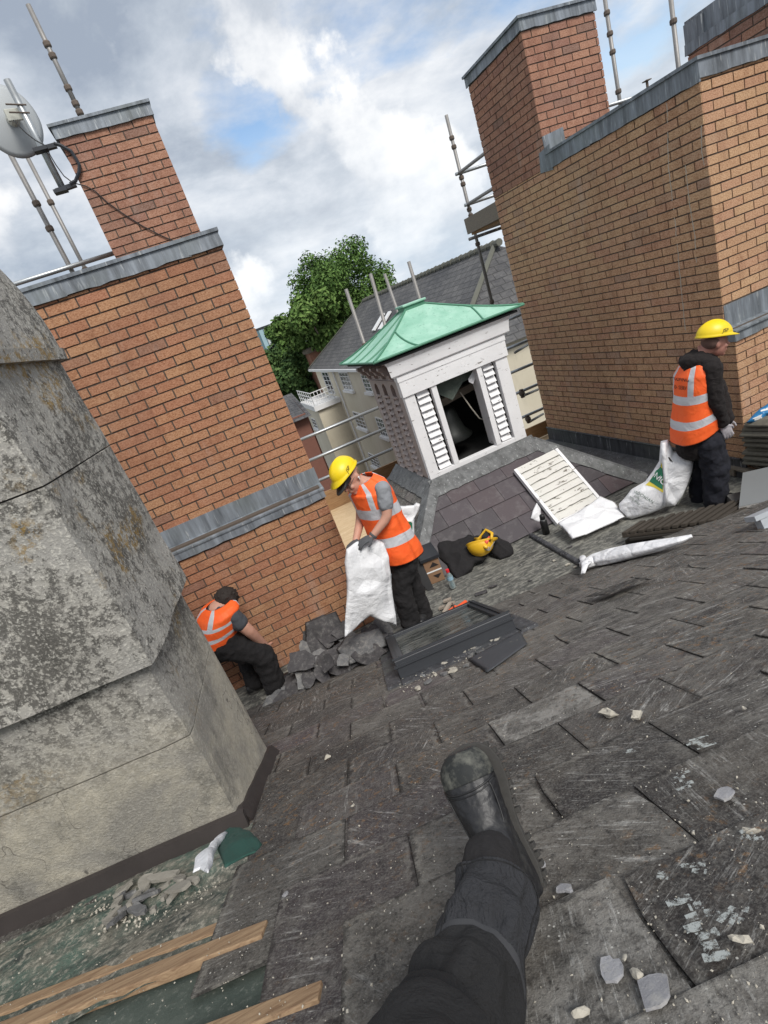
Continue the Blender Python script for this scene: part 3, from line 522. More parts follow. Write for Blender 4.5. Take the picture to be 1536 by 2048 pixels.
# ---- rendered chimney on the slope
cu,cv=uvR(487,1640); fv=uvR(562,1500)[1]
def chp(u,v,z): P=roof(u,v,0); return V(P[0],P[1],z)
corner=roof(cu,cv); ex=RX; ey=nrm(V(RD[0],RD[1],0)); wdt=1.9; dp=(cv-fv)*math.cos(_s)
def zat(x,y): d=ray(x,y); t_=math.hypot(corner[0],corner[1])/math.hypot(d[0],d[1]); return float(d[2]*t_)
zr=zat(297,1322); zb=zat(-60,737); 
T=thing('rendered_chimney',corner-ex*.9,'big weathered grey cement-rendered chimney with lichen and a rounded shoulder, filling the left edge','chimney')
def shell(mb,z0,z1,e0,e1,nz=8,rnd=.03,amp=.006,front_slope=True,cap=True,seed=0.):
    """rounded-corner rectangular shaft"""
    ring=[]; cs=[(0,0),(0,dp),(-wdt,dp),(-wdt,0)]; n=12
    for z in np.linspace(z0,z1,nz):
        e=e0+(e1-e0)*(z-z0)/(z1-z0); ring.append([])
        pts=[(e,-e),(e,dp+e),(-wdt-e,dp+e),(-wdt-e,-e)]
        for i in range(4):
            p0,p1=pts[i],pts[(i+1)%4]; m_=16 if i in(1,3) else 12
            for k in range(m_):
                tt=k/m_; x=p0[0]+(p1[0]-p0[0])*tt; y=p0[1]+(p1[1]-p0[1])*tt
                if k==0: # soften the arris
                    x+=-rnd*.3*np.sign(x+wdt/2); y+=-rnd*.3*np.sign(y-dp/2)
                P=V(corner[0],corner[1],0)+ex*x+ey*y; P[2]=z
                P+=(ex*(1 if i==0 else -1 if i==2 else 0)+ey*(-1 if i==3 else 1 if i==1 else 0))*amp*mn.noise(Vector((x*4+seed,y*4,z*4)))*1.6
                ring[-1].append(P)
    m_=len(ring[0]); vs=[p for r_2 in ring for p in r_2]; fs=[(j*m_+k,j*m_+(k+1)%m_,(j+1)*m_+(k+1)%m_,(j+1)*m_+k) for j in range(nz-1) for k in range(m_)]
    if cap: fs+=[tuple(range(m_))[::-1],tuple((nz-1)*m_+k for k in range(m_))]
    mb.add(vs,fs)
zj=zat(375,1478)
mb=MB(); shell(mb,-3.0,zj-.004,0,0,14,seed=1); shell(mb,zj+.004,zr,.0,.0,8,seed=1); mb.aabb((corner[0]-1.2,corner[1]+.2,zj-.05),(corner[0]-.3,corner[1]+.6,zj+.05)); mb.build('base',MAT['render'],T)
mb=MB(); zj2=zat(78,975); shell(mb,zr,zj2-.003,.045,.03,16,seed=3,amp=.012); shell(mb,zj2+.003,zb,.03,.02,12,seed=4,amp=.01); mb.build('shaft',MAT['render'],T)
mb=MB(); shell(mb,zb,zb+.045,.045,.05,3,seed=5); 
nz=12; zz0=zb+.045
for i in range(nz):
    t0,t1=i/nz,(i+1)/nz; e0_=-.0-.40*(1-math.sqrt(max(0,1-t0**2))); e1_=-.0-.40*(1-math.sqrt(max(0,1-t1**2))); shell(mb,zz0+.75*t0,zz0+.75*t1,.04+e0_,.04+e1_,2,seed=6,amp=.012,cap=(i==nz-1))
mb.build('cap',MAT['render'],T)
mb=MB(); d=.02
def fl(p,q,out,h):
    p=np.array(p);q=np.array(q); n=14
    for k in range(n):
        a_=p+(q-p)*k/n; b_=p+(q-p)*(k+1)/n; j1,j2=.012*mn.noise(Vector((k*.7,1,0))),.012*mn.noise(Vector(((k+1)*.7,1,0)))
        mb.slab([a_+out*.05,b_+out*.05,b_+out*.012+UZ*(h+j2),a_+out*.012+UZ*(h+j1)],out*.02)
F0=roof(cu,cv,-.03); F1=roof(cu,fv-.03,-.03); fl(F0,F1,ex,.09); fl(roof(cu-2.4,cv,-.05),roof(cu+.03,cv,-.05),-ey,.12); mb.build('base_flashing',MAT['copper_brown'],T)
# ============================================================ bell turret
BX0,BX1,BY0,BY1=1.83,3.14,5.48,6.58; BZ0,BZ1=-1.99,-.56
# slated skirt roof
T=thing('turret_base_roof',(2.5,5.2,FZ),'small purple slate hipped roof with lead hips carrying the white bell turret','slate roof')
EY=4.68; HL=V(.98,EY,FZ); HR=V(4.0,4.66,FZ); TL=V(BX0-.05,BY0-.06,BZ0-.03); TR=V(BX1+.05,BY0-.06,BZ0-.03); BLt=V(BX0-.05,BY1+.05,BZ0-.03); BLf=V(.95,7.2,FZ-.02); BRt=V(BX1+.05,BY1+.05,BZ0-.03); BRf=V(4.0,7.2,FZ)
def slatefield(mb,A,B,Cc,D,wd,ga,seed=1,th=.008,rag=.002): # A,B eave; D,C top (A->B along eave, D above A)
    rr=random.Random(seed); A,B,Cc,D=map(np.array,(A,B,Cc,D)); n=nrm(np.cross(B-A,D-A)); e=nrm(B-A); up=nrm(np.cross(n,e)); H=(D-A)@up; rows=int(H/ga)+1
    for j in range(rows):
        h0=j*ga; h1=min(h0+ga*1.25,H)
        l0=(D-A)@e*min(1,(h0)/H); r0_=(B-A)@e+((Cc-B)@e)*min(1,h0/H); l1=(D-A)@e*min(1,h1/H); r1=(B-A)@e+((Cc-B)@e)*min(1,h1/H)
        x=-wd*(.5 if j%2 else 0)-2*wd
        while x<(B-A)@e+2*wd:
            a0,b0=x+.002,x+wd-.002; x+=wd
            p=[(max(a0,l0),h0),(min(b0,r0_),h0),(min(b0,r1),h1),(max(a0,l1),h1)]
            if p[1][0]-p[0][0]<.01 and p[2][0]-p[3][0]<.01: continue
            p=[(min(max(a_,l0 if k<2 else l1),r0_ if k<2 else r1),b_) for k,(a_,b_) in enumerate(p)]
            if p[1][0]<=p[0][0]: p[1]=(p[0][0]+.001,p[1][1])
            if p[2][0]<=p[3][0]: p[2]=(p[3][0]+.001,p[2][1])
            jt=(rr.random()-.5)*.006
            P=[A+e*a_+up*(b_+(jt if k<2 else 0))+n*(.022 if k<2 else .006) for k,(a_,b_) in enumerate(p)]; b0_=len(mb.v); mb.slab(P,n*th,rr.random()*.9); mb.uv[b0_:b0_+8]=[(0,0),(1,0),(1,1),(0,1)]*2
mb=MB()
mb.add([HL,HR,TR,TL,BLt,BLf,BRt,BRf],[(0,1,2,3),(0,3,4,5),(1,7,6,2),(3,2,6,4)]); mb.build('deck',MAT['lead_dark'],T)
mb=MB(); slatefield(mb,HL,HR,TR,TL,.36,.235,2); mb.build('front_slates',MAT['plum'],T)
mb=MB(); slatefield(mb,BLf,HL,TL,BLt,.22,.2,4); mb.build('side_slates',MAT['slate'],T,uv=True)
mb=MB()
def hip(A,B,nA,nB,wd=.11):
    A,B=map(np.array,(A,B)); d=nrm(B-A); 
    for n in (nA,nB):
        n=nrm(n); s=nrm(np.cross(n,d)); s=s if s@(n*0+ (nrm(n)*0) + s)>0 else s
        mb_pts=None
    n1,n2=nrm(nA),nrm(nB); s1=nrm(np.cross(n1,d)); s2=nrm(np.cross(d,n2)); 
    if s1@n2>0: s1=-s1
    if s2@n1>0: s2=-s2
    up=(n1+n2)*.012+n1*.018
    for (s,n) in ((s1,n1),(s2,n2)):
        seg=9; 
        for k in range(seg):
            a_=A+(B-A)*k/seg; b_=A+(B-A)*(k+1)/seg; w1=wd*(1+.12*mn.noise(Vector((k*1.3,wd*9,n[0]*3)))); w2=wd*(1+.12*mn.noise(Vector(((k+1)*1.3,wd*9,n[0]*3))))
            q=[a_+up,b_+up,b_+s*w2+n*.03,a_+s*w1+n*.03]
            if np.cross(q[1]-q[0],q[3]-q[0])@n<0: q=q[::-1]
            mb.slab(q,n*.006)
nF=np.cross(HR-HL,TL-HL); nL=np.cross(HL-BLf,BLt-BLf); nL=nL if nL[2]>0 else -nL; nR=np.cross(BRf-HR,BRt-HR); nR=nR if nR[2]>0 else -nR
hip(HL,TL,nF,nL,.10); hip(HR,TR,nF,nR,.15); mb.tube([HR+V(0,0,.03),TR+V(0,0,.03)],.02,8)
mb.build('hip_lead',MAT['lead_mid'],T)
mb=MB(); nf=nrm(nF)
def apron(A,B,n,out,dn=.15,up=.07,seed=1):
    A,B=map(np.array,(A,B)); K=16; dd=nrm(B-A); s=nrm(np.cross(n,dd)); s=s if s[2]<0 else -s
    for k in range(K):
        a_=A+(B-A)*k/K; b_=A+(B-A)*(k+1)/K; j1=.02*mn.noise(Vector((k*.8,seed,0))); j2=.02*mn.noise(Vector(((k+1)*.8,seed,0)))
        q=[a_+s*(dn+j1)+n*.03,b_+s*(dn+j2)+n*.03,b_+n*.032,a_+n*.032]
        if np.cross(q[1]-q[0],q[3]-q[0])@n<0: q=q[::-1]
        mb.slab(q,n*.006); q=[a_+n*.03,b_+n*.03,b_-out*.035+UZ*up,a_-out*.035+UZ*up]
        if np.cross(q[1]-q[0],q[3]-q[0])@out<0: q=q[::-1]
        mb.slab(q,out*.006)
apron(TL+V(0,0,0),TR,nf,V(0,-1,0)); apron(BLt,TL,nrm(nL),V(-1,0,0),seed=4); mb.build('apron_lead',MAT['lead_mid'],T)
mb=MB(); A=BLf+nrm(nL)*.03;B=HL+nrm(nL)*.03; mb.box(A-V(.14,0,.03),B-A,V(.16,0,0),V(0,0,.035)); mb.tube([A+V(-.14,0,.02),B+V(-.14,0,.02)],.022,8); mb.build('eaves_gutter',MAT['lead'],T)
# turret
T=thing('bell_turret',((BX0+BX1)/2,(BY0+BY1)/2,BZ0),'white painted louvred bell turret with green copper roof and its middle front louvre missing','bell turret')
W_=MAT['white']; D_=.045
mb=MB(); L0,L1,R0,R1=BX0,BX0+.17,BX1-.16,BX1
mb.aabb((BX0,BY0,BZ0),(BX0+.125,BY0+.07,-.97)); mb.aabb((BX1-.155,BY0,BZ0),(BX1,BY0+.07,-.97)); mb.aabb((BX0+.125,BY0+.0,BZ0),(BX1-.155,BY0+.075,BZ0+.085))
mb.build('front_frame',W_,T,bev=.004)
mb=MB(); mb.aabb((BX0-.012,BY0-.018,-.97),(BX1+.012,BY0+.08,-.80)); mb.aabb((BX0-.02,BY0-.024,-.80),(BX1+.02,BY0+.08,-.735)); 
# moulded cornice (profile swept along the front)
prof=[(.035,-.735),(.045,-.722),(.052,-.66),(.062,-.60),(.085,-.57),(.088,-.535),(.0,-.535)]
x0,x1=BX0-.035,BX1+.035
vs=[];n=len(prof)
for (sx,e) in ((x0,-1),(x1,1)):
    for (o,z) in prof: vs.append((sx+e*(o if e<0 else o)*1.0,BY0-o,z))
fs=[(k,k+1,n+k+1,n+k) for k in range(n-1)]+[tuple(range(n)),tuple(range(2*n-1,n-1,-1))]
mb.add(vs,fs); mb.build('entablature',MAT['flaking'],T)
# front side louvres and their jamb posts
def louvre(name,x0,x1,z0,z1,n,y,mat,parent,seed=0,depth=.05):
    rr=random.Random(seed); fr=MB(); wst=.028
    h=(z1-z0)/n
    for k in range(n):
        zc_=z0+h*(k+.5)+(rr.random()-.5)*.006; dz=h*(.40+.08*rr.random()); j=(rr.random()-.5)*.012
        P=[(x0+wst,y+.004+j,zc_-dz),(x1-wst,y+.004-j,zc_-dz),(x1-wst,y+depth,zc_+dz*.95),(x0+wst,y+depth,zc_+dz*.95)]
        fr.slab(P,V(0,.006,.014)*-1,rr.random())
    return fr
ZL0,ZL1=BZ0+.085,-.97
OX0,OX1=2.225,2.735; ytop=-.90
mb=MB()
for (a_,b_) in ((BX0+.125,OX0-.065),(OX1+.065,BX1-.155)):
    mb2=louvre('louvre',a_,b_,BZ0+.09,-.97,12,BY0+.012,W_,T,seed=int(a_*10)); o=mb2.build('side_louvre',MAT['white'],T,bev=.002)
mb=MB(); mb.aabb((OX0-.065,BY0-.002,BZ0+.085),(OX0,BY0+.06,-.97)); mb.build('door_jamb',MAT['white'],T,bev=.003); mb=MB(); mb.aabb((OX1,BY0-.004,BZ0+.085),(OX1+.065,BY0+.06,-.97)); mb.aabb((OX1+.012,BY0+.06,BZ0+.085),(OX1+.04,BY0+.2,-.97)); mb.build('door_jamb',MAT['white'],T,bev=.003)
# left flank: pinkish panel with three columns of arched and square piercings
mb=MB(); cols=[.25,.5,.75]; Yf,Yb=BY0+.075,BY1; YW=Yb-Yf
mb.aabb((BX0+.02,Yf,BZ0),(BX0+.07,Yb,BZ0+.04)); edges=[0,.07]
cw=YW/3.6; st=(YW-3*cw*.62)/4; y=Yf
for k in range(4):
    mb.aabb((BX0+.0,y,BZ0),(BX0+.06,y+st,-.8)); y+=st+cw*.62
y=Yf+st; vn=MB()
for k in range(3):
    y0_,y1_=y,y+cw*.62; y+=st+cw*.62; nn=13; hh=(-.99-BZ0-.04)/nn
    for j in range(nn):
        z=BZ0+.04+j*hh; rr=random.Random(k*50+j)
        vn.slab([(BX0-.012,y0_,z),(BX0-.012,y1_,z),(BX0+.05,y1_,z+hh*.72),(BX0+.05,y0_,z+hh*.72)][::-1],V(-.012,0,.006)*-1)
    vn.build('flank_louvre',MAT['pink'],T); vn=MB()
    # arch band with round-headed hole
    zc_=-.90; ym=(y0_+y1_)/2; rad=cw*.24; K=12
    
    arc=[(ym+rad*math.cos(math.pi*i/K),zc_+rad*math.sin(math.pi*i/K)) for i in range(K+1)]; poly=[(y1_,-.99),(ym+rad,-.99)]+arc+[(ym-rad,-.99),(y0_,-.99),(y0_,-.8),(y1_,-.8)]
    mb.slab([(BX0+.0,a_,b_) for a_,b_ in poly],V(-.05,0,0))
    mb.ell((BX0-.004,ym,-.985),[V(.02,0,0),V(0,cw*.36,0),V(0,0,.018)],10,6)
mb.aabb((BX0+.0,Yf,-.8),(BX0+.06,Yb,-.56)); mb.aabb((BX0-.02,Yf-.0,-.80),(BX0-.001,Yb,-.785))
for k in range(4):
    yb_=Yf+.1+k*(YW-.2)/3
    pr=[(0,-.60),(-.13,-.60),(-.135,-.63),(-.10,-.66),(-.085,-.70),(-.045,-.715),(-.035,-.76),(0,-.775)]
    mb.slab([(BX0+p,yb_-.03,z) for p,z in pr][::-1],V(0,-.06,0))
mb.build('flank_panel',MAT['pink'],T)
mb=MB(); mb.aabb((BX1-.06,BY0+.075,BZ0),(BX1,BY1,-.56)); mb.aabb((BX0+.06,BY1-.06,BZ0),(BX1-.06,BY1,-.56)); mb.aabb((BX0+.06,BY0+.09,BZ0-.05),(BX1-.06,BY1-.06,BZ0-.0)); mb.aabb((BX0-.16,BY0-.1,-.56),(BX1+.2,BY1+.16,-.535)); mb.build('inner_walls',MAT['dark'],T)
# copper roof: swept concave pyramid with standing seams
EX0,EX1,EY0,EY1,EZ=1.60,3.42,5.36,6.80,-.505
cxm,cym=(EX0+EX1)/2-.0,(EY0+EY1)/2; ap=onY(822,612,cym); cxm=float(ap[0]); zt3=float(ap[2])-.02
mb=MB(); NR=10; TOPW=.13
def rp(t): # t 0 eave..1 top: concave
    return TOPW+(1-TOPW)*(1-t)**1.0*1.0, EZ+(zt3-EZ)*(t**1.25)
rings=[]
for i in range(NR+1):
    t_=i/NR; k_,z=rp(t_); rings.append([V(cxm+(EX0-cxm)*k_,cym+(EY0-cym)*k_,z),V(cxm+(EX1-cxm)*k_,cym+(EY0-cym)*k_,z),V(cxm+(EX1-cxm)*k_,cym+(EY1-cym)*k_,z),V(cxm+(EX0-cxm)*k_,cym+(EY1-cym)*k_,z)])
vs=[p for r in rings for p in r]; fs=[(4*i+k,4*i+(k+1)%4,4*i+4+(k+1)%4,4*i+4+k) for i in range(NR) for k in range(4)]+[(4*NR,4*NR+1,4*NR+2,4*NR+3),(3,2,1,0)]
mb.add(vs,fs); o=mb.build('copper_roof',MAT['copper'],T)
mb=MB()
for k in range(4): mb.tube([r[k]+V(0,0,.008) for r in rings],.011,6)
for k,frs in ((0,(.28,.72)),(3,(.3,.55,.8)),(1,(.5,))):
    for fr in frs:
        pts=[]
        for i in range(NR+1):
            r=rings[i]; e=rings[0][k]+(rings[0][(k+1)%4]-rings[0][k])*fr; c_=r[k]+(r[(k+1)%4]-r[k])*.5
            d_=nrm(rings[0][(k+1)%4]-rings[0][k]); base_=r[k]; Lr=np.linalg.norm(r[(k+1)%4]-r[k]); x_=(e-base_)@d_
            if x_<.0 or x_>Lr: break
            bend=.06*math.sin(math.pi*i/NR)*(1 if fr>.5 else -1) if k==0 else 0
            pts.append(base_+d_*min(max(x_+bend,0),Lr)+V(0,0,.006))
        if len(pts)>1: mb.tube(pts,.010,6)
for i in range(4):
    a_,b_=rings[0][i],rings[0][(i+1)%4]; d=nrm(b_-a_); out_=nrm(np.cross(d,UZ)); mb.tube([a_+V(0,0,-.002),b_+V(0,0,-.002)],.013,8); 
mb.build('standing_seam',MAT['copper_dark'],T)
mb=MB(); c_=V(cxm,cym,zt3); hw,hd=.13*(EX1-EX0)/2+.012,.13*(EY1-EY0)/2+.012
mb.aabb(c_-V(hw,hd,.05),c_+V(hw,hd,.035)); mb.build('finial_neck',MAT['copper_dark'],T); mb=MB(); mb.aabb(c_+V(-hw-.02,-hd-.02,.035),c_+V(hw+.02,hd+.02,.06)); mb.build('finial_cap',MAT['copper'],T,bev=.008)
# inside the turret
T=thing('bell',((BX0+BX1)/2-.03,6.0,-1.9),'dull grey bell hanging in the dark inside the turret','bell')
mb=MB(); prof=[(.02,-1.32),(.10,-1.34),(.14,-1.40),(.16,-1.52),(.20,-1.66),(.27,-1.74),(.26,-1.76)]; K=24; cxb,cyb=2.42,5.98
vs=[(cxb+r*math.cos(2*math.pi*k/K),cyb+r*math.sin(2*math.pi*k/K),z) for r,z in prof for k in range(K)]; mb.add(vs,[(i*K+k,i*K+(k+1)%K,(i+1)*K+(k+1)%K,(i+1)*K+k) for i in range(len(prof)-1) for k in range(K)]); mb.build('bell_body',simple('old_bell_metal',(.012,.014,.013),.5,.5,var=.3),T,True)
mb=MB(); mb.cb((2.45,5.98,-1.28),V(1.1,.02,.10),V(0,.1,0),V(0,0,.09)); mb.build('headstock',MAT['timber_old'],T)
mb=MB(); mb.tube([(2.62,5.8,-1.22),(2.66,5.72,-1.42),(2.72,5.7,-1.58),(2.9,5.75,-1.7)],.008,6); mb.build('rope',MAT['stone'],T)
T=mesh('torn_felt',[onY(x,y,5.62) for x,y in [(866,770),(905,752),(940,738),(960,745),(925,765),(905,800),(893,795),(880,790)]],[(0,1,2,3,4,5,6,7)],MAT['felt']); tag(T,'torn green felt hanging in the top of the turret opening','felt'); T.modifiers.new('s','SOLIDIFY').thickness=.004
T=mesh('paper_scrap',[onY(x,y,5.58) for x,y in [(936,758),(946,742),(953,752),(946,768),(938,764)]],[(0,1,2,3,4)],MAT['sack']); tag(T,'small white scrap hanging in the turret opening','scrap'); T.modifiers.new('s','SOLIDIFY').thickness=.003
# ============================================================ background
GZ=-13.
o=mesh('ground',[(-400,-60,GZ),(400,-60,GZ),(400,900,GZ),(-400,900,GZ)],[(0,1,2,3)],simple('ground_grass',(.06,.08,.035),.95,var=.5,scale=.2)); tag(o,kind='structure')
o=mesh('courtyard',[(-30,-10,GZ+.02),(40,-10,GZ+.02),(40,60,GZ+.02),(-30,60,GZ+.02)],[(0,1,2,3)],simple('asphalt',(.06,.06,.06),.9,scale=2)); tag(o,kind='structure')
# host building below the roofs
T=thing('host_building',(2,2,GZ),'brown brick building block carrying the roofs underfoot','building')
mb=MB(); mb.aabb((-6,-4,GZ),(7.6,7.15,FZ-.28)); mb.build('walls',MAT['brick_tan'],T)
# far hill
vs=[];fs=[];n=40
for i in range(n+1):
    a=math.radians(-40+80*i/n+12-12); x,y=math.sin(a)*700,math.cos(a)*700; h=-2+14*mn.noise(Vector((i*.23,3,0)))+3*mn.noise(Vector((i*.9,0,0))); vs+=[(x,y,h),(x*.8,y*.8,GZ)]
fs=[(2*i,2*i+1,2*i+3,2*i+2) for i in range(n)]
o=mesh('hills',vs,fs,simple('hill_woods',(.075,.11,.09),.95,var=.4,scale=.05)); tag(o,kind='structure')
# ---- cream building: long facade runs away along X=FX
FX=8.; EVZ=-2.73; YN=17.5; YF=float(onX(628,736,FX)[1]); YR=float(onX(988,485,FX+3.4)[1])
T=thing('cream_building',(FX+4,30,GZ),'long cream rendered building with grey slate roof, sash windows and a balcony, beyond the turret','building')
mb=MB(); mb.aabb((FX,YN,GZ),(FX+9,YF,EVZ)); mb.build('wall',MAT['cream'],T)
rz=float(onX(870,541,FX+4)[2]); e=.35
R1=V(FX+4,YF-5,rz); R2=onX(988,485,FX+4); R2[2]=rz+.1; E1=V(FX-e,YF+e,EVZ+.05); E2=V(FX-e,YN-e,EVZ+.05); E3=V(FX+9.2,YN-e,EVZ+.05); E4=V(FX+9.2,YF+e,EVZ+.05)
def roofpoly(name,quads,mat,parent,th=.12):
    mb=MB(); 
    for q in quads:
        q=[np.array(p,float) for p in q]; n=nrm(np.cross(q[1]-q[0],q[-1]-q[0]))
        if n[2]<0: q=q[::-1]; n=-n
        e_=nrm(np.cross(UZ,n)); up=np.cross(n,e_); uv=[((p-q[0])@e_,(p-q[0])@up) for p in q]
        mb.add([p+n*.0 for p in q],[tuple(range(len(q)))],uv=uv)
    return mb.build(name,mat,parent,uv=True)
R2=V(FX+4,min(R2[1],YR+2),rz)
roofpoly('roof',[[E1,E2,R2,R1],[E2,E3,R2],[E3,E4,R1,R2],[E4,E1,R1]],MAT['far_slate'],T)
mb=MB(); rr=random.Random(3); L=np.linalg.norm(R2-R1); k=0
while k*.45<L:
    c_=R1+(R2-R1)*(k*.45/L); mb.tube([c_+V(0,0,.03),c_+nrm(R2-R1)*.42+V(0,0,.03)],[.11,.14+.02*(k%2)],8); k+=1
mb.tube([E2+V(0,0,.04),R2],.10,6); mb.tube([E1+V(0,0,.04),R1],.06,6); mb.build('ridge_tiles',simple('mossy_ridge',(.12,.12,.10),.95,var=.4,scale=3,bump=.6,bd=.05),T)
mb=MB(); mb.aabb((FX-.45,YN-.3,EVZ-.12),(FX-.3,YF+.3,EVZ+.03)); mb.aabb((FX-.3,YN-.02,EVZ-.18),(FX-.003,YF+.3,EVZ-.04)); mb.build('gutter',MAT['trim'],T)
mb=MB(); 
for (x1,y1,x2,y2) in ((641,690,652,668),(650,688,661,664)):
    pass
def winx(px,X,T,cols=2,rows=4,frame=None,sill=True,lab=None):
    """sash window on a wall X=const from its photo corners TL,TR,BR,BL"""
    P=[onX(*q,X) for q in px]; ya=(P[0][1]+P[3][1])/2; yb=(P[1][1]+P[2][1])/2; zt_=(P[0][2]+P[1][2])/2; zb_=(P[2][2]+P[3][2])/2
    y0_,y1_=min(ya,yb),max(ya,yb); mb=MB(); w=.07; x_=X-.045
    mb.aabb((x_,y0_,zb_),(X+.02,y0_+w,zt_)); mb.aabb((x_,y1_-w,zb_),(X+.02,y1_,zt_)); mb.aabb((x_,y0_+w,zt_-w),(X+.02,y1_-w,zt_)); mb.aabb((x_,y0_+w,zb_),(X+.02,y1_-w,zb_+w))
    for c in range(1,cols): yy=y0_+(y1_-y0_)*c/cols; mb.aabb((x_+.01,yy-.022,zb_+w),(X+.01,yy+.022,zt_-w))
    for r in range(1,rows): z_=zb_+(zt_-zb_)*r/rows; mb.aabb((x_+.012,y0_+w,z_-.02),(X+.009,y1_-w,z_+.02))
    o=mb.build('window',MAT['trim'],T); mb=MB(); mb.aabb((X-.012,y0_+w*.9,zb_+w*.9),(X-.006,y1_-w*.9,zt_-w*.9)); mb.build('pane',MAT['glassdark'],o)
    if sill: mb=MB(); mb.aabb((X-.16,y0_-.12,zb_-.16),(X-.002,y1_+.12,zb_-.005)); mb.build('sill',MAT['trim'],o)
z7=lambda x,y:(500+x/4.267,480+y/4.267)
winx([z7(765,1122),z7(838,1130),z7(885,1285),z7(800,1272)],FX,T,3,4)
winx([z7(955,1140),z7(1010,1150),z7(1050,1300),z7(985,1290)],FX,T,2,4)
winx([z7(880,1462),z7(955,1480),z7(1010,1620),z7(920,1590)],FX,T,3,4)
winx([z7(1065,1503),z7(1135,1530),z7(1190,1690),z7(1125,1665)],FX,T,3,4)
winx([(733,903),(752,912),(768,943),(748,930)],FX,T,3,4)
winx([z7(620,1120),z7(672,1125),z7(725,1320),z7(662,1300)],FX,T,2,5,sill=False)
mb=MB(); a=onX(*z7(722,1135),FX); b=onX(*z7(945,1780),FX); mb.tube([V(FX-.1,a[1],EVZ-.15),V(FX-.1,a[1],GZ)],.06,8); mb.build('downpipe',MAT['trim'],T)
# balcony block
bc=onX(*z7(760,1340),FX); YBk=bc[1]; c0=onY(*z7(560,1412),YBk); BXl=float(c0[0]); bz=float((c0[2]+bc[2])/2)
mb=MB(); mb.aabb((BXl,YBk,GZ),(FX-.003,YBk+5.5,bz-.35)); mb.build('balcony_block',MAT['cream'],T)
mb=MB(); mb.aabb((BXl-.2,YBk-.2,bz-.35),(FX-.003,YBk+5.7,bz)); mb.build('balcony_slab',MAT['trim'],T)
mb=MB()
for zz_ in (.35,.65,.95): mb.tube([(FX-.1,YBk-.1,bz+zz_),(BXl-.1,YBk-.1,bz+zz_),(BXl-.1,YBk+5.5,bz+zz_)],.03,6)
for k in range(7): 
    mb.tube([(BXl-.1+(FX-BXl)*k/7,YBk-.1,bz),(BXl-.1+(FX-BXl)*k/7,YBk-.1,bz+.95)],.025,6); mb.tube([(BXl-.1,YBk-.1+5.4*k/6,bz),(BXl-.1,YBk-.1+5.4*k/6,bz+.95)],.025,6)
mb.build('balcony_railing',MAT['trim'],T)
winx([z7(520,1515),z7(555,1530),z7(590,1615),z7(555,1600)],BXl,T,2,3)
for k in range(2):
    mb=MB(); a_=V(0,0,0); base=(E1*.55+E2*.45)*.45+(R1*.55+R2*.45)*.55; n=nrm(np.cross(E2-E1,R1-E1)); n=n if n[2]>0 else -n; s=nrm(R1-V(R1[0],E1[1],0)); up=nrm(V(R1[0]-E1[0],0,rz-EVZ)); c_=E1+V(0,-13-k*1.1,0)+up*2.4; mb.box(c_+n*.02,V(0,-.45,0),up*1.1,n*.08)
    mb.build('rooflight',MAT['trim'],T)
# flat roofed brick annex behind the cream building's left end
T=thing('brick_annex',(FX+2,YF+4,GZ),'flat-topped red brick building just showing left of the cream building','building')
a=onY(615,700,YF+3); mb=MB(); mb.aabb((a[0],YF+3,GZ),(FX+8,YF+9,a[2]-.3)); mb.build('wall',MAT['brick_red'],T); mb=MB(); mb.aabb((a[0]-.2,YF+2.8,a[2]-.3),(FX+8.2,YF+9,a[2]+.1)); mb.build('parapet',MAT['timber_old'],T)
# dark brick house lower left
HY=26.; p=[onY(*q,HY) for q in [(583,838),(604,783),(650,960)]]
T=thing('brick_house',(4,HY+3,GZ),'dark red brick house with grey slate roof below the left pier','house')
a=onY(575,815,HY); xa,xb=float(onY(560,960,HY)[0])-3,float(onY(640,900,HY)[0])
ez=float(onY(582,838,HY)[2]); tz=float(onY(603,780,HY+3)[2])
mb=MB(); mb.aabb((xa,HY,GZ),(xb,HY+7,ez)); mb.add([(xb,HY,ez),(xb,HY+7,ez),(xb,HY+3.5,tz)],[(0,1,2)]); mb.build('wall',simple('dark_brick',(.16,.07,.05),.9,var=.3,scale=6),T)
roofpoly('roof',[[V(xa,HY-.4,ez-.15),V(xb+.2,HY-.4,ez-.15),V(xb+.2,HY+3.5,tz),V(xa,HY+3.5,tz)],[V(xa,HY+7.4,ez-.15),V(xb+.2,HY+7.4,ez-.15),V(xb+.2,HY+3.5,tz),V(xa,HY+3.5,tz)]],MAT['far_slate'],T)
T=thing('brick_cottage',(4.5,52,GZ),'distant red brick house with a row of chimney pots in front of the trees','house')
a=onY(590,762,52.); mb=MB(); mb.aabb((a[0]-3,52,GZ),(a[0]+3.5,58,a[2]-1)); mb.build('wall',simple('far_brick',(.24,.10,.07),.9,var=.3,scale=3),T)
roofpoly('roof',[[V(a[0]-3.3,51.6,a[2]-1.2),V(a[0]+3.8,51.6,a[2]-1.2),V(a[0]+3.8,55,a[2]+.9),V(a[0]-3.3,55,a[2]+.9)],[V(a[0]-3.3,58.4,a[2]-1.2),V(a[0]+3.8,58.4,a[2]-1.2),V(a[0]+3.8,55,a[2]+.9),V(a[0]-3.3,55,a[2]+.9)]],simple('far_tile',(.16,.08,.06),.9),T)
a=onY(582,758,53.); mb=MB(); mb.aabb((a[0]-.5,53,a[2]-3),(a[0]+2.2,54,a[2])); mb.build('chimney',simple('far_brick2',(.26,.12,.08),.9),T)
for k in range(4):
    mb=MB(); mb.tube([(a[0]-.2+k*.65,53.5,a[2]),(a[0]-.2+k*.65,53.5,a[2]+.6)],[.2,.16],8); mb.build('chimney_pot',simple('terracotta',(.36,.15,.09),.9),T)
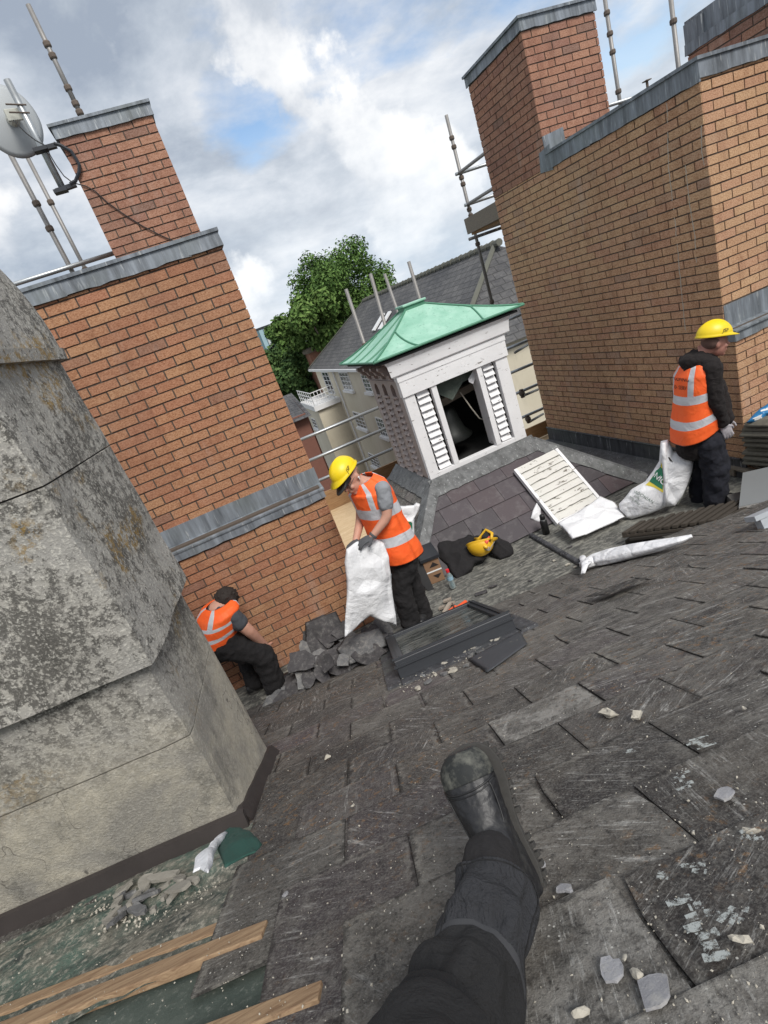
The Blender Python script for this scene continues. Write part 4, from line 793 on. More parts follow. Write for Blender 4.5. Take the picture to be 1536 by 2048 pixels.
# glass office block
a=onY(512,668,230.); b=onY(566,650,230.); z0=GZ
T=thing('office_block',(a[0]+4,234,GZ),'distant glass office block between the left pier and the trees','office building')
zt4=float(onY(535,655,230.)[2]); xa=float(a[0])-10; xb=float(b[0])
t=NT('striped_glazing'); s=t.n('ShaderNodeSeparateXYZ'); t.l(t.pos(),s.inputs[0]); wv2=t.m('FRACT',t.m('MULTIPLY',s.outputs[0],.16)); c=t.ramp(wv2,[(0,(.10,.16,.19)),(.3,(.06,.11,.13)),(.34,(.30,.42,.47)),(.6,(.09,.14,.17)),(.66,(.5,.52,.52)),(.8,(.08,.12,.14))],'CONSTANT'); mm=t.done(c,.3)
mb=MB(); mb.aabb((xa,230,z0),(xb-5,240,zt4)); mb.aabb((xb-5,231,z0),(xb+1,240,zt4-1)); mb.build('facade',mm,T); mb=MB(); mb.aabb((xa,230.2,zt4),(xb-5,240,zt4+1)); mb.build('roof_edge',MAT['anthracite'],T)
# ---- trees
def leafmat(name,a_,b_):
    t=NT(name); at=t.attr(); n=t.noise(.25,4,.6); c=t.mix(at,a_,b_); c=t.mix(t.ramp(n,[(.4,0.),(.65,.5)]),c,sc(a_,.7)); return t.done(c,.75,Specular_IOR_Level=.15)
LM=[leafmat('leaf_mid',(.04,.085,.02),(.15,.25,.065)),leafmat('leaf_yellow',(.055,.11,.025),(.18,.27,.075)),leafmat('leaf_dark',(.035,.075,.025),(.12,.19,.06))]
def tree(px,R,Y,nblob,nleaf,ls,mat,label,seed,sq=.9,low=.35):
    c=onY(*px,Y); rg=np.random.default_rng(seed); T=thing('tree',(c[0],c[1],GZ),label,'tree','trees beyond the turret')
    bl=[]
    for k in range(nblob):
        d=rg.normal(size=3); d/=np.linalg.norm(d); d[2]=abs(d[2])*1.0 if rg.random()<.75 else -abs(d[2])*low
        rr_=R*(.5+.42*rg.random()); bl.append((c+d*V(1,1,sq)*rr_,R*(.13+.15*rg.random())))
    bl.append((c,R*.4)); w=np.array([b[1]**2 for b in bl]); w/=w.sum(); idx=rg.choice(len(bl),nleaf,p=w); B=np.array([b[0] for b in bl])[idx]; Rr=np.array([b[1] for b in bl])[idx]
    d=rg.normal(size=(nleaf,3)); d/=np.linalg.norm(d,axis=1)[:,None]; P=B+d*(Rr*(.45+.75*rg.random(nleaf)**.8))[:,None]
    n=d+rg.normal(size=(nleaf,3))*.55+V(0,0,.35); n/=np.linalg.norm(n,axis=1)[:,None]; t1=np.cross(n,rg.normal(size=(nleaf,3))); t1/=np.linalg.norm(t1,axis=1)[:,None]; t2=np.cross(n,t1); s=ls*(.6+.8*rg.random(nleaf))[:,None]
    vs=np.stack([P-t1*s,P-t2*s*.6+n*s*.15,P+t1*s,P+t2*s*.6+n*s*.15],1).reshape(-1,3); fs=[(4*i,4*i+1,4*i+2,4*i+3) for i in range(nleaf)]
    mesh('crown',vs,fs,mat,T,attr=rg.random(nleaf)**1.3)
    mb=MB(); mb.tube([(c[0],c[1],GZ),(c[0]+.2,c[1],c[2]-R*.6),(c[0]-.1,c[1],c[2])],[R*.07,R*.05,R*.02],8)
    for k in range(9):
        b=bl[int(rg.integers(len(bl)-1))][0]; s0=V(c[0],c[1],c[2]-R*.6+R*.4*rg.random()); mb.tube([s0,(s0+b)/2+V(0,0,-.1*R),b],[R*.03,R*.02,R*.006],6)
    mb.build('trunk',MAT['timber_old'],T,True)
tree((688,598),5.0,48.,56,30000,.125,LM[0],'tall broad dark green tree rising above the cream building roof',1)
tree((640,660),3.6,45.,16,11000,.18,LM[1],'lower green tree at the foot of the tallest tree',2)
tree((590,745),4.2,50.,20,14000,.19,LM[2],'dark leafy tree behind the chimney pots',3)
tree((575,700),2.6,52.,10,7000,.18,LM[0],'small rounded tree beside the distant office block',4)
tree((640,775),3.6,50.,14,10000,.18,LM[2],'leafy tree directly left of the cream building gutter',5)
tree((545,765),3.4,58.,12,8000,.18,LM[1],'tree farthest left, half hidden by the left brick pier',6)
# ============================================================ scaffolding
def collar(mb,p,ax,r=.033,l=.05):
    ax=nrm(ax); p=np.array(p); mb.tube([p-ax*l/2,p-ax*l*.3,p+ax*l*.3,p+ax*l/2],[r*.85,r,r,r*.85],10)
def standard(T,p,q,col,r=.0242,mat='steel_old',name='standard'):
    mb=MB(); mb.tube([p,q],r,12); s=mb.build(name,MAT[mat],T,True)
    p=np.array(p);q=np.array(q)
    for c in col:
        mb=MB(); collar(mb,p+(q-p)*c,q-p,r*1.55,.055); mb.build('coupler',MAT['rust'],s)
    return s
def vpole(T,pt,pb,Y,col,zb=None,**k):
    A,B=onY(*pt,Y),onY(*pb,Y); x=(A[0]+B[0])/2
    A[0]=x+(A[0]-x)*.6; B[0]=x+(B[0]-x)*.6
    if zb is not None: B=A+(B-A)*((zb-A[2])/(B[2]-A[2]))
    return standard(T,A,B,col,**k)
T=thing('scaffold',(-.6,7.2,-3),'scaffold tubes and ledger rising behind the left brick pier beside the dish','scaffold')
Yp=7.6
vpole(T,(55,10),(168,240),Yp,[.33,.43,.71,.85,.93],r=.026)
vpole(T,(-4,265),(155,560),Yp-.5,[.27,.37,.57,.66,.93],zb=.3,r=.026)
vpole(T,(38,285),(178,550),Yp,[.24,.53,.73,.85],zb=.3,r=.023)
A,B=onY(50,577,Yp-.56),onY(240,518,Yp-.56); B[2]=A[2]=(A[2]+B[2])/2+.07; mb=MB(); mb.tube([A-V(1.2,0,0),B+V(.3,0,0)],.0242,12); mb.build('ledger',MAT['steel'],T,True)
T=thing('scaffold',(5.5,6.9,0),'scaffold standards and guard rail rising behind the tower coping at top right','scaffold')
Yq=7.3
vpole(T,(1209,-8),(1240,208),Yq,[.08,.18,.27,.47,.56,.82],zb=.3,r=.027); vpole(T,(1341,-8),(1358,145),6.2,[.14,.54],zb=.3,r=.027)
A,B=onY(1196,216,Yq-.05),onY(1300,187,Yq-.05); B[2]=A[2]=(A[2]+B[2])/2; mb=MB(); mb.tube([A-V(.2,0,0),B+V(.9,0,0)],.0242,12); mb.build('ledger',MAT['steel'],T,True)
a=onY(1297,188,Yq); mb=MB(); mb.tube([a,a+V(0,0,.16)],.018,8); mb.cb(a+V(0,0,.165),V(.09,0,0),V(0,.09,0),V(0,0,.012)); mb.build('base_jack',MAT['rust'],T)
T=thing('scaffold',(4,8.4,-3),'scaffold standard with ledgers and toe boards against the left edge of the brick tower','scaffold')
Ys=8.4
s=vpole(T,(893,230),(992,640),Ys,[.1,.14,.28,.31,.43,.46,.60,.9],r=.0255)
for (y1,x1) in ((347,917),(409,935)):
    A=onY(x1,y1,Ys-.03); mb=MB(); mb.tube([A-V(.05,0,0),A+V(1.6,0,0)],.0242,10); mb.build('ledger',MAT['steel'],T,True); mb=MB(); mb.tube([A,A+V(0,-2.2,0)],.0242,10); mb.build('transom',MAT['steel_old'],T,True)
A=onY(934,455,Ys-.1); mb=MB(); mb.box(A-V(.02,0,.1),V(.035,0,0),V(0,-2.6,0),V(0,0,.22)); mb.build('toe_board',MAT['timber_old'],T); 
for k in range(3): mb=MB(); mb.box(A+V(.05+.24*k,0,-.13),V(.225,0,0),V(0,-2.6,0),V(0,0,.038)); mb.build('scaffold_board',MAT['timber'] if k<1 else MAT['timber_old'],T)
mb=MB(); mb.tube([A+V(0,.03,-.17),A+V(1.5,.03,-.17)],.0242,8); mb.build('transom',MAT['steel_old'],T,True)
o=MB(); o.box(A+V(.02,-.5,-.09),V(.01,0,0),V(0,-.9,0),V(0,0,.06)); o=o.build('packing_strip',simple('blue_plastic',(.03,.2,.5),.5)); tag(o,'blue plastic strip lying on the scaffold boards beside the tower','plastic strip')
T=thing('scaffold',(2.5,7.9,-4),'edge scaffold of galvanised rails and standards running behind the bell turret','scaffold')
Yt=7.9
for (p,q,cc_) in (((692,578),(727,683),[.55]),((742,547),(766,640),[.45]),((768,548),(806,650),[.4]),((817,523),(838,592),[.5])):
    vpole(T,p,q,Yt if p[0]!=768 else Yt+.9,[.15],zb=-5,r=.026)
def rail(pl,pr,Y,ext=(0,0)):
    A,B=onY(*pl,Y),onY(*pr,Y); z=(A[2]+B[2])/2; mb=MB(); mb.tube([(A[0]-ext[0],Y,z),(B[0]+ext[1],Y,z)],.0242,10); mb.build('guard_rail',MAT['steel'],T,True)
for a_,b_ in (((600,879),(756,817)),((617,922),(769,858)),((633,962),(785,899))): rail(a_,b_,Yt-.06,(.6,.2))
for a_,b_ in (((1025,636),(1055,624)),((1030,691),(1056,681)),((1030,741),(1065,729)),((1036,783),(1076,771)),((1046,832),(1086,819))): rail(a_,b_,Yt-.1,(.3,.6))
for (x_,y_) in ((1044,787),(1056,838)):
    c=onY(x_,y_,Yt-.15); mb=MB(); collar(mb,c,V(1,0,0),.045,.07); mb.cb(c,V(.05,0,0),V(0,.05,0),V(0,0,.14)); mb.build('coupler',MAT['rust'],T)
for (x_,y_,x2,y2) in ((1050,790,1076,779),(1062,842,1086,828),(1030,705,1058,688)):
    A,B=onY(x_,y_,Yt-.2),onY(x2,y2,Yt+.5); mb=MB(); mb.tube([A,B],.022,8); mb.build('brace',MAT['steel_old'],T,True)
# plywood decks
def plank(name,px,Z,label,mat='ply',th=.03):
    P=[onZ(*q,Z) for q in px]; mb=MB(); n=np.cross(P[1]-P[0],P[2]-P[0]); P=P if n[2]>0 else P[::-1]; mb.slab(P,V(0,0,th)); o=mb.build(name,MAT[mat]); return tag(o,label,'board')
mb=MB(); zd=float(onY(645,1000,Yt-.35)[2]); zdk=-3.1
a=onY(640,985,Yt-.3); b=onY(792,925,Yt-.3); mb=MB(); z=(a[2]+b[2])/2; mb.aabb((a[0]-.3,Yt-.3,z-.32),(b[0]+.5,Yt-.27,z+.0)); o=mb.build('toe_board',MAT['timber']); tag(o,'long timber toe board under the guard rails left of the turret','board')
mb=MB(); zq=float(onY(665,1040,6.2)[2]); mb.aabb((a[0]-.3,5.6,z-.33),(1.25,Yt-.31,z-.30)); o=mb.build('plywood_sheet',MAT['ply']); tag(o,'pale plywood deck sheet between the left pier and the turret','board')
a=onY(1056,884,7.5); b=onY(1096,868,7.5); mb=MB(); mb.aabb((a[0]-.25,7.5,a[2]-.02),(b[0]+.3,7.53,a[2]+.21)); o=mb.build('toe_board',MAT['timber']); tag(o,'orange-brown plywood upstand between the turret and the tower','board')
mb=MB(); mb.aabb((a[0]-.25,7.1,a[2]-.05),(b[0]+.3,7.49,a[2]-.02)); o=mb.build('plywood_sheet',MAT['ply']); tag(o,'pale plywood strip lying between the turret and the tower','board')
# ---- satellite dish on its bracket
T=thing('satellite_dish',onY(30,240,CY-.15),'grey satellite dish seen from behind on a bracket beside the slim chimney','satellite dish')
Yd=CY+.05; A,B=onY(14,160,Yd),onY(124,374,Yd); xm=(A[0]+B[0])/2; mb=MB(); mb.tube([A,B],.031,14); pole=mb.build('mast',MAT['steel'],T,True)
c=onY(20,240,Yd+.18); rd=.275; nv=nrm(V(-.30,1,.12)); e1=nrm(np.cross(nv,UZ)); e2=np.cross(e1,nv); vs=[];K=40;NRg=8
for i in range(NRg+1):
    r_k=rd*i/NRg; off=.05*(i/NRg)**2
    for k in range(K): a=2*math.pi*k/K; vs.append(c+(e1*math.cos(a)*.93+e2*math.sin(a)*1.06)*r_k+nv*off)
fs=[(i*K+k,i*K+(k+1)%K,(i+1)*K+(k+1)%K,(i+1)*K+k) for i in range(NRg) for k in range(K)]
d=mesh('dish',vs,fs,simple('dish_grey',(.40,.42,.43),.45,var=.1,scale=6),T,True); d.modifiers.new('s','SOLIDIFY').thickness=.006
mb=MB(); rim=[c+(e1*math.cos(2*math.pi*k/K)*.93+e2*math.sin(2*math.pi*k/K)*1.06)*rd+nv*.05 for k in range(K+1)]; mb.tube(rim,.006,6,cap=False); mb.build('rim',MAT['steel_old'],T,True)
hb_=onY(27,232,Yd+.09); mb=MB(); mb.tube([hb_+nv*.09,hb_-nv*.03],[.06,.05],14); mb.cb(hb_-nv*.03,e1*.13,e2*.09,nv*.03); mb.build('mounting_plate',simple('plate_cream',(.5,.5,.44),.5),T,bev=.004)
mb=MB()
for (x_,y_) in ((34,212),(41,228)): q=onY(x_,y_,Yd); mb.tube([q-V(.08,.03,-.02),q+V(.08,-.03,-.02)],.007,6)
mb.build('u_bolt',MAT['rust'],T)
mb=MB()
for (x_,y_,x2,y2) in ((70,298,110,287),(110,380,150,366)):
    A_,B_=onY(x_,y_,CY-.0),onY(x2,y2,CY+.0); mb.box(A_+V(0,.02,-.018),B_-A_,V(0,.05,0),V(0,0,.036)); mb.cb(onY(x_+12,y_+2,CY-.02),V(.12,0,0),V(0,.09,0),V(0,0,.03))
pts=[onY(x_,y_,CY-.03) for x_,y_ in ((108,287),(122,291),(143,303),(152,317),(159,330),(158,345),(151,362),(140,368))]; mb.tube(pts,.016,6)
mb.build('wall_bracket',MAT['anthracite'],T)
mb=MB(); pts=[onY(x_,y_,CY-.02) for x_,y_ in ((27,240),(38,252),(52,266),(70,280),(92,292),(100,310),(112,330),(128,352),(145,365),(155,368),(172,372),(190,382),(215,405),(250,430),(285,452),(320,470),(356,486))]
sm=[]
for i in range(len(pts)-1):
    for k in range(3): sm.append(pts[i]+(pts[i+1]-pts[i])*k/3)
mb.tube(sm+[pts[-1]],.0055,6); o=mb.build('cable',MAT['black'],None,True); tag(o,'thin black aerial cable running from the dish down the slim chimney','cable')
# ============================================================ loose things
def zz(s,ox,oy): return lambda *pts: [(ox+x/s,oy+y/s) for x,y in pts]
class Pl:
    def __init__(s,p,n): s.p=np.array(p,float); s.n=nrm(n)
    def __call__(s,x,y,h=0.): return onP(x,y,s.p+s.n*h,s.n)
def pillow(pl,px,bulge,name,mat,parent=None,wr=.01,ws=6.,nr=14,seed=0.,back=.3,res=5,sharp=0.,c=None,mi=True):
    """closed cloth shape whose outline lies in plane pl (n towards the viewer), thick at the middle"""
    O=[pl(*q) for q in px]; out=[]
    for i in range(len(O)):
        for k in range(res): out.append(O[i]+(O[(i+1)%len(O)]-O[i])*k/res)
    out=np.array(out); cc=out.mean(0) if c is None else pl(*c); n=pl.n; M_=len(out); vs=[];fs=[]
    def P(k,r,side):
        q=cc+(out[k]-cc)*r; b=bulge if side>0 else -bulge*back
        h=b*math.sqrt(max(0,1-r*r)); v=Vector(tuple(q*ws+seed)); w_=mn.noise(v)+.5*mn.noise(v*2.3); rd=1-2*abs(mn.noise(Vector(tuple(q*ws*.7+seed+9)))); w_+=sharp*(rd*rd-.4)
        return q+n*(h+wr*w_*(1 if r<.999 else .35)*(1 if side>0 else .6))
    for side in (1,-1):
        for i in range(1,nr+(1 if side>0 else 0)):
            for k in range(M_): vs.append(P(k,i/nr,side))
        vs.append(cc+n*(bulge if side>0 else -bulge*back))
    f0=0; cF=nr*M_; b0=cF+1; cB=b0+(nr-1)*M_
    for i in range(nr-1):
        for k in range(M_): fs.append((i*M_+k,i*M_+(k+1)%M_,(i+1)*M_+(k+1)%M_,(i+1)*M_+k))
    for k in range(M_): fs.append((cF,(k+1)%M_,k))
    for i in range(nr-2):
        for k in range(M_): fs.append((b0+i*M_+k,b0+(i+1)*M_+k,b0+(i+1)*M_+(k+1)%M_,b0+i*M_+(k+1)%M_))
    for k in range(M_): fs.append((cB,b0+k,b0+(k+1)%M_)); fs.append((b0+(nr-2)*M_+k,(nr-1)*M_+k,(nr-1)*M_+(k+1)%M_,b0+(nr-2)*M_+(k+1)%M_))
    return mesh(name,vs,fs,mat,parent,True)
def wrapto(o,target,off=.004):
    m=o.modifiers.new('w','SHRINKWRAP'); m.target=target; m.wrap_method='NEAREST_SURFACEPOINT'; m.wrap_mode='ABOVE_SURFACE'; m.offset=off
def text(s,o,ex,ey,size,mat,parent,name='lettering',n=None,off=.004,shear=0.,target=None,bold=0.):
    cu=bpy.data.curves.new('t','FONT'); cu.body=s; cu.size=1.; cu.align_x='CENTER'; cu.align_y='CENTER'; cu.shear=shear; cu.offset=bold
    tmp=bpy.data.objects.new('t',cu); C.objects.link(tmp); dg=bpy.context.evaluated_depsgraph_get(); me=tmp.evaluated_get(dg).to_mesh(); bm=bmesh.new(); bm.from_mesh(me)
    bmesh.ops.triangulate(bm,faces=bm.faces[:]); 
    if target: bmesh.ops.subdivide_edges(bm,edges=[e for e in bm.edges if e.calc_length()>.25],cuts=2)
    ex=nrm(ex); ey=nrm(ey); nn=nrm(np.cross(ex,ey)); vs=[np.array(o)+ex*v.co.x*size+ey*v.co.y*size+nn*off for v in bm.verts]; bm.verts.index_update(); fs=[tuple(v.index for v in f.verts) for f in bm.faces]
    bm.free(); tmp.evaluated_get(dg).to_mesh_clear(); bpy.data.objects.remove(tmp); o2=mesh(name,vs,fs,mat,parent)
    if target: wrapto(o2,target,.004)
    return o2
def patch(pl,px,mat,parent,name,target,n=12,h=.1):
    """flat printed area given by 4 photo corners, wrapped on its sack"""
    a,b,c,d=[pl(*q,h) for q in px]; f=lambda u,v:(a*(1-u)+b*u)*(1-v)+(d*(1-u)+c*u)*v
    o=grid(name,f,n,n,mat,parent); wrapto(o,target,.002); return o
# ---- roof window
SK0,SK1,SV0,SV1,SH=-1.24,-.40,.06,1.2,.125
T=thing('roof_window',roof(-.8,.6),'dark grey framed roof window set in the slates near the worker in the middle','roof window')
mb=MB(); fw=.075
def rb(mb,u0_,u1_,v0,v1,h0,h1,r=0.): mb.box(roof(u0_,v1,h0),RX*(u1_-u0_),RD*(v1-v0),RN*(h1-h0),r)
rb(mb,SK0,SK1,SV1-fw,SV1,-.02,SH); rb(mb,SK0,SK1,SV0,SV0+fw,-.02,SH); rb(mb,SK0,SK0+fw,SV0+fw,SV1-fw,-.02,SH-.002); rb(mb,SK1-fw,SK1,SV0+fw,SV1-fw,-.02,SH-.002)
mb.build('frame',MAT['anthracite'],T,bev=.004)
mb=MB(); rb(mb,SK0-.012,SK1+.012,SV1-.03,SV1+.014,SH-.045,SH-.03); rb(mb,SK0-.01,SK1+.01,SV1-fw*.6,SV1-fw*.45,SH,SH+.012); rb(mb,SK0+fw*.45,SK0+fw*.6,SV0,SV1-fw,SH,SH+.01); rb(mb,SK1-fw*.6,SK1-fw*.45,SV0,SV1-fw,SH,SH+.01); mb.build('cover_trim',MAT['anthracite'],T)
mb=MB(); rb(mb,SK0+fw,SK1-fw,SV0+fw,SV1-fw,SH-.035,SH-.028); mb.build('glass_pane',MAT['dirtyglass'],T)
mb=MB(); rb(mb,SK0-.1,SK0-.003,SV0,SV1+.1,-.012,.012); rb(mb,SK1+.003,SK1+.12,SV0,SV1+.1,-.012,.014); rb(mb,SK0,SK1,SV1+.003,SV1+.13,-.01,.008); mb.build('lead_flashing',MAT['lead_dark'],T)
# ---- old louvre panel leaning on the skirt roof
n=nrm(nF); pl=Pl(HL+n*.075,n)
q=zz(5.12,1000,880)((168,268),(630,98),(1000,610),(560,915))
a,b,c,d=[pl(*p) for p in q]; ctr=(a+b+c+d)/4; e1=nrm((b-a)+(c-d)); e2=nrm(np.cross(n,e1)); wL=(np.linalg.norm(b-a)+np.linalg.norm(c-d))/2; hL=(np.linalg.norm(a-d)+np.linalg.norm(b-c))/2
T=thing('louvre_panel',ctr,'loose old louvre panel with flaking white slats, leaning on the purple slates','louvre')
O=ctr-e1*wL/2-e2*hL/2
mb=MB(); mb.box(O-n*.04,e1*.035,e2*hL,n*.055); mb.box(O+e1*(wL-.035)-n*.04,e1*.035,e2*hL,n*.055); mb.box(O-n*.04+e1*.035,e1*(wL-.07),e2*.03,n*.05); mb.build('frame',MAT['white'],T,bev=.003)
ns=9; rr=random.Random(8)
for k in range(ns):
    mb=MB(); y0=.03+(hL-.03)*k/ns; hh=(hL-.03)/ns; j=(rr.random()-.5)*.01; m=10; top=[]
    for i in range(m+1): top.append(O+e1*(.036+(wL-.072)*i/m)+e2*(y0+hh*1.12+(rr.random()-.5)*(.012 if k in (1,2,6,7) else .003))-n*.008)
    bot=[O+e1*(.036+(wL-.072)*i/m)+e2*(y0+(rr.random()-.5)*(.016 if k in (0,1,6) else .003))+n*(.018+j) for i in range(m+1)]
    for i in range(m): mb.slab([bot[i],bot[i+1],top[i+1],top[i]],n*.008)
    mb.build('slat',MAT['white_old'],T)
# ---- sacks
fp=Pl((0,0,FZ+.05),(0,0,1))
q=zz(5.12,1000,880)((590,850),(790,740),(930,650),(1030,570),(1180,640),(1225,700),(1283,790),(1120,865),(890,965),(735,1020),(680,950))
pf=Pl(fp(*q[8])+V(0,0,.02),nrm(V(0,-.35,1)))
o=pillow(pf,q,.02,'white_sack',MAT['sack'],None,.012,5,seed=3.,sharp=.8); tag(o,'empty white woven sack lying flat across the foot of the loose louvre panel','sack','white woven sacks')
mb=MB(); mb.slab([pf(*p,.022) for p in zz(5.12,1000,880)((1205,815),(1275,785),(1278,795),(1212,828))],pf.n*.003); mb.build('black_label',MAT['printk'],o)
q=zz(5.12,1000,880)((375,640),(415,700),(430,860),(310,805),(335,720)); o=pillow(Pl(onZ(1075,1040,FZ+.08),nrm(V(-.1,-1,.5))),q,.03,'white_sack',MAT['sack'],None,.01,6,seed=5.); tag(o,'scrap of white sack poking out beneath the left side of the louvre panel','sack','white woven sacks')
# rolled sack at the foot of the slope
A=dep(1172,1128,1.); 
pr=Pl(roof(0,.02,.06),RN)
pts=[(1166,1131),(1190,1120),(1222,1112),(1270,1101),(1320,1090),(1360,1080),(1384,1072)]; rad=[.058,.085,.098,.09,.07,.042,.02]
P=[pr(*p) for p in pts]; sp=[];sr=[]
for i in range(len(P)-1):
    for k in range(5): t_=k/5; sp.append(P[i]*(1-t_)+P[i+1]*t_); sr.append(rad[i]*(1-t_)+rad[i+1]*t_)
sp.append(P[-1]); sr.append(rad[-1]); mb=MB(); mb.tube(sp,sr,32,sq=.62,ref=RN); vs=np.array(mb.v)
for i in range(len(vs)):
    ring=i//32; k=i%32; ctr_=sp[min(ring,len(sp)-1)]; dd_=vs[i]-ctr_; vs[i]=ctr_+dd_*(1+.12*mn.noise(Vector((k*.45,ring*.12,1)))+.05*math.sin(k*1.6+ring*.05))
mb.v=[tuple(v) for v in vs]; o=mb.build('rolled_sack',MAT['sack'],None,True); tag(o,'white woven sack rolled into a long cone at the foot of the slates','sack','white woven sacks')
rr=random.Random(5); 
for k in range(5):
    m2=MB(); s0=P[0]+(P[1]-P[0])*.35+RN*(.03-.02*(k%3))+RD*(k-2)*-.022; e_=onP(1160+rr.random()*8,1115+k*8,roof(0,.0,.03+.012*(k%2)),RN); m2.tube([s0,(s0+e_)/2+RN*.02,e_],[.03,.03,.02],10,sq=.45,ref=RN); m2.build('folded_mouth',MAT['sack'],o,True)
# sack held by the middle worker
SKY=3.86; pl=Pl((0,SKY,0),(.15,-1,.05))
q=[(692,1098),(712,1084),(745,1074),(768,1086),(777,1112),(782,1150),(786,1190),(791,1225),(794,1252),(765,1243),(740,1232),(722,1246),(703,1265),(689,1276),(690,1245),(693,1200),(693,1160),(689,1125)]
o=pillow(pl,q,.045,'white_sack',MAT['sack'],None,.02,4.2,20,seed=2.4,sharp=1.3,back=.8,c=(738,1165)); tag(o,'white woven sack held open by the worker in the middle','sack','white woven sacks'); HELD=o
mb=MB(); mb.slab([pl(*p,.03) for p in ((774,1243),(788,1248),(787,1251),(773,1246))],pl.n*.003); lb=mb.build('black_label',MAT['printk'],o); wrapto(lb,o,.002)
# printed rubble bag by the tower
zb=zz(5.297,1130,840); bp=onZ(1270,1036,FZ); pl=Pl(bp,(-.62,-.75,.12))
q=zb((1015,225),(1090,205),(1135,290),(1145,330),(1270,350),(1380,370),(1345,560),(1300,690),(1250,800),(1170,905),(1070,915),(900,985),(700,1052),(640,1030),(580,950),(570,890),(620,840),(700,740),(850,650),(930,540),(1000,430))
bag=pillow(pl,q,.10,'rubble_bag',MAT['sack'],None,.018,5,20,seed=7.1,sharp=1.2,back=.8,c=zb((1000,720))[0]); tag(bag,'full white rubble bag with green printed band standing beside the brick tower','sack')
patch(pl,zb((1000,430),(1045,500),(1040,770),(830,660)),MAT['printy'],bag,'yellow_border',bag)
o=patch(pl,zb((980,465),(1040,525),(1035,738),(852,640)),MAT['printg'],bag,'green_band',bag); o.modifiers[0].offset=.004
e_x=nrm(pl(*zb((1045,655))[0],.1)-pl(*zb((895,560))[0],.1)); e_y=nrm(np.cross(pl.n,e_x)); e_x2=e_x
c0=pl(*zb((965,605))[0],.1)
text('NNIC',c0,e_x,e_y,.085,MAT['printw'],bag,target=bag,bold=.01).modifiers[0].offset=.006
text('CALEDONIAN',pl(*zb((797,792))[0],.1),nrm(pl(*zb((885,840))[0])-pl(*zb((715,740))[0])),e_y,.045,MAT['printgrey'],bag,target=bag)
text('bulk',pl(*zb((750,815))[0],.1),e_x,e_y,.045,MAT['printgrey'],bag,target=bag); text('of quality',pl(*zb((722,855))[0],.1),e_x,e_y,.04,MAT['printgrey'],bag,target=bag)
mb=MB(); mb.slab([pl(*p,.1) for p in zb((1108,395),(1128,392),(1152,440),(1130,430))],pl.n*.003); lb=mb.build('black_label',MAT['printk'],bag); wrapto(lb,bag,.003)
mb=MB(); hs=[pl(*p,.1) for p in zb((1040,240),(1050,400),(1065,600),(1075,780),(1060,900))]; mb.tube(hs,[.02,.022,.02,.018,.012],10); hm=mb.build('side_seam',MAT['sack'],bag,True)
q=zb((1290,560),(1345,600),(1300,700),(1270,790),(1190,905),(1110,915),(1190,800),(1250,680)); o=pillow(Pl(bp+V(.12,.1,0),(-.62,-.75,.12)),q,.07,'crumpled_bag',simple('dusty_sack',(.38,.39,.35),.7,var=.3,scale=8,bump=.6,bd=.03),None,.02,8,seed=1.); tag(o,'crumpled dusty plastic bag tucked behind the full rubble bag','bag')
# sack with green print behind the middle worker
zc2=zz(4.267,640,900); pl=Pl(onZ(822,1125,FZ)+V(0,-.1,0),(-.25,-1,.15)); pl.p=pl(822,1090)
q=zc2((640,480),(800,470),(820,445),(855,460),(850,500),(810,520),(805,640),(810,800),(770,850),(735,860),(690,800),(650,640)); bag2=pillow(pl,q,.05,'rubble_bag',MAT['sack'],None,.012,7,14,seed=4.,sharp=1.); tag(bag2,'white rubble bag with green print propped behind the middle worker\'s back','sack')
o=patch(pl,zc2((655,610),(808,615),(808,790),(700,790)),MAT['printg'],bag2,'green_band',bag2); o.modifiers[0].offset=.004
patch(pl,zc2((660,595),(808,612),(808,628),(660,612)),MAT['printy'],bag2,'yellow_border',bag2).modifiers[0].offset=.005
text('NNIC',pl(*zc2((775,705))[0],.1),nrm(pl(*zc2((800,700))[0])-pl(*zc2((700,680))[0])),UZ,.075,MAT['printw'],bag2,target=bag2,bold=.01).modifiers[0].offset=.008
# ---- stack of ribbed tiles and things at the right edge
RT=thing('roof_tile_stack',onZ(1370,1050,FZ),'stack of dark ribbed roof tiles leaning across the gutter at the right worker\'s feet','roof tiles')
a=onZ(1246,1082,FZ+.06); b=onZ(1512,1052,FZ+.06); d1=nrm(b-a); d2=nrm(np.cross(UZ,d1)); rr=random.Random(9); far=onZ(1452,1000,FZ+.12)
L=np.linalg.norm(b-a)
mb=MB(); nr_=15
for k in range(nr_):
    p0=a+d1*(L*k/nr_); w_=L/nr_*.62; ln=.18+.20*(k/nr_)+.02*rr.random(); sh_=d1*(ln*.9); z0=.055+.03*(k/nr_)
    mb.box(p0+UZ*z0,d1*w_,d2*ln+sh_,UZ*.034,rr.random()); 
mb.box(a+UZ*.03,d1*L*.98,d2*.2+d1*.18,UZ*.028); mb.build('top_tile_layer',simple('mossy_tile',(.042,.034,.026),.9,var=.5,scale=25,bump=.5,bd=.01),RT,bev=.004)
mb=MB(); mb.box(a+V(.02,0,-.06),d1*L*.97,d2*.2+d1*.18,UZ*.06); mb.box(a+d1*.05+V(.0,.0,-.0)-d2*.02,d1*L*.8,d2*.2+d1*.1,UZ*.027); mb.build('lower_tile_layer',simple('dark_tile',(.016,.013,.010),.9,var=.5,scale=25,bump=.5,bd=.01),RT,bev=.004)
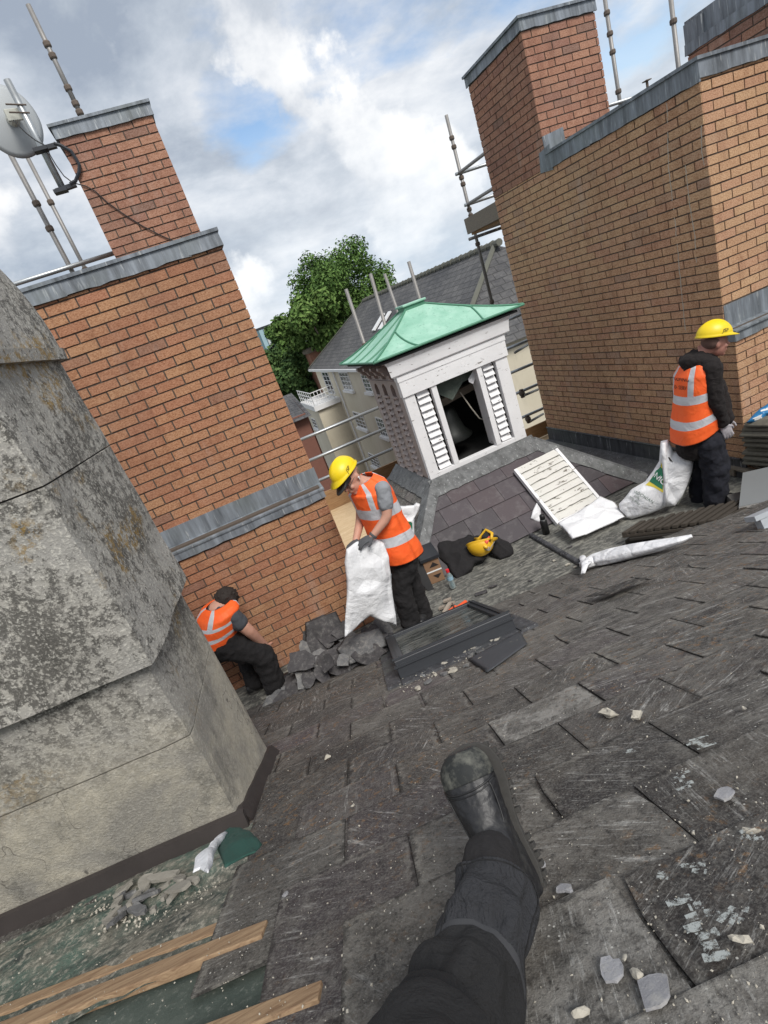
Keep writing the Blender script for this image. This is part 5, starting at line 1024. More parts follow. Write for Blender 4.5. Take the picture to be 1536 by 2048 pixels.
# curved tiles stacked on a pallet
zp=zz(9.309,1400,780)
PB=onZ(1500,968,FZ); T=thing('pallet',PB,'weathered wooden pallet at the foot of the tower under the tile stack','pallet')
A=onZ(1458,935,FZ+.10); B=onZ(1518,952,FZ+.10); d1=nrm(B-A); d2=V(-d1[1],d1[0],0); L=.95
for k in range(5): mb=MB(); mb.box(A+d2*(-.02+.0)+d2*(.13*k)-d1*.05,d1*L,d2*.085,UZ*.02); mb.build('deck_board',MAT['timber_old'],T)
for k in range(3):
    mb=MB(); mb.box(A-d1*.03+d1*(.4*k)-UZ*.085,d1*.09,d2*.6,UZ*.083); mb.build('bearer',MAT['timber_old'],T)
T0=A+d2*.12+d1*.18+UZ*.03
rr=random.Random(4)
MT=simple('lichen_tile',(.16,.15,.12),.95,var=.6,scale=22,bump=.6,bd=.012)
for k in range(9):
    mb=MB(); z=.0+k*.048; K=10; off=d1*(rr.random()-.5)*.05+d2*(rr.random()-.5)*.04; top=[];L2=.62;tilt=.10+.0*k
    sec=[(0,.0),(.06,.035),(.12,.045),(.18,.03),(.24,-.02),(.30,-.055),(.34,-.04),(.38,0.)]
    P0=T0+off+UZ*(z+.06); vs=[]
    for e in (0,L2):
        for (x_,h_) in sec: vs.append(P0+d1*e*1+d2*(x_-.1)+UZ*(h_+(tilt if e else 0)))
    m=len(sec); vs+= [v-UZ*.016 for v in vs]; fs=[(i,i+1,m+i+1,m+i) for i in range(m-1)]+[(2*m+i,3*m+i,3*m+i+1,2*m+i+1) for i in range(m-1)]+[(i,2*m+i,2*m+i+1,i+1) for i in range(m-1)]+[(m+i,m+i+1,3*m+i+1,3*m+i) for i in range(m-1)]+[(0,m,3*m,2*m),(m-1,3*m-1,4*m-1,2*m-1)]
    mb.add(vs,fs); o=mb.build('curved_tile',MT); tag(o,'old curved roof tile in the stack on the pallet by the tower','roof tile','curved tiles stacked on the pallet')
tp=T0+UZ*.50
pl=Pl(tp+d1*.1,nrm(V(-.6,-.7,.6))); q=zp((850,620),(1000,450),(1110,350),(1300,230),(1400,300),(1400,420),(1260,470),(1160,560),(1080,610),(940,610))
o=pillow(pl,q,.05,'blue_packaging',simple('blue_film',(.02,.17,.38),.3,var=.6,scale=25),None,.02,10,seed=2.,sharp=1.5); tag(o,'crumpled blue and white plastic packaging on top of the tile stack','packaging')
for p in zp((1050,500),(1200,350),(1100,540)): mb=MB(); mb.cb(pl(*p,.05),V(.05,-.04,0),V(0,.0,.03),pl.n*.004); m_=mb.build('white_print',MAT['printw'],o); wrapto(m_,o,.003)
# grey metal box and its bracket, lower right edge
T=thing('metal_box',onZ(1520,1010,FZ),'pale grey folded metal roof vent cut off by the right edge','roof vent')
a=onZ(1478,1017,FZ+.17); b=onZ(1560,1000,FZ+.17); d1=nrm(b-a); d2=V(-d1[1],d1[0],0); 
mb=MB(); mb.box(a-UZ*.045,d1*.8,d2*.004,UZ*.06); mb.build('hood_edge',simple('pale_grey_metal',(.40,.385,.37),.5,.1,var=.1,scale=5),T)
mb=MB(); mb.slab([a+UZ*.016,a+d1*.8+UZ*.016,a+d1*.9+d2*.42+UZ*.12,a+d1*.2+d2*.42+UZ*.12],UZ*.004); mb.build('hood',simple('blue_grey_metal',(.17,.18,.185),.5,.1,var=.15,scale=5),T)
mb=MB(); mb.box(a-UZ*.15+d1*.035+d2*.005,d1*.75,d2*.38,UZ*.104); mb.build('body',simple('mid_grey_metal',(.12,.115,.11),.6,.1,var=.2,scale=5),T); mb=MB(); c=a+d1*.012+UZ*.0-d2*.001; mb.tube([c,c-d2*.005],.005,8); mb.build('rivet',MAT['black'],T)
a=onR(1513,1043,.06); mb=MB(); mb.box(a,RX*.3,RD*.1,RN*.035); mb.box(a+RX*.03-RN*.08,RX*.25,RD*.06,RN*.078); mb.box(a+RX*.04-RN*.085-RD*.02,RX*.05,RD*.05,RN*.02); o=mb.build('metal_bracket',simple('zinc_white',(.42,.45,.48),.5,.3,var=.3)); tag(o,'pale metal bracket on the slates at the right edge','bracket')
# ---- clothes, box, bottle, helmet
zk=zz(6.678,830,1040)
pl=Pl(onZ(930,1135,FZ+.03),nrm(V(-.1,-.55,1))); q=zk((170,360),(240,300),(320,310),(420,280),(560,280),(680,230),(740,190),(850,200),(950,260),(1000,300),(1020,400),(980,470),(920,560),(800,600),(760,690),(650,760),(560,800),(470,700),(430,600),(330,530),(220,470))
o=pillow(pl,q,.055,'black_jacket',MAT['blackcloth'],None,.03,7,18,seed=6.,sharp=1.); tag(o,'black jacket spread out beside the cardboard box','jacket')
pl2=Pl(onZ(1000,1105,FZ+.04),nrm(V(-.1,-.55,1))); q=zk((1000,230),(1060,210),(1150,250),(1260,300),(1310,370),(1320,440),(1270,490),(1140,530),(1040,470),(980,400)); o=pillow(pl2,q,.07,'black_hooded_top',MAT['blackcloth'],None,.02,9,12,seed=1.,sharp=1.); tag(o,'crumpled black top right of the yellow helmet on the floor','clothing')
pl3=Pl(onZ(865,1120,FZ+.14),nrm(V(-.1,-.7,1))); q=zk((40,500),(130,400),(200,370),(350,420),(370,450),(250,490),(160,530),(60,570)); o=pillow(pl3,q,.03,'dark_rope_harness',simple('blue_black_strap',(.03,.035,.06),.8,var=.5,scale=60),None,.015,14,10,seed=1.); tag(o,'dark blue strappy bag heaped on the cardboard box','bag')
a=onZ(*zk((205,870))[0],FZ); b=onZ(*zk((405,790))[0],FZ); 
T=thing('cardboard_box',a,'small brown cardboard box with black diamond marks behind the water bottle','box')
d1=nrm(b-a); d2=nrm(np.cross(UZ,d1)); L=np.linalg.norm(b-a); hB=.27; mb=MB(); mb.box(a,d1*L,d2*.3,UZ*hB); mb.build('carton',MAT['card'],T,bev=.004)
mb=MB(); mb.box(a-d2*.004+UZ*.13,d1*L,d2*.003,UZ*.014); mb.build('white_strap',MAT['printw'],T)
for (x_,z_,s_) in ((.6,.185,.05),(.62,.09,.045)):
    c=a+d1*L*x_+UZ*z_-d2*.003; mb=MB(); 
    poly=[c-d1*s_,c+UZ*s_,c+d1*s_] if z_>.13 else [c-d1*s_,c+d1*s_,c-UZ*s_]
    mb.slab(poly,d2*-.002); mb.build('diamond_mark',MAT['printk'],T)
mb=MB(); mb.box(a+UZ*(hB+.002)-d1*.02-d2*.02,d1*(L+.04),d2*.34,UZ*.03); mb.build('grey_lid',MAT['anthracite'],T)
a=onZ(*zk((510,905))[0],FZ); t_=onY(*zk((435,660))[0],a[1]-.02); T=thing('water_bottle',a,'clear plastic water bottle with red cap standing on the flat roof','bottle')
h=.21; pr=[(0,.028),(.01,.032),(.06,.030),(.075,.027),(.09,.031),(.14,.031),(.165,.02),(.18,.012),(.19,.012)]; mb=MB(); mb.tube([a+UZ*z for z,_ in pr],[r for _,r in pr],18); mb.build('bottle_body',MAT['clear'],T,True); mb=MB(); mb.tube([a+UZ*.185,a+UZ*.215],.017,14); mb.build('cap',MAT['red'],T); mb=MB(); mb.tube([a+UZ*.10,a+UZ*.135],.0318,18); mb.build('label',simple('bottle_label',(.25,.4,.5),.5),T)
a=onZ(*zz(5.12,1000,880)((475,955))[0],FZ); T=thing('flask',a,'black drinks flask standing by the lower corner of the louvre panel','flask'); mb=MB(); mb.tube([a,a+UZ*.15,a+UZ*.17],[.038,.038,.03],18); mb.build('body',MAT['black'],T,True); mb=MB(); mb.tube([a+UZ*.17,a+UZ*.215,a+UZ*.225],[.03,.028,.02],18); mb.build('lid',MAT['black'],T,True); mb=MB(); mb.tube([a+UZ*.166,a+UZ*.172],.0315,18); mb.build('steel_ring',MAT['steel'],T)
# helmet builder (dome + brim + ridge)
def helmet(name,c,up,fw,mat,parent,R=(.105,.135,.115),peak=True):
    up=nrm(up); fw=nrm(np.array(fw)-up*(np.array(fw)@up)); rt=np.cross(fw,up); K=32;Mh=12; vs=[];fs=[]
    for j in range(Mh+1):
        th=math.pi/2*j/Mh
        for k in range(K):
            a=2*math.pi*k/K; rw=R[0]*(1+.0*math.cos(a)); rl=R[1]; rid=.006*math.exp(-(math.sin(a)*math.cos(th)/.13)**2)*math.sin(th) if j<Mh else .006
            vs.append(c+(rt*math.sin(a)*rw+fw*math.cos(a)*rl)*math.cos(th)+up*(R[2]*math.sin(th)+rid))
    fs=[(j*K+k,j*K+(k+1)%K,(j+1)*K+(k+1)%K,(j+1)*K+k) for j in range(Mh) for k in range(K)]
    b0=len(vs)
    for k in range(K):
        a=2*math.pi*k/K; pk=max(0,math.cos(a))**3*.045 if peak else 0; fl_=.012+pk; vs.append(c+(rt*math.sin(a)*(R[0]+fl_*.8)+fw*math.cos(a)*(R[1]+fl_))-up*(.012+pk*.25))
    fs+=[(k,b0+k,b0+(k+1)%K,(k+1)%K) for k in range(K)]
    o=mesh(name,vs,fs,mat,parent,True); s=o.modifiers.new('s','SOLIDIFY'); s.thickness=.004; return o
c=onZ(*zk((880,400))[0],FZ+.16); up=-nrm(V(-.15,.45,.8)); up=nrm(V(-.35,-.55,-.75)); 
T=thing('hard_hat',c,'upturned amber-yellow hard hat on the black jacket, holding a cordless saw','hard hat')
helmet('shell',c+V(.03,.05,.04),up,V(.8,-.5,.2),MAT['helmet_old'],T,(.11,.135,.12)); mb=MB(); s_=c+V(.03,.05,.04)+up*.06; mb.cb(onZ(*zk((785,360))[0],FZ+.2),V(.03,0,0),V(0,.004,0),V(0,0,.03)); m_=mb.build('sticker',MAT['printw'],T)
s0=c+V(.05,.08,.1)
T=thing('cordless_saw',s0,'yellow and black cordless saw resting in the upturned hard hat','power tool')
def Zk(x,y,z=.2): return onZ(*zk((x,y))[0],FZ+z)
mb=MB(); mb.tube([Zk(800,250,.22),Zk(860,250,.25),Zk(950,130,.3),Zk(1030,180,.3),Zk(1020,260,.27)],[.014,.018,.016,.016,.014],10); mb.tube([Zk(835,260,.23),Zk(910,340,.22),Zk(960,370,.21)],[.022,.02,.014],10); mb.build('yellow_body',MAT['helmet_old'],T,True)
mb=MB(); mb.cb(Zk(950,200,.27),Zk(1000,200,.27)-Zk(900,170,.27),V(.0,.05,.03),Zk(930,260,.25)-Zk(960,160,.28)); mb.build('battery',MAT['black'],T,bev=.004)
mb=MB(); mb.tube([Zk(1000,230,.26),Zk(940,310,.24)],[.018,.022],8); mb.build('red_grip',simple('red_orange',(.8,.12,.07),.4),T,True)
mb=MB(); mb.slab([Zk(930,340,.2),Zk(1000,360,.2),Zk(985,410,.19),Zk(925,390,.19)],V(0,0,.006)); mb.tube([Zk(1060,290,.2),Zk(990,410,.17)],.005,6); mb.build('steel_shoe',MAT['steel'],T)
# shovel / black board behind the worker
pl=Pl(onZ(850,1160,FZ+.1),(-.3,-1,.5)); o=mesh('black_board',[pl(*p,h) for h in (0,-.012) for p in ((820,1095),(832,1100),(871,1184),(858,1184),(828,1150))],[(0,1,2,3,4),(9,8,7,6,5),(0,5,6,1),(1,6,7,2),(2,7,8,3),(3,8,9,4),(4,9,5,0)],MAT['black']); tag(o,'black plastic shovel blade leaning behind the middle worker\'s legs','shovel')
pl=Pl(HL*.5+BLf*.5+nrm(nL)*.06,nL); o=mesh('spirit_level',[pl(*p,h) for h in (.03,0) for p in zc2((225,715),(300,672),(315,765),(285,785))],[(0,1,2,3),(7,6,5,4),(0,4,5,1),(1,5,6,2),(2,6,7,3),(3,7,4,0)],simple('yellow_pad',(.55,.45,.17),.7)); tag(o,'small yellow and blue packet on the grey slates behind the worker','packet')
# cloth, small tool
zt_=zz(6.678,830,1040); a=onZ(*zt_((480,1215))[0],FZ+.03); b=onZ(*zt_((680,1070))[0],FZ+.03); T=thing('tape_knife',a,'orange-red plastic hand tool lying beyond the roof window','hand tool')
m1=a+(b-a)*.45; n_=nrm(np.cross(b-a,UZ)); mb=MB(); mb.slab([a-n_*.02,a+n_*.035,m1+n_*.03,m1+n_*.012,b+n_*.016,b-n_*.014,m1-n_*.014,m1-n_*.04,a-n_*.04][::-1],UZ*.02); mb.build('handle',MAT['orange_plastic'],T,bev=.004); mb=MB(); c=a+(m1-a)*.5; mb.tube([c+UZ*.0,c+UZ*.024],.006,10); mb.build('screw',MAT['black'],T)
for i,(p,q_) in enumerate((((390,1085),(490,1050)),((370,1250),(450,1120)),((330,1180),(400,1150)),((470,1110),(540,1100)))):
    a=onZ(*zt_(p)[0],FZ+.012); b=onZ(*zt_(q_)[0],FZ+.03); mb=MB(); mb.box(a,b-a,nrm(np.cross(b-a,UZ))*.035,UZ*.02); o=mb.build('wood_offcut',simple('pale_offcut',(.33,.28,.23),.9)if i==0 else bpy.data.materials['pale_offcut']); tag(o,'small pale wood offcut lying between the worker\'s boots and the orange tool','offcut','wood offcuts')
# floor cable
pts=[onZ(*p,FZ+.012) for p in zz(5.12,1000,880)((350,860),(300,920),(230,960),(120,1020),(40,1050),(-80,1030))]; mb=MB(); sm=[]
for i in range(len(pts)-1):
    for k in range(4): sm.append(pts[i]+(pts[i+1]-pts[i])*k/4+V(0,0,.004*math.sin(k)))
mb.tube(sm,.006,6); o=mb.build('cable',MAT['black'],None,True); tag(o,'black cable trailing on the floor towards the black clothes','cable')
# ---- broken slates and rubble
def frag(c,e1,e2,n,w,h,th,mat,label,cat,group,seed,name):
    rr=random.Random(seed); K=rr.choice((9,11,13)); pts=[]; q0=rr.random()*2
    for k in range(K): a=2*math.pi*(k+.7*rr.random())/K; r=.42/max(abs(math.cos(a)),abs(math.sin(a)))**.8*(.8+.28*rr.random()); r=r*(.8+.2*abs(math.sin(a*1.5+q0))); pts.append(np.array(c)+e1*math.cos(a)*w*r+e2*math.sin(a)*h*r+n*(rr.random()-.5)*th*.4)
    mb=MB(); 
    if np.cross(pts[1]-pts[0],pts[2]-pts[1])@n<0: pts=pts[::-1]
    mb.slab(pts,n*th); o=mb.build(name,mat); return tag(o,label,cat,group)
rr=random.Random(21)
def rdir(n,rr):
    a=rr.random()*6.28; t1=nrm(np.cross(n,V(math.cos(a),math.sin(a),.3))); return t1,np.cross(n,t1)
# big heap under and left of the held sack
def heap(px,zlift,size,tilt,lab,mat=None,k0=0,grp=None):
    for i,(x,y,z) in enumerate(px):
        c=onZ(x,y,FZ+z); n=nrm(V((rr.random()-.5)*tilt,-.15-rr.random()*tilt*.8,1)); e1,e2=rdir(n,rr); s=size*(.5+.9*rr.random())
        frag(c,e1,e2,n,s,s*(.55+.3*rr.random()),  .006+.004*rr.random(),mat or (MAT['slatefrag_dark'] if rr.random()<.75 else MAT['slatefrag']),lab,'broken slate',grp,k0+i,'broken_slate')
P_=[]
for k in range(64):
    u=rr.random(); P_.append((600+185*u+rr.random()*10,1345-75*u+(rr.random()-.5)*44,.03+.10*rr.random()))
heap(P_,0,.25,.9,'broken grey slate in the heap between the pier and the roof window','slate heap' and None,100,'broken slates heaped by the brick pier')
P_=[(595+rr.random()*95,1290+(rr.random()-.5)*70,.10+.16*rr.random()) for k in range(20)]
heap(P_,0,.30,1.0,'broken slate standing high in the heap against the brick pier',None,200,'broken slates piled highest against the pier')
P_=[(525+rr.random()*90,1395-(k*1.3)+(rr.random()-.5)*36,.02+.04*rr.random()) for k in range(22)]
heap(P_,0,.2,.3,'slate shard around the crouching worker\'s boots',None,300,'slate shards by the crouching worker')
# two large propped slates with ragged edges
for (q,lab,sd) in ((((610,1245),(672,1222),(690,1262),(640,1300),(612,1290)),'large ragged slate propped against the brick pier left of the held sack',1),(((672,1300),(690,1275),(760,1255),(775,1290),(700,1330)),'broad pale slate sheet lying under the lower tip of the held sack',2)):
    pl=Pl(onZ(*q[3],FZ+.12),nrm(V(-.1,-.9,.7)) if sd==1 else nrm(V(0,-.4,1))); o=pillow(pl,q,.012,'broken_slate',MAT['slatefrag_dark'] if sd==1 else MAT['slatefrag'],None,.02,9,8,seed=sd*3.,res=6); tag(o,lab,'broken slate')
# rubble in the corner below the chimney
zr_=zz(2,0,1400)
RUB=[((860,555),(935,590),'g'),]
pl=Pl(roof(cu-.25,cv+.03,.06),nrm(RN-RD*-.25))
q=zr_((915,525),(960,518),(1005,530),(1048,575),(1020,605),(970,625),(900,668),(870,600),(880,560)); o=pillow(pl,q,.015,'green_cloth',simple('green_cloth',(.015,.065,.05),.8,var=.3,scale=30,bump=.3),None,.012,12,10,seed=1.); tag(o,'crumpled dark green cloth at the foot of the chimney corner','cloth')
q=zr_((912,530),(890,560),(865,600),(850,650),(832,692),(800,675),(770,690),(780,655),(820,620),(865,560)); o=pillow(Pl(pl.p+pl.n*.01,pl.n),q,.015,'white_cloth',MAT['sack'],None,.01,10,10,seed=2.); tag(o,'torn strip of white sacking tucked beside the green cloth','cloth')
for i,(x,y,s) in enumerate(((500,745,.15),(580,725,.17),(650,700,.15),(720,705,.13),(715,740,.14),(690,770,.1),(765,715,.1),(655,780,.07),(610,830,.07),(640,750,.08),(530,790,.09),(470,800,.1),(450,850,.09),(430,880,.08),(560,790,.12),(505,820,.09),(480,780,.08),(550,830,.13),(590,770,.1),(465,870,.1),(520,770,.09))):
    c=onR(x/2,1400+y/2,.01+.02*rr.random()); n=nrm(RN+V((rr.random()-.5)*.5,(rr.random()-.5)*.5,0)); e1,e2=rdir(n,rr); frag(c,e1,e2,n,s*(.7+.5*rr.random()),s*(.3+.12*rr.random()),.012,simple('pale_slate_rubble',(.24,.225,.195),.9,var=.35,scale=25,bump=.6,bd=.01) if i==0 else (bpy.data.materials['pale_slate_rubble'] if i<14 else MAT['slatefrag']),'chunk of pale broken slate in the gutter below the chimney','rubble','rubble below the chimney',400+i,'slate_rubble')
# flakes lying on the slates
FL=[(1217,1428,.055,1,'long white mortar lump lying on the slates right of centre'),(1274,1433,.04,1,'cream mortar lump beside the long white one'),(1490,1417,.02,1,'small white mortar piece near the right edge of the slates'),(1451,1590,.055,0,'grey triangular slate flake right of the boot, upper'),(1226,1944,.06,0,'five-sided grey slate flake low right of the trouser leg'),(1312,1985,.075,0,'largest pale slate flake near the bottom right'),(1132,1780,.04,0,'dark grey slate chip just right of the boot heel'),(1028,1580,.016,1,'tiny white lump beside the boot toe'),(1027,1652,.022,1,'small white flake beside the boot instep'),(1087,1733,.016,0,'small pale chip by the boot heel'),(1482,1880,.028,1,'white crumb near the right edge at the bottom'),(1162,2030,.022,1,'white crumb at the bottom edge right of the leg'),(1275,1950,.02,1,'small white chip beside the five-sided slate flake'),(572,1790,.022,0,'small grey chip on the slates left of the trouser leg'),(706,1612,.02,1,'white flake on the slates left of the boot'),(655,1515,.03,1,'cluster of white flakes above the slates left of the boot'),(1502,1663,.03,1,'curled white paint flake near the right edge'),(1250,1915,.012,1,'tiny white crumb above the five-sided flake')]
for i,(x,y,s,wm,lab) in enumerate(FL):
    c=onR(x,y,.008); n=nrm(RN+V((rr.random()-.5)*.2,(rr.random()-.5)*.2,0)); e1,e2=rdir(n,rr)
    if wm:
        mb=MB(); mb.ell(c+RN*s*.1,[e1*s*.62,e2*s*.34,RN*s*.22],7,5); vs=[np.array(v)+V(*[s*.34*mn.noise(Vector(tuple(np.array(v)*70+k*7))) for k in range(3)]) for v in mb.v]; mb.v=vs; o=mb.build('mortar_lump',MAT['stone']); tag(o,lab,'rubble')
    else: frag(c+RN*.006,e1,e2,n,s*1.15,s*.85,.005,MAT['flake'],lab,'slate flake',None,500+i,'slate_flake')
for i in range(26):
    u=rr.random(); x=805+235*u; y=1365-110*u+(rr.random())*32-8; c=onR(x,y,.012); n=RN; e1,e2=rdir(n,rr); s=.02+.035*rr.random()
    frag(c,e1,e2,nrm(RN+V((rr.random()-.5)*.4,0,0)),s*1.5,s,.012,MAT['stone'] if i%2 else MAT['slatefrag'],'small pale chip in the row of rubble along the roof window','rubble','rubble along the roof window',600+i,'rubble_chip')
for i,(q,lab) in enumerate(((((935,1318),(1040,1262),(1055,1288),(975,1345)),'smooth replacement slate patch just uphill of the roof window'),(((1110,1185),(1170,1165),(1262,1150),(1210,1182),(1165,1192)),'lifted curling slate near the rolled white sack'),(((1165,1195),(1255,1160),(1310,1150),(1220,1190)),'slipped slate beside the lifted curling one'))):
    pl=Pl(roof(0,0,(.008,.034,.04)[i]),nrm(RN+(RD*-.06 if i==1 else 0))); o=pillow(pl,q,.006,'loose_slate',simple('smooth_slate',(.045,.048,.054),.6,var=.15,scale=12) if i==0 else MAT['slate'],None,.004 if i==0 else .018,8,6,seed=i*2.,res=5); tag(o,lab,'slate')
# grit: uncountable crumbs scattered on the slates and in the gutter
gv=[];gf=[];rg=np.random.default_rng(5)
def grit(P,s):
    b=len(gv); t1=nrm(rg.normal(size=3)); t2=nrm(np.cross(t1,rg.normal(size=3))); t3=np.cross(t1,t2); c=P+RN*s*.3
    for v in (t1,t2,-t1,-t2): gv.append(c+v*s*(.6+.5*rg.random()))
    gv.append(c+t3*s*.5); gv.append(c-t3*s*.5)
    for k in range(4): gf.append((b+k,b+(k+1)%4,b+4)); gf.append((b+(k+1)%4,b+k,b+5))
for k in range(1500):
    x,y=rg.random()*1536,1250+rg.random()*800
    if x<560 and y<1900-x*.45: continue
    d=onR(x,y,.0); 
    if np.linalg.norm(d)>6: continue
    grit(d,.0012+.0035*rg.random()**3)
for k in range(700):
    x=rg.random()*440; y=1940-x*.42+rg.normal()*16; 
    if 0<x: grit(onR(x,y,-.025),.002+.004*rg.random()**2)
for k in range(200):
    uu=rg.random(); grit(onR(800+240*uu,1362-112*uu+rg.normal()*9+8,.003),.003+.006*rg.random()**2)
for k in range(120):
    grit(onR(225+rg.normal()*30,1830+rg.normal()*18,-.01),.004+.005*rg.random())
o=mesh('grit',gv,gf,MAT['stone']); tag(o,'pale mortar grit and crumbs scattered over the slates and gutter','grit',None,'stuff')
# chalky paint smears (raised film) on the slates
def smear(cx_,cy_,L,wd,ang,n,seed):
    rr=random.Random(seed); mb=MB(); c=onR(cx_,cy_,.0125)
    for k in range(n):
        a=ang+(rr.random()-.5)*.35; d=RX*math.cos(a)+(-RD)*math.sin(a); s=np.cross(RN,d); o_=c+s*(k-(n-1)/2)*wd*1.6+d*(rr.random()-.5)*L*.6; l=L*(.5+.7*rr.random()); m=6; A_=[];B_=[]
        for i in range(m+1): A_.append(o_+d*(i/m-.5)*l+s*wd*(.5+.25*rr.random())); B_.append(o_+d*(i/m-.5)*l-s*wd*(.5+.25*rr.random()))
        for i in range(m):
            if rr.random()<.12: continue
            mb.slab([B_[i],B_[i+1],A_[i+1],A_[i]],RN*.0006)
    return mb
t=NT('chalk_smear'); n=t.noise(55,6,.75); tr=t.n('ShaderNodeBsdfTransparent'); ms=t.n('ShaderNodeMixShader'); t.l(t.ramp(n,[(.46,0.),(.56,.85)]),ms.inputs[0]); t.l(tr.outputs[0],ms.inputs[1]); t.l(t.b.outputs[0],ms.inputs[2]); t.l(ms.outputs[0],t.o.inputs[0]); t.done((.42,.45,.44),.9); CH=t.mat
for i,(x,y,L,wd,ang,n,lab) in enumerate(((1400,1850,.055,.017,.25,7,'largest group of chalky white scrub marks at the lower right'),(1460,1830,.04,.01,-.5,4,'faint chalk marks above right of the largest group'),(1385,1735,.05,.012,.6,2,'pair of chalk strokes above the largest group'),(1325,1750,.03,.009,.9,2,'small zigzag chalk marks left of the stroke pair'),(1365,1560,.045,.012,.3,5,'scrubby round chalk mark right of the boot'),(1400,1485,.05,.008,.2,6,'hatched chalk marks near the right edge'),(1500,1670,.03,.012,.2,3,'white chalk dabs near the right edge'),(1265,1500,.03,.009,.4,2,'faint chalk smudge uphill of the boot toe'))):
    o=smear(x,y,L*1.0,wd*.8,ang,n,i).build('chalk_mark',CH); tag(o,lab,'chalk mark')

# bits on the flat roof
for i,(x,y,w_,lab) in enumerate(((962,1185,.13,'thin dark slate strip lying flat between the bottle and the roof window'),(985,1172,.09,'narrow slate sliver on the flat roof beside the thin dark strip'),(1135,1128,.05,'pale stone chip at the end of the lead roll'),(1150,1133,.04,'second pale chip where the lead roll meets the slates'),(1108,1120,.03,'small crumb uphill of the lead roll'),(1140,1093,.05,'rusty brown flake on the flat roof near the rolled sack'),(1060,1160,.04,'dark chip on the flat roof near the slates'),(1010,1150,.025,'tiny pale chip on the flat roof right of the black jacket'))):
    c=onZ(x,y,FZ+.012); n=nrm(V((rr.random()-.5)*.2,-.05,1)); e1=nrm(np.cross(n,V(.3,1,0))); e2=np.cross(n,e1); frag(c,e1,e2,n,w_*1.2,w_*.45,.010,MAT['slatefrag_dark'] if i in (0,1,5,6) else MAT['stone'],lab,'slate flake' if i in (0,1,6) else 'rubble',None,800+i,'slate_sliver' if i in (0,1,6) else 'stone_chip')
# ============================================================ people
def blob(name,mb,mat,parent,vox=.011,sm=4,disp=0.,dsz=.08,fac=.6):
    o=mb.build(name,mat,parent,True); r=o.modifiers.new('r','REMESH'); r.mode='VOXEL'; r.voxel_size=vox; r.use_smooth_shade=True
    s=o.modifiers.new('s','SMOOTH'); s.factor=fac; s.iterations=sm
    if disp:
        tx=bpy.data.textures.new(name+'_folds','CLOUDS'); tx.noise_scale=dsz; tx.noise_depth=2; d=o.modifiers.new('d','DISPLACE'); d.texture=tx; d.strength=disp; d.mid_level=.5; d.texture_coords='GLOBAL'
    return o
def limb(mb,pts,rads,n=14,sq=1.,ref=None):
    """tapered limb with rounded ends"""
    P=[np.array(p,float) for p in pts]; sp=[];sr=[]
    for i in range(len(P)-1):
        for k in range(4): t_=k/4; sp.append(P[i]*(1-t_)+P[i+1]*t_); sr.append(rads[i]*(1-t_)+rads[i+1]*t_)
    sp.append(P[-1]); sr.append(rads[-1]); 
    for _ in range(1): sp=[sp[0]]+[sp[i]*.5+(sp[i-1]+sp[i+1])*.25 for i in range(1,len(sp)-1)]+[sp[-1]]
    mb.tube(sp,sr,n,sq=sq,ref=ref)
    for p,r in ((P[0],rads[0]),(P[-1],rads[-1])): mb.ell(p,[V(r,0,0),V(0,r,0),V(0,0,r)],n,8)
def hand(mb,w,d,pn,th,s=1.,curl=.6,spread=.25):
    """palm with five separate fingers: w wrist, d direction, pn palm normal (fingers curl towards it), th thumb side"""
    d=nrm(d); pn=nrm(np.array(pn)-d*(np.array(pn)@d)); sd=np.cross(d,pn); sd=sd if sd@np.array(th)>0 else -sd
    mb.ell(w+d*.045*s,[d*.052*s,sd*.042*s,pn*.017*s],12,8)
    for i,(off,L) in enumerate(((.030,.072),(.011,.082),(-.010,.076),(-.030,.060))):
        b=w+d*.08*s+sd*off*s; dd=nrm(d+sd*off*spread*12); pts=[b]; c_=0
        for k in range(3): c_+=curl*(.6+.15*k); v=dd*math.cos(c_)+pn*math.sin(c_); pts.append(pts[-1]+v*L*s/3)
        mb.tube([b-d*.03*s]+pts,[.0105*s,.0105*s,.0098*s,.0088*s,.0065*s],8)
    b=w+d*.025*s+sd*.035*s; v=nrm(d*.6+sd*.75+pn*.3); p1=b+v*.035*s; v2=nrm(d*.95+sd*.15+pn*.45); mb.tube([b-v*.015*s,b,p1,p1+v2*.03*s],[.012*s,.013*s,.011*s,.008*s],8)
def head(mb,c,up,fw,s=1.,neck=None):
    up=nrm(up); fw=nrm(np.array(fw)-up*(np.array(fw)@up)); rt=np.cross(fw,up)
    mb.ell(c+up*.02*s-fw*.01*s,[rt*.075*s,fw*.097*s,up*.095*s],20,14)
    mb.ell(c-up*.045*s+fw*.022*s,[rt*.058*s,fw*.066*s,up*.072*s],16,10)      # jaw
    mb.ell(c-up*.098*s+fw*.062*s,[rt*.026*s,fw*.022*s,up*.02*s],10,8)        # chin
    mb.tube([c+up*.018*s+fw*.082*s,c-up*.022*s+fw*.112*s,c-up*.032*s+fw*.085*s],[.008*s,.0155*s,.011*s],10) # nose
    mb.ell(c+up*.024*s+fw*.082*s,[rt*.045*s,fw*.014*s,up*.012*s],10,6)       # brow
    mb.ell(c-up*.058*s+fw*.088*s,[rt*.024*s,fw*.01*s,up*.007*s],10,6); mb.ell(c-up*.070*s+fw*.085*s,[rt*.022*s,fw*.011*s,up*.008*s],10,6)
    for k in (-1,1):
        mb.ell(c+rt*.076*s*k-up*.012*s-fw*.012*s,[rt*.010*s,fw*.018*s,up*.031*s],10,8)
        mb.ell(c+rt*.035*s*k-up*.03*s+fw*.07*s,[rt*.02*s,fw*.018*s,up*.018*s],8,6)
    if neck is not None: mb.tube([c-up*.04*s-fw*.015*s,np.array(neck)],[.054*s,.062*s],14)
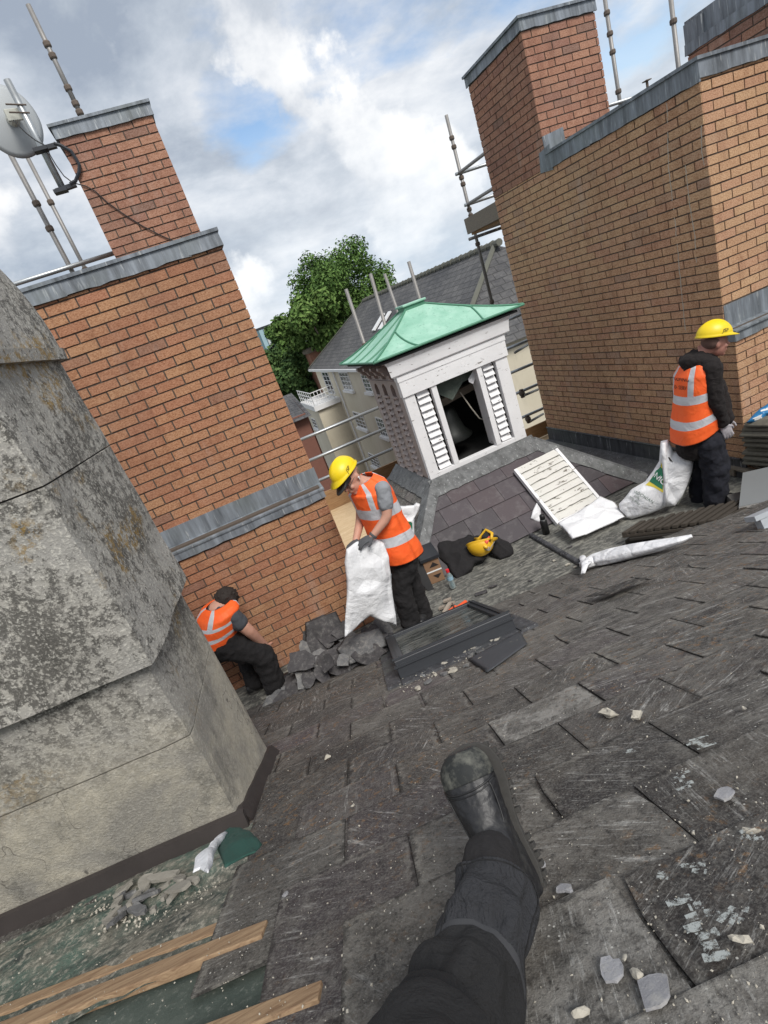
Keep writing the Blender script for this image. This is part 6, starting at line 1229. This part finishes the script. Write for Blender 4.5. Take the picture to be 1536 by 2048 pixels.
def torso(path,K=40,uvm=True):
    """loft of elliptical rings: (centre, side*halfwidth, front*halfdepth); u=.25 front, .75 back"""
    vs=[];uv=[]; n=len(path)
    for i,(c,s,f) in enumerate(path):
        for k in range(K+1):
            a=2*math.pi*k/K; ca,sa=math.cos(a),math.sin(a); e=.82; x=np.sign(ca)*abs(ca)**e; y=np.sign(sa)*abs(sa)**e
            vs.append(np.array(c)+np.array(s)*x+np.array(f)*y); uv.append((k/K,i/(n-1)))
    fs=[(i*(K+1)+k,i*(K+1)+k+1,(i+1)*(K+1)+k+1,(i+1)*(K+1)+k) for i in range(n-1) for k in range(K)]
    return vs,fs,uv
def vest(T,rings,mat,wr=.006,seed=0.,th=.006):
    # refine rings with a smooth interpolation
    R_=[]; m=len(rings)
    for i in range(m-1):
        for k in range(5):
            t_=k/5; t2=t_; R_.append(tuple(np.array(rings[i][j])*(1-t2)+np.array(rings[i+1][j])*t2 for j in range(3)))
    R_.append(rings[-1]); vs,fs,uv=torso(R_); vs=np.array(vs); c=vs.mean(0)
    for i in range(len(vs)):
        v=Vector(tuple(vs[i]*9+seed)); d=nrm((vs[i]-R_[i//41][0])); k=mn.noise(v)+.6*(1-2*abs(mn.noise(v*1.4+Vector((3,1,2))))); vs[i]=vs[i]+d*wr*k
    o=mesh('hi_vis_vest',vs,fs,mat,T,True,uv=uv); s=o.modifiers.new('s','SOLIDIFY'); s.thickness=th; s.offset=-1; return o
class Fig:
    def __init__(s,P0,n): s.P0=np.array(P0,float); s.n=nrm(n)
    def __call__(s,x,y,d=0.): return onP(x,y,s.P0+s.n*d,s.n)
# ---------------- middle worker
J=Fig((.84,4.03,0),(.17,.985,0)); zw=lambda x,y:(640+x/4.877,880+y/4.877)
def JW(x,y,d=0.): return J(*zw(x,y),d)
fwd=nrm(V(-.88,-.42,0)); sde=np.cross(UZ,fwd); # his left, towards the camera
NK=JW(445,415,.02); PV=JW(765,1075,.02); ax=nrm(NK-PV)
T=thing('person',(.85,4.1,FZ),'person in hard hat and grey t-shirt, head bowed, holding a white sack open','person')
hc=JW(292,372,.0); hup=nrm(UZ*.86+fwd*.42-sde*.08); hf=nrm(fwd*.80-UZ*.5+V(0,-.16,0))
mb=MB(); head(mb,hc,hup,hf,1.05,NK-ax*.02)
limb(mb,[NK-ax*.06,(NK+PV)/2,PV],[.10,.12,.115],16)
SH_N=JW(610,470,-.15); EL_N=JW(665,745,-.2); WR_N=JW(510,940,-.22); SH_F=JW(395,440,.2); EL_F=JW(400,760,.16); WR_F=JW(350,980,-.02)
limb(mb,[SH_N,EL_N,WR_N],[.052,.042,.029]); limb(mb,[SH_F,EL_F,WR_F],[.052,.042,.03])
KN_N=JW(790,1430,-.05); AN_N=JW(870,1740,-.04); KN_F=JW(900,1400,.14); AN_F=JW(1010,1690,.14)
limb(mb,[PV+sde*.08,KN_N,AN_N],[.08,.055,.045]); limb(mb,[PV-sde*.08,KN_F,AN_F],[.08,.055,.045])
body=blob('body',mb,MAT['skin'],T,.008,3)
mb=MB(); hand(mb,WR_N,JW(400,1000,-.24)-WR_N,V(-.2,.3,-1),fwd+V(0,.3,0),1.0,.45); hand(mb,WR_F,JW(300,1020,-.08)-WR_F,V(.2,-.2,-1),sde,1.,.5)
mb.tube([WR_N+(EL_N-WR_N)*.10,WR_N],[.036,.034],12); blob('gloves',mb,MAT['glove'],T,.0055,1)
mb=MB(); limb(mb,[NK-ax*.12,(NK+PV)/2,PV+ax*.05],[.11,.12,.12],18,sq=.85,ref=fwd); limb(mb,[SH_N-ax*.01,SH_N+(EL_N-SH_N)*.55],[.066,.066]); limb(mb,[SH_F,SH_F+(EL_F-SH_F)*.5],[.062,.060]); mb.tube([NK-ax*.06,NK+ax*.022],[.08,.066],16)
blob('t_shirt',mb,MAT['tshirt'],T,.010,4,.02,.07)
R_=[]
for (t_,hw,hd,dx) in ((-.10,.172,.19,.0),(.02,.175,.19,0),(.25,.17,.17,.0),(.5,.17,.15,.0),(.75,.19,.145,.0),(.88,.20,.135,0),(.955,.185,.12,0),(1.01,.135,.10,-.005),(1.05,.088,.08,-.01)):
    c=PV+(NK-PV)*t_-fwd*.0; R_.append((c+sde*dx,sde*hw,(fwd*.95+ax*(.1 if t_<.9 else -.25))*hd))
vest(T,R_,MAT['hivis'],.008,1.)
mb=MB(); limb(mb,[PV+ax*.08,PV-ax*.03],[.115,.13],16,sq=.85,ref=fwd); limb(mb,[PV+sde*.06-ax*.05,KN_N,AN_N-V(0,0,.02)],[.115,.092,.085]); limb(mb,[PV-sde*.07-ax*.05,KN_F,AN_F-V(0,0,.02)],[.12,.09,.08])
blob('trousers',mb,MAT['blackcloth'],T,.012,3,.05,.09)
def boot(an,toe_dir,name='boot',s=1.,mat=None):
    d=nrm(V(toe_dir[0],toe_dir[1],0)); b=V(an[0],an[1],FZ+.012); mb=MB(); mb.ell(b-d*.05+UZ*.045,[d*.055*s,np.cross(UZ,d)*.043,UZ*.05],12,8); limb(mb,[b-d*.03+UZ*.05,b+d*.06+UZ*.045,b+d*.14*s+UZ*.035],[.05,.048,.042],12); limb(mb,[b-d*.02+UZ*.05,np.array(an)+UZ*.05],[.052,.055],12)
    o=blob(name,mb,mat or MAT['leather'],T,.009,3); mb=MB(); K=20; s2=np.cross(UZ,d); pts=[b+d*(.045+.135*math.cos(2*math.pi*k/K))*s+s2*.052*math.sin(2*math.pi*k/K)*(1+.12*math.cos(2*math.pi*k/K)) for k in range(K)]; mb.slab([p+UZ*.014 for p in pts],UZ*.024); mb.build('sole',MAT['rubber'],o)
boot(AN_N,fwd); boot(AN_F,fwd+V(.3,-.5,0))
hcc=hc+hup*.078-hf*.008; h=helmet('hard_hat',hcc,nrm(hup*.98-hf*.12),hf,MAT['helmet'],T,(.103,.130,.112)); 
mb=MB(); rt=nrm(np.cross(hf,hup)); 
K=12; b=hcc-hup*.012; arc=[b+(hf*math.cos(a)+rt*math.sin(a)*.8)*.118 for a in np.linspace(-1.15,1.15,K)]; tip=[b+hf*(.118+.085*math.cos(a))*math.cos(a)*1.0+rt*math.sin(a)*.085-hup*.028 for a in np.linspace(-1.2,1.2,K)]
for i in range(K-1): mb.slab([arc[i],arc[i+1],tip[i+1],tip[i]],hup*.006)
mb.build('cap_peak',MAT['black'],h)
mb=MB(); band_=[hcc-hup*.016+(hf*math.cos(a)*.104+rt*math.sin(a)*.086) for a in np.linspace(1.2,5.1,20)]; mb.tube(band_,.013,8,sq=1.,ref=hup); mb.build('headband',MAT['black'],h)
sidev=rt if rt@V(0,-1,0)>0 else -rt
text('JSP',hcc+sidev*.108+hup*.035+hf*.03,hf*-1 if np.cross(-hf,hup)@sidev>0 else hf,hup,.04,MAT['printk'],h,'logo',shear=.3,target=h)
mb=MB(); e=hc+hf*.094+hup*.006; 
for k in (-1,1): 
    cc_=e+rt*.032*k; mb.tube([cc_+(rt*math.cos(a)*.024+hup*math.sin(a)*.016) for a in np.linspace(0,2*math.pi,14)],.0022,6); mb.tube([e+rt*.056*k,hc+rt*.079*k-hf*.01+hup*.012],.002,6)
mb.build('glasses',MAT['black'],T)
mb=MB(); ear=hc+sidev*.088-hup*.018-hf*.005; mb.ell(ear,[V(.008,0,0),V(0,.008,0),V(0,0,.008)],8,6); mb.tube([ear,ear-hup*.02+hf*.006],.004,6); mb.build('earbud',MAT['printw'],T)
mb=MB(); mb.ell(hc-hf*.035+hup*.0,[rt*.078,hf*.07,hup*.06],14,10); blob('hair',mb,simple('short_fair_hair',(.16,.10,.06),.9,var=.4,scale=120,bump=.5),T,.007,1)
# ---------------- right worker
J=Fig((3.86,3.62,0),(.72,.69,0)); zr5=lambda x,y:(1300+x/4.453,600+y/4.453)
def JR(x,y,d=0.): return J(*zr5(x,y),d)
fwd=nrm(V(.95,-.20,0)); sde=np.cross(UZ,fwd); rgt=-sde
T=thing('person',(3.86,3.62,FZ),'person in hard hat and black hooded top walking beside the tan brick tower','person')
NK=JR(440,500,.0); PV=JR(450,1180,.0); ax=nrm(NK-PV); hc=JR(580,382,.0); hup=nrm(UZ*.97+fwd*.18); hf=nrm(fwd-UZ*.22+V(.08,-.25,0))
mb=MB(); head(mb,hc,hup,hf,.98,NK+ax*.03)
limb(mb,[NK-ax*.08,(NK+PV)/2,PV],[.10,.13,.12],16); SHN=JR(545,600,-.13); ELN=JR(575,880,-.16); WRN=JR(655,1115,-.10); SHF=JR(500,590,.2); ELF=JR(640,860,.2); WRF=JR(690,1060,.12)
limb(mb,[SHN,ELN,WRN],[.055,.045,.03]); limb(mb,[SHF,ELF,WRF],[.055,.045,.03])
KNN=JR(585,1500,-.06); ANN=JR(575,1775,-.05); KNF=JR(455,1500,.14); ANF=JR(440,1730,.14)
limb(mb,[PV+rgt*.09,KNN,ANN],[.085,.06,.045]); limb(mb,[PV-rgt*.09,KNF,ANF],[.085,.06,.045]); blob('body',mb,MAT['skin_red'],T,.008,3)
mb=MB(); limb(mb,[NK-ax*.10,(NK+PV)/2,PV-ax*.04],[.155,.17,.165],18,sq=.8,ref=fwd); limb(mb,[SHN,ELN,WRN+(ELN-WRN)*.12],[.085,.070,.052]); limb(mb,[SHF,ELF,WRF],[.08,.066,.05]); limb(mb,[PV-ax*.02-fwd*.06,PV-ax*.10-fwd*.08],[.15,.14],16,sq=.85,ref=fwd)
mb.ell(NK-ax*.005-fwd*.055,[fwd*.115,rgt*.12,UZ*.06],16,10); mb.tube([NK-ax*.02+fwd*.02,NK+ax*.045+fwd*.03],[.105,.078],16); mb.ell(NK+ax*.005+fwd*.05,[fwd*.07,rgt*.09,UZ*.055],14,10); blob('hooded_top',mb,MAT['hood'],T,.010,3,.03,.06)
R_=[]
for (t_,hw,hd,bk) in ((.02,.19,.175,-.055),(.15,.195,.18,-.05),(.4,.19,.165,-.035),(.65,.19,.155,-.03),(.82,.188,.145,-.03),(.92,.155,.115,-.02),(.965,.10,.085,-.01)):
    c=PV+(NK-PV)*t_+fwd*bk; R_.append((c,sde*hw,(fwd+ax*(.28*(1-t_)))*hd))
ve=vest(T,R_,MAT['hivis'],.007,5.)
bk=-fwd; cB=(NK*.76+PV*.24)+bk*.2; text('ROOFING',cB+UZ*.035,nrm(np.cross(UZ,bk)),UZ,.052,MAT['printk'],T,'lettering',target=ve); text('-O- SERV',cB-UZ*.04,nrm(np.cross(UZ,bk)),UZ,.046,MAT['printk'],T,'lettering',target=ve)
mb=MB(); limb(mb,[PV+ax*.03,PV-ax*.10],[.155,.155],16,sq=.85,ref=fwd); limb(mb,[PV+rgt*.085-ax*.06,KNN,ANN-V(0,0,.02)],[.135,.11,.10]); limb(mb,[PV-rgt*.08-ax*.06,KNF,ANF-V(0,0,.02)],[.13,.105,.095]); blob('trousers',mb,MAT['navy'],T,.012,3,.05,.09)
boot(ANN,fwd+V(0,-.15,0)); boot(ANF,fwd)
mb=MB(); hand(mb,WRN,JR(705,1215,-.10)-WRN,-rgt*.6+V(.2,.2,0),fwd,1.02,.4); limb(mb,[WRN+(ELN-WRN)*.08,WRN],[.034,.033]); hand(mb,WRF,JR(690,1180,.1)-WRF,rgt,fwd,1.,.4); blob('gloves',mb,MAT['glove_light'],T,.0055,1)
hcc=hc+hup*.07-hf*.012; h=helmet('hard_hat',hcc,nrm(hup+hf*-.0),hf,MAT['helmet'],T,(.103,.134,.112)); rt=nrm(np.cross(hf,hup)); sidev=rt if rt@V(-.7,-.7,0)>0 else -rt
text('JSP',hcc+sidev*.11+hup*.035+hf*.04,hf if np.cross(hf,hup)@sidev>0 else -hf,hup,.045,MAT['printk'],h,'logo',shear=.3,target=h)
mb=MB(); mb.ell(hc-hf*.03+hup*.012,[rt*.081,hf*.078,hup*.07],16,10); blob('hair',mb,simple('cropped_hair',(.13,.075,.06),.9,var=.3,scale=150,bump=.3),T,.007,1)
# ---------------- crouching worker
J=Fig((-.56,4.2,0),(-.1,.99,0)); z7b=lambda x,y:(400+x/5.12,1150+y/5.12)
def JL(x,y,d=0.): return J(*z7b(x,y),d)
fwd=nrm(V(.85,.45,0)); sde=np.cross(UZ,fwd); rgt=-sde
T=thing('person',(-.5,4.15,FZ),'bareheaded dark-haired person crouching by the brick pier, half hidden by the rendered chimney','person')
NK=JL(205,300,.02); PV=JL(190,690,.0); ax=nrm(NK-PV); hc=JL(285,275,.04); hup=nrm(UZ*.6+fwd*.7); hf=nrm(fwd*.6-UZ*.75)
mb=MB(); head(mb,hc,hup,hf,.98,NK); SHN=JL(315,420,-.10); ELN=JL(500,570,-.12); WRN=JL(665,720,-.02); SHF=JL(260,400,.18); ELF=JL(420,620,.2); WRF=JL(500,760,.15)
limb(mb,[NK-ax*.06,(NK+PV)/2,PV],[.10,.12,.12],16); limb(mb,[SHN,ELN,WRN],[.058,.05,.033]); limb(mb,[SHF,ELF,WRF],[.055,.045,.033]); hand(mb,WRN,JL(720,790,.0)-WRN,V(0,.5,-1),-sde,1.,.5); hand(mb,WRF,V(.1,0,-1),V(0,-1,0),fwd,1.,.5)
KN=JL(640,800,-.05); AN=JL(760,1120,-.02); KF=JL(480,800,.18); AF=JL(560,1090,.18)
limb(mb,[PV,KN,AN],[.09,.06,.045]); limb(mb,[PV+sde*.1,KF,AF],[.09,.06,.045]); blob('body',mb,MAT['skin'],T,.008,3)
mb=MB(); limb(mb,[NK-ax*.08,(NK+PV)/2,PV+ax*.06],[.11,.12,.12],16,sq=.85,ref=fwd); limb(mb,[SHN,SHN+(ELN-SHN)*.45],[.078,.074]); limb(mb,[SHF,SHF+(ELF-SHF)*.4],[.08,.07]); blob('t_shirt',mb,MAT['tshirt_dark'],T,.010,4,.02,.07)
R_=[]
for (t_,hw,hd) in ((.08,.16,.155),(.3,.17,.16),(.6,.19,.16),(.85,.20,.15),(.97,.17,.125),(1.04,.10,.09)): R_.append((PV+(NK-PV)*t_-fwd*.02,sde*hw,fwd*hd))
vest(T,R_,MAT['hivis'],.008,9.)
mb=MB(); limb(mb,[PV+ax*.06,PV-ax*.02],[.15,.15],16,sq=.85,ref=fwd); limb(mb,[PV-sde*.05,KN,AN-V(0,0,.02)],[.14,.105,.09]); limb(mb,[PV+sde*.12,KF,AF],[.13,.10,.085]); blob('trousers',mb,MAT['blackcloth'],T,.012,3,.05,.09)
boot(AN,fwd); boot(AF,fwd)
rt=nrm(np.cross(hf,hup)); mb=MB(); mb.ell(hc-hf*.022+hup*.025,[rt*.09,hf*.098,hup*.095],18,12)
for k in range(40): 
    a=rng.normal(size=3); a=nrm(a); a=a if a@(-hf*.4+hup)>0 else -a; p=hc-hf*.022+hup*.025+(rt*(a@rt)*.09+hf*(a@hf)*.1+hup*(a@hup)*.095); mb.tube([p,p+a*.01+V(0,0,-.012)],[.012,.004],5)
blob('hair',mb,MAT['hair'],T,.006,1,.012,.02)
# ---------------- outstretched leg of the person on the roof
T=thing('person',roof(-1.1,3.6),'outstretched leg in scuffed black boot and charcoal trousers at the bottom of the photo','person')
Hh=dep(1052,1785,1.15); To=dep(932,1500,1.27); a_=nrm(To-Hh); vw=nrm((Hh+To)/2); dor=nrm(-vw-a_*(-vw@a_)); lat=np.cross(a_,dor) # lat: image left/right
if (lat@CR)>0: lat=-lat          # lat points image-left
dor=nrm(dor*.9+lat*.30); lat=nrm(np.cross(a_,dor)); lat=lat if lat@CR<0 else -lat
FLn=np.linalg.norm(To-Hh)
def fp_(s,x,h): return Hh+a_*s*FLn+lat*x+dor*h
mb=MB(); prof=[(-.02,.020,.042,.055,.0),(.08,.030,.047,.062,.0),(.25,.036,.045,.066,.0),(.42,.044,.045,.062,.002),(.6,.044,.055,.052,.006),(.75,.042,.063,.047,.008),(.88,.040,.062,.045,.008),(.96,.036,.053,.040,.006),(1.015,.029,.032,.030,.004)]
# s, height of section centre, half width, half height, lateral shift
K=26; vs=[]
def isec(i,t_): return [prof[i][j]*(1-t_)+prof[i+1][j]*t_ for j in range(5)]
secs=[]
for i in range(len(prof)-1):
    for k in range(4): secs.append(isec(i,k/4))
secs.append(prof[-1]); 
for (s,hc_,hw,hh,sh) in secs:
    for k in range(K): a=2*math.pi*k/K; x=hw*math.cos(a); y=hh*math.sin(a); y=max(y,-hc_+.004); vs.append(fp_(s,x+sh,hc_+y))
n=len(secs); mb.add(vs,[(i*K+k,i*K+(k+1)%K,(i+1)*K+(k+1)%K,(i+1)*K+k) for i in range(n-1) for k in range(K)]+[tuple(range(K)),tuple(range(n*K-1,(n-1)*K-1,-1))])
ANK=dep(982,1728,1.085); SHN_=dep(978,1850,1.0)
limb(mb,[fp_(.10,0,.045),ANK,ANK*.6+SHN_*.4],[.05,.052,.052],20); limb(mb,[fp_(.45,0,.058),fp_(.28,0,.09),ANK],[.046,.048,.052],18)
def bootm(o,st=.010):
    tx=bpy.data.textures.new('creases','CLOUDS'); tx.noise_scale=.018; tx.noise_depth=3; d=o.modifiers.new('d','DISPLACE'); d.texture=tx; d.strength=st; d.mid_level=.5; d.texture_coords='GLOBAL'
o=mb.build('boot_upper',MAT['leather'],T,True); r=o.modifiers.new('r','REMESH'); r.mode='VOXEL'; r.voxel_size=.0032; r.use_smooth_shade=True; s=o.modifiers.new('s','SMOOTH'); s.factor=.6; s.iterations=10; bootm(o,.0045)
UP=o
# toe cap: dusty, separate panel
mb=MB(); vs=[]; K2=22; ss=np.linspace(.80,1.015,10)
for s in ss:
    i=max(j for j in range(len(prof)-1) if prof[j][0]<=s+1e-9) if s<1.01 else len(prof)-2; t_=(s-prof[i][0])/(prof[i+1][0]-prof[i][0]); s_,hc_,hw,hh,sh=isec(i,min(t_,1))
    for k in range(K2+1): a=-.15+(math.pi+.3)*k/K2; vs.append(fp_(s,(hw+.0018)*math.cos(a)+sh,max(hc_+(hh+.0018)*math.sin(a),.006)))
fs=[(i*(K2+1)+k,i*(K2+1)+k+1,(i+1)*(K2+1)+k+1,(i+1)*(K2+1)+k) for i in range(len(ss)-1) for k in range(K2)]
o=mesh('toe_cap',vs,fs,MAT['toe'],T,True); s=o.modifiers.new('s','SOLIDIFY'); s.thickness=.004; s2=o.modifiers.new('ss','SUBSURF'); s2.levels=s2.render_levels=1; bootm(o,.004)
# sole with lugs
out_=[(-.035,.0),(-.025,.028),(.03,.045),(.15,.051),(.3,.047),(.42,.046),(.55,.056),(.7,.067),(.85,.070),(.95,.060),(1.02,.038),(1.045,.0)]
ol=[(s,x) for s,x in out_]+[(s,-x) for s,x in out_[::-1][1:-1]]
mb=MB(); pts=[fp_(s,x+.007*(s>.5),.002) for s,x in ol]; 
if np.cross(pts[1]-pts[0],pts[2]-pts[1])@dor<0: pts=pts[::-1]
mb.slab(pts,dor*.020); pts=[fp_(s,x*1.045+.004*(s>.5),.006) for s,x in ol]; 
if np.cross(pts[1]-pts[0],pts[2]-pts[1])@dor<0: pts=pts[::-1]
mb.slab(pts,dor*.006)
for side in (-1,1):
    for k in range(17):
        s=.0+.98*k/16; 
        if .33<s<.44: continue
        xs=np.interp(s,[q[0] for q in out_],[q[1] for q in out_])*side; p=fp_(s,xs+.007*(s>.5),-.019); mb.cb(p,a_*FLn*.036,lat*.016,dor*.022)
mb.build('sole',MAT['rubber'],T,bev=.0015)
# trousers: loft with folds
KNE=dep(945,1960,.93); KN2=dep(885,2100,.83); HIP=V(-.20,.18,-.98)
axis=[ANK+(SHN_-ANK)*.18,SHN_*.45+ANK*.55,SHN_,SHN_*.5+KNE*.5,KNE,KN2,KN2*.5+V(-.16,.30,-.72)*.5,V(-.18,.10,-.78)]
rads=[.065,.069,.075,.078,.081,.085,.09,.10]
K=56; path=[];rr_=[]
for i in range(len(axis)-1):
    for k in range(9): t_=k/9; path.append(axis[i]*(1-t_)+axis[i+1]*t_); rr_.append(rads[i]*(1-t_)+rads[i+1]*t_)
for _ in range(6): path=[path[0]]+[path[i]*.5+(path[i-1]+path[i+1])*.25 for i in range(1,len(path)-1)]+[path[-1]]
vs=[];upv=None;L_=0
for i,p in enumerate(path):
    t_=nrm(path[min(i+1,len(path)-1)]-path[max(i-1,0)]); 
    if upv is None: upv=-vw
    upv=nrm(upv-t_*(upv@t_)); sd=np.cross(t_,upv); L_+=np.linalg.norm(p-path[max(i-1,0)])
    for k in range(K):
        a=2*math.pi*k/K; ca,sa=math.cos(a),math.sin(a)
        f1=math.sin(L_*55+3.4*math.sin(a+.6)+2.5*mn.noise(Vector((ca*1.2,sa*1.2,L_*5))))*.009*(1 if L_<.2 else .6)
        f2=.022*mn.noise(Vector((ca*1.6,sa*1.6,L_*11)))+.005*mn.noise(Vector((ca*4,sa*4,L_*26)))
        fl_=(1+.05*math.exp(-L_/.02))
        vs.append(p+(sd*ca+upv*sa)*(rr_[i]*fl_+f1+f2))
n=len(path); fs=[(i*K+k,i*K+(k+1)%K,(i+1)*K+(k+1)%K,(i+1)*K+k) for i in range(n-1) for k in range(K)]+[tuple(range((n-1)*K,n*K))]
o=mesh('trouser_leg',vs,fs,MAT['trouser'],T,True); s=o.modifiers.new('s','SOLIDIFY'); s.thickness=.004; s2=o.modifiers.new('ss','SUBSURF'); s2.levels=s2.render_levels=1; TRO=o
# knee patch panel laid on the trouser leg, and hem
def onleg(i0,i1,k0,k1,off,name,mat,taper=0):
    vv=np.array(vs).reshape(n,K,3); out=[]; ni=i1-i0; idx=list(range(k0,k1+1))
    for i in range(i0,i1+1):
        row=[]; 
        for q in idx:
            kk=k0+(q-k0)*1.0; 
            fr=(i-i0)/ni; mid=(k0+k1)/2; half=(k1-k0)/2*(1 if not taper else min(1,math.sqrt(max(.02,fr*2.2)))); kk=mid+(q-mid)/((k1-k0)/2)*half
            a0=int(math.floor(kk))%K; b0=(a0+1)%K; t_=kk-math.floor(kk); p=vv[i][a0]*(1-t_)+vv[i][b0]*t_; c=path[i]; row.append(p+nrm(p-c)*off)
        out+=row
    m=len(idx); f=[(i*m+k,i*m+k+1,(i+1)*m+k+1,(i+1)*m+k) for i in range(ni) for k in range(m-1)]
    o=mesh(name,out,f,mat,T,True); s=o.modifiers.new('s','SOLIDIFY'); s.thickness=.003; s2=o.modifiers.new('ss','SUBSURF'); s2.levels=s2.render_levels=1; return o
onleg(26,n-2,-3+K//4-12,K//4+15,.0045,'knee_patch',MAT['kneepatch'],1); onleg(24,n-2,-3+K//4-14,K//4+17,.002,'patch_edging',simple('grey_edging',(.034,.035,.039),.9,var=.2,scale=60),1)
mb=MB(); 
limb(mb,[ANK-(SHN_-ANK)*.02,ANK+(SHN_-ANK)*.5],[.0585,.062],24); o=mb.build('inner_cuff',MAT['blackcloth'],T,True); r=o.modifiers.new('r','REMESH'); r.mode='VOXEL'; r.voxel_size=.004; r.use_smooth_shade=True; tx=bpy.data.textures.new('cuff','CLOUDS'); tx.noise_scale=.03; d=o.modifiers.new('d','DISPLACE'); d.texture=tx; d.strength=.012; d.texture_coords='GLOBAL'

# seams: side seam and hem stitching on the trousers, stitched seams on the boot
vv=np.array(vs).reshape(n,K,3)
for kk,nm in ((K//4-9,'side_seam'),(K//4+12,'side_seam')):
    mb=MB(); mb.tube([vv[i][kk%K]+nrm(vv[i][kk%K]-path[i])*.0045 for i in range(1,n-2)],.0018,6); mb.build(nm,MAT['kneepatch'],T,True)
mb=MB(); mb.tube([vv[2][k%K]+nrm(vv[2][k%K]-path[2])*.004 for k in range(K+1)],.0016,6,cap=False); mb.build('hem_stitch',MAT['kneepatch'],T,True)
def bootline(pts,r,name):
    q=[]; 
    for s,fx in pts:
        i=max(j for j in range(len(prof)-1) if prof[j][0]<=s+1e-9); t_=(s-prof[i][0])/(prof[i+1][0]-prof[i][0]); s_,hc_,hw,hh,sh=isec(i,min(t_,1)); a=math.pi*fx; q.append(fp_(s,(hw+.001)*math.cos(a)+sh,max(hc_+(hh+.001)*math.sin(a),.008)))
    mb=MB(); mb.tube(q,r,6); mb.build(name,MAT['black'],T,True)
bootline([(.80-.05*math.sin(math.pi*f),f) for f in np.linspace(.02,.98,16)],.0022,'toe_seam'); bootline([(.775-.05*math.sin(math.pi*f),f) for f in np.linspace(.02,.98,16)],.0014,'toe_seam')
bootline([(.78-.4*k/9,.18-.05*math.sin(k/3)) for k in range(10)],.0018,'side_seam')
bootline([(.78-.4*k/9,.80+.05*math.sin(k/3)) for k in range(10)],.0018,'side_seam')
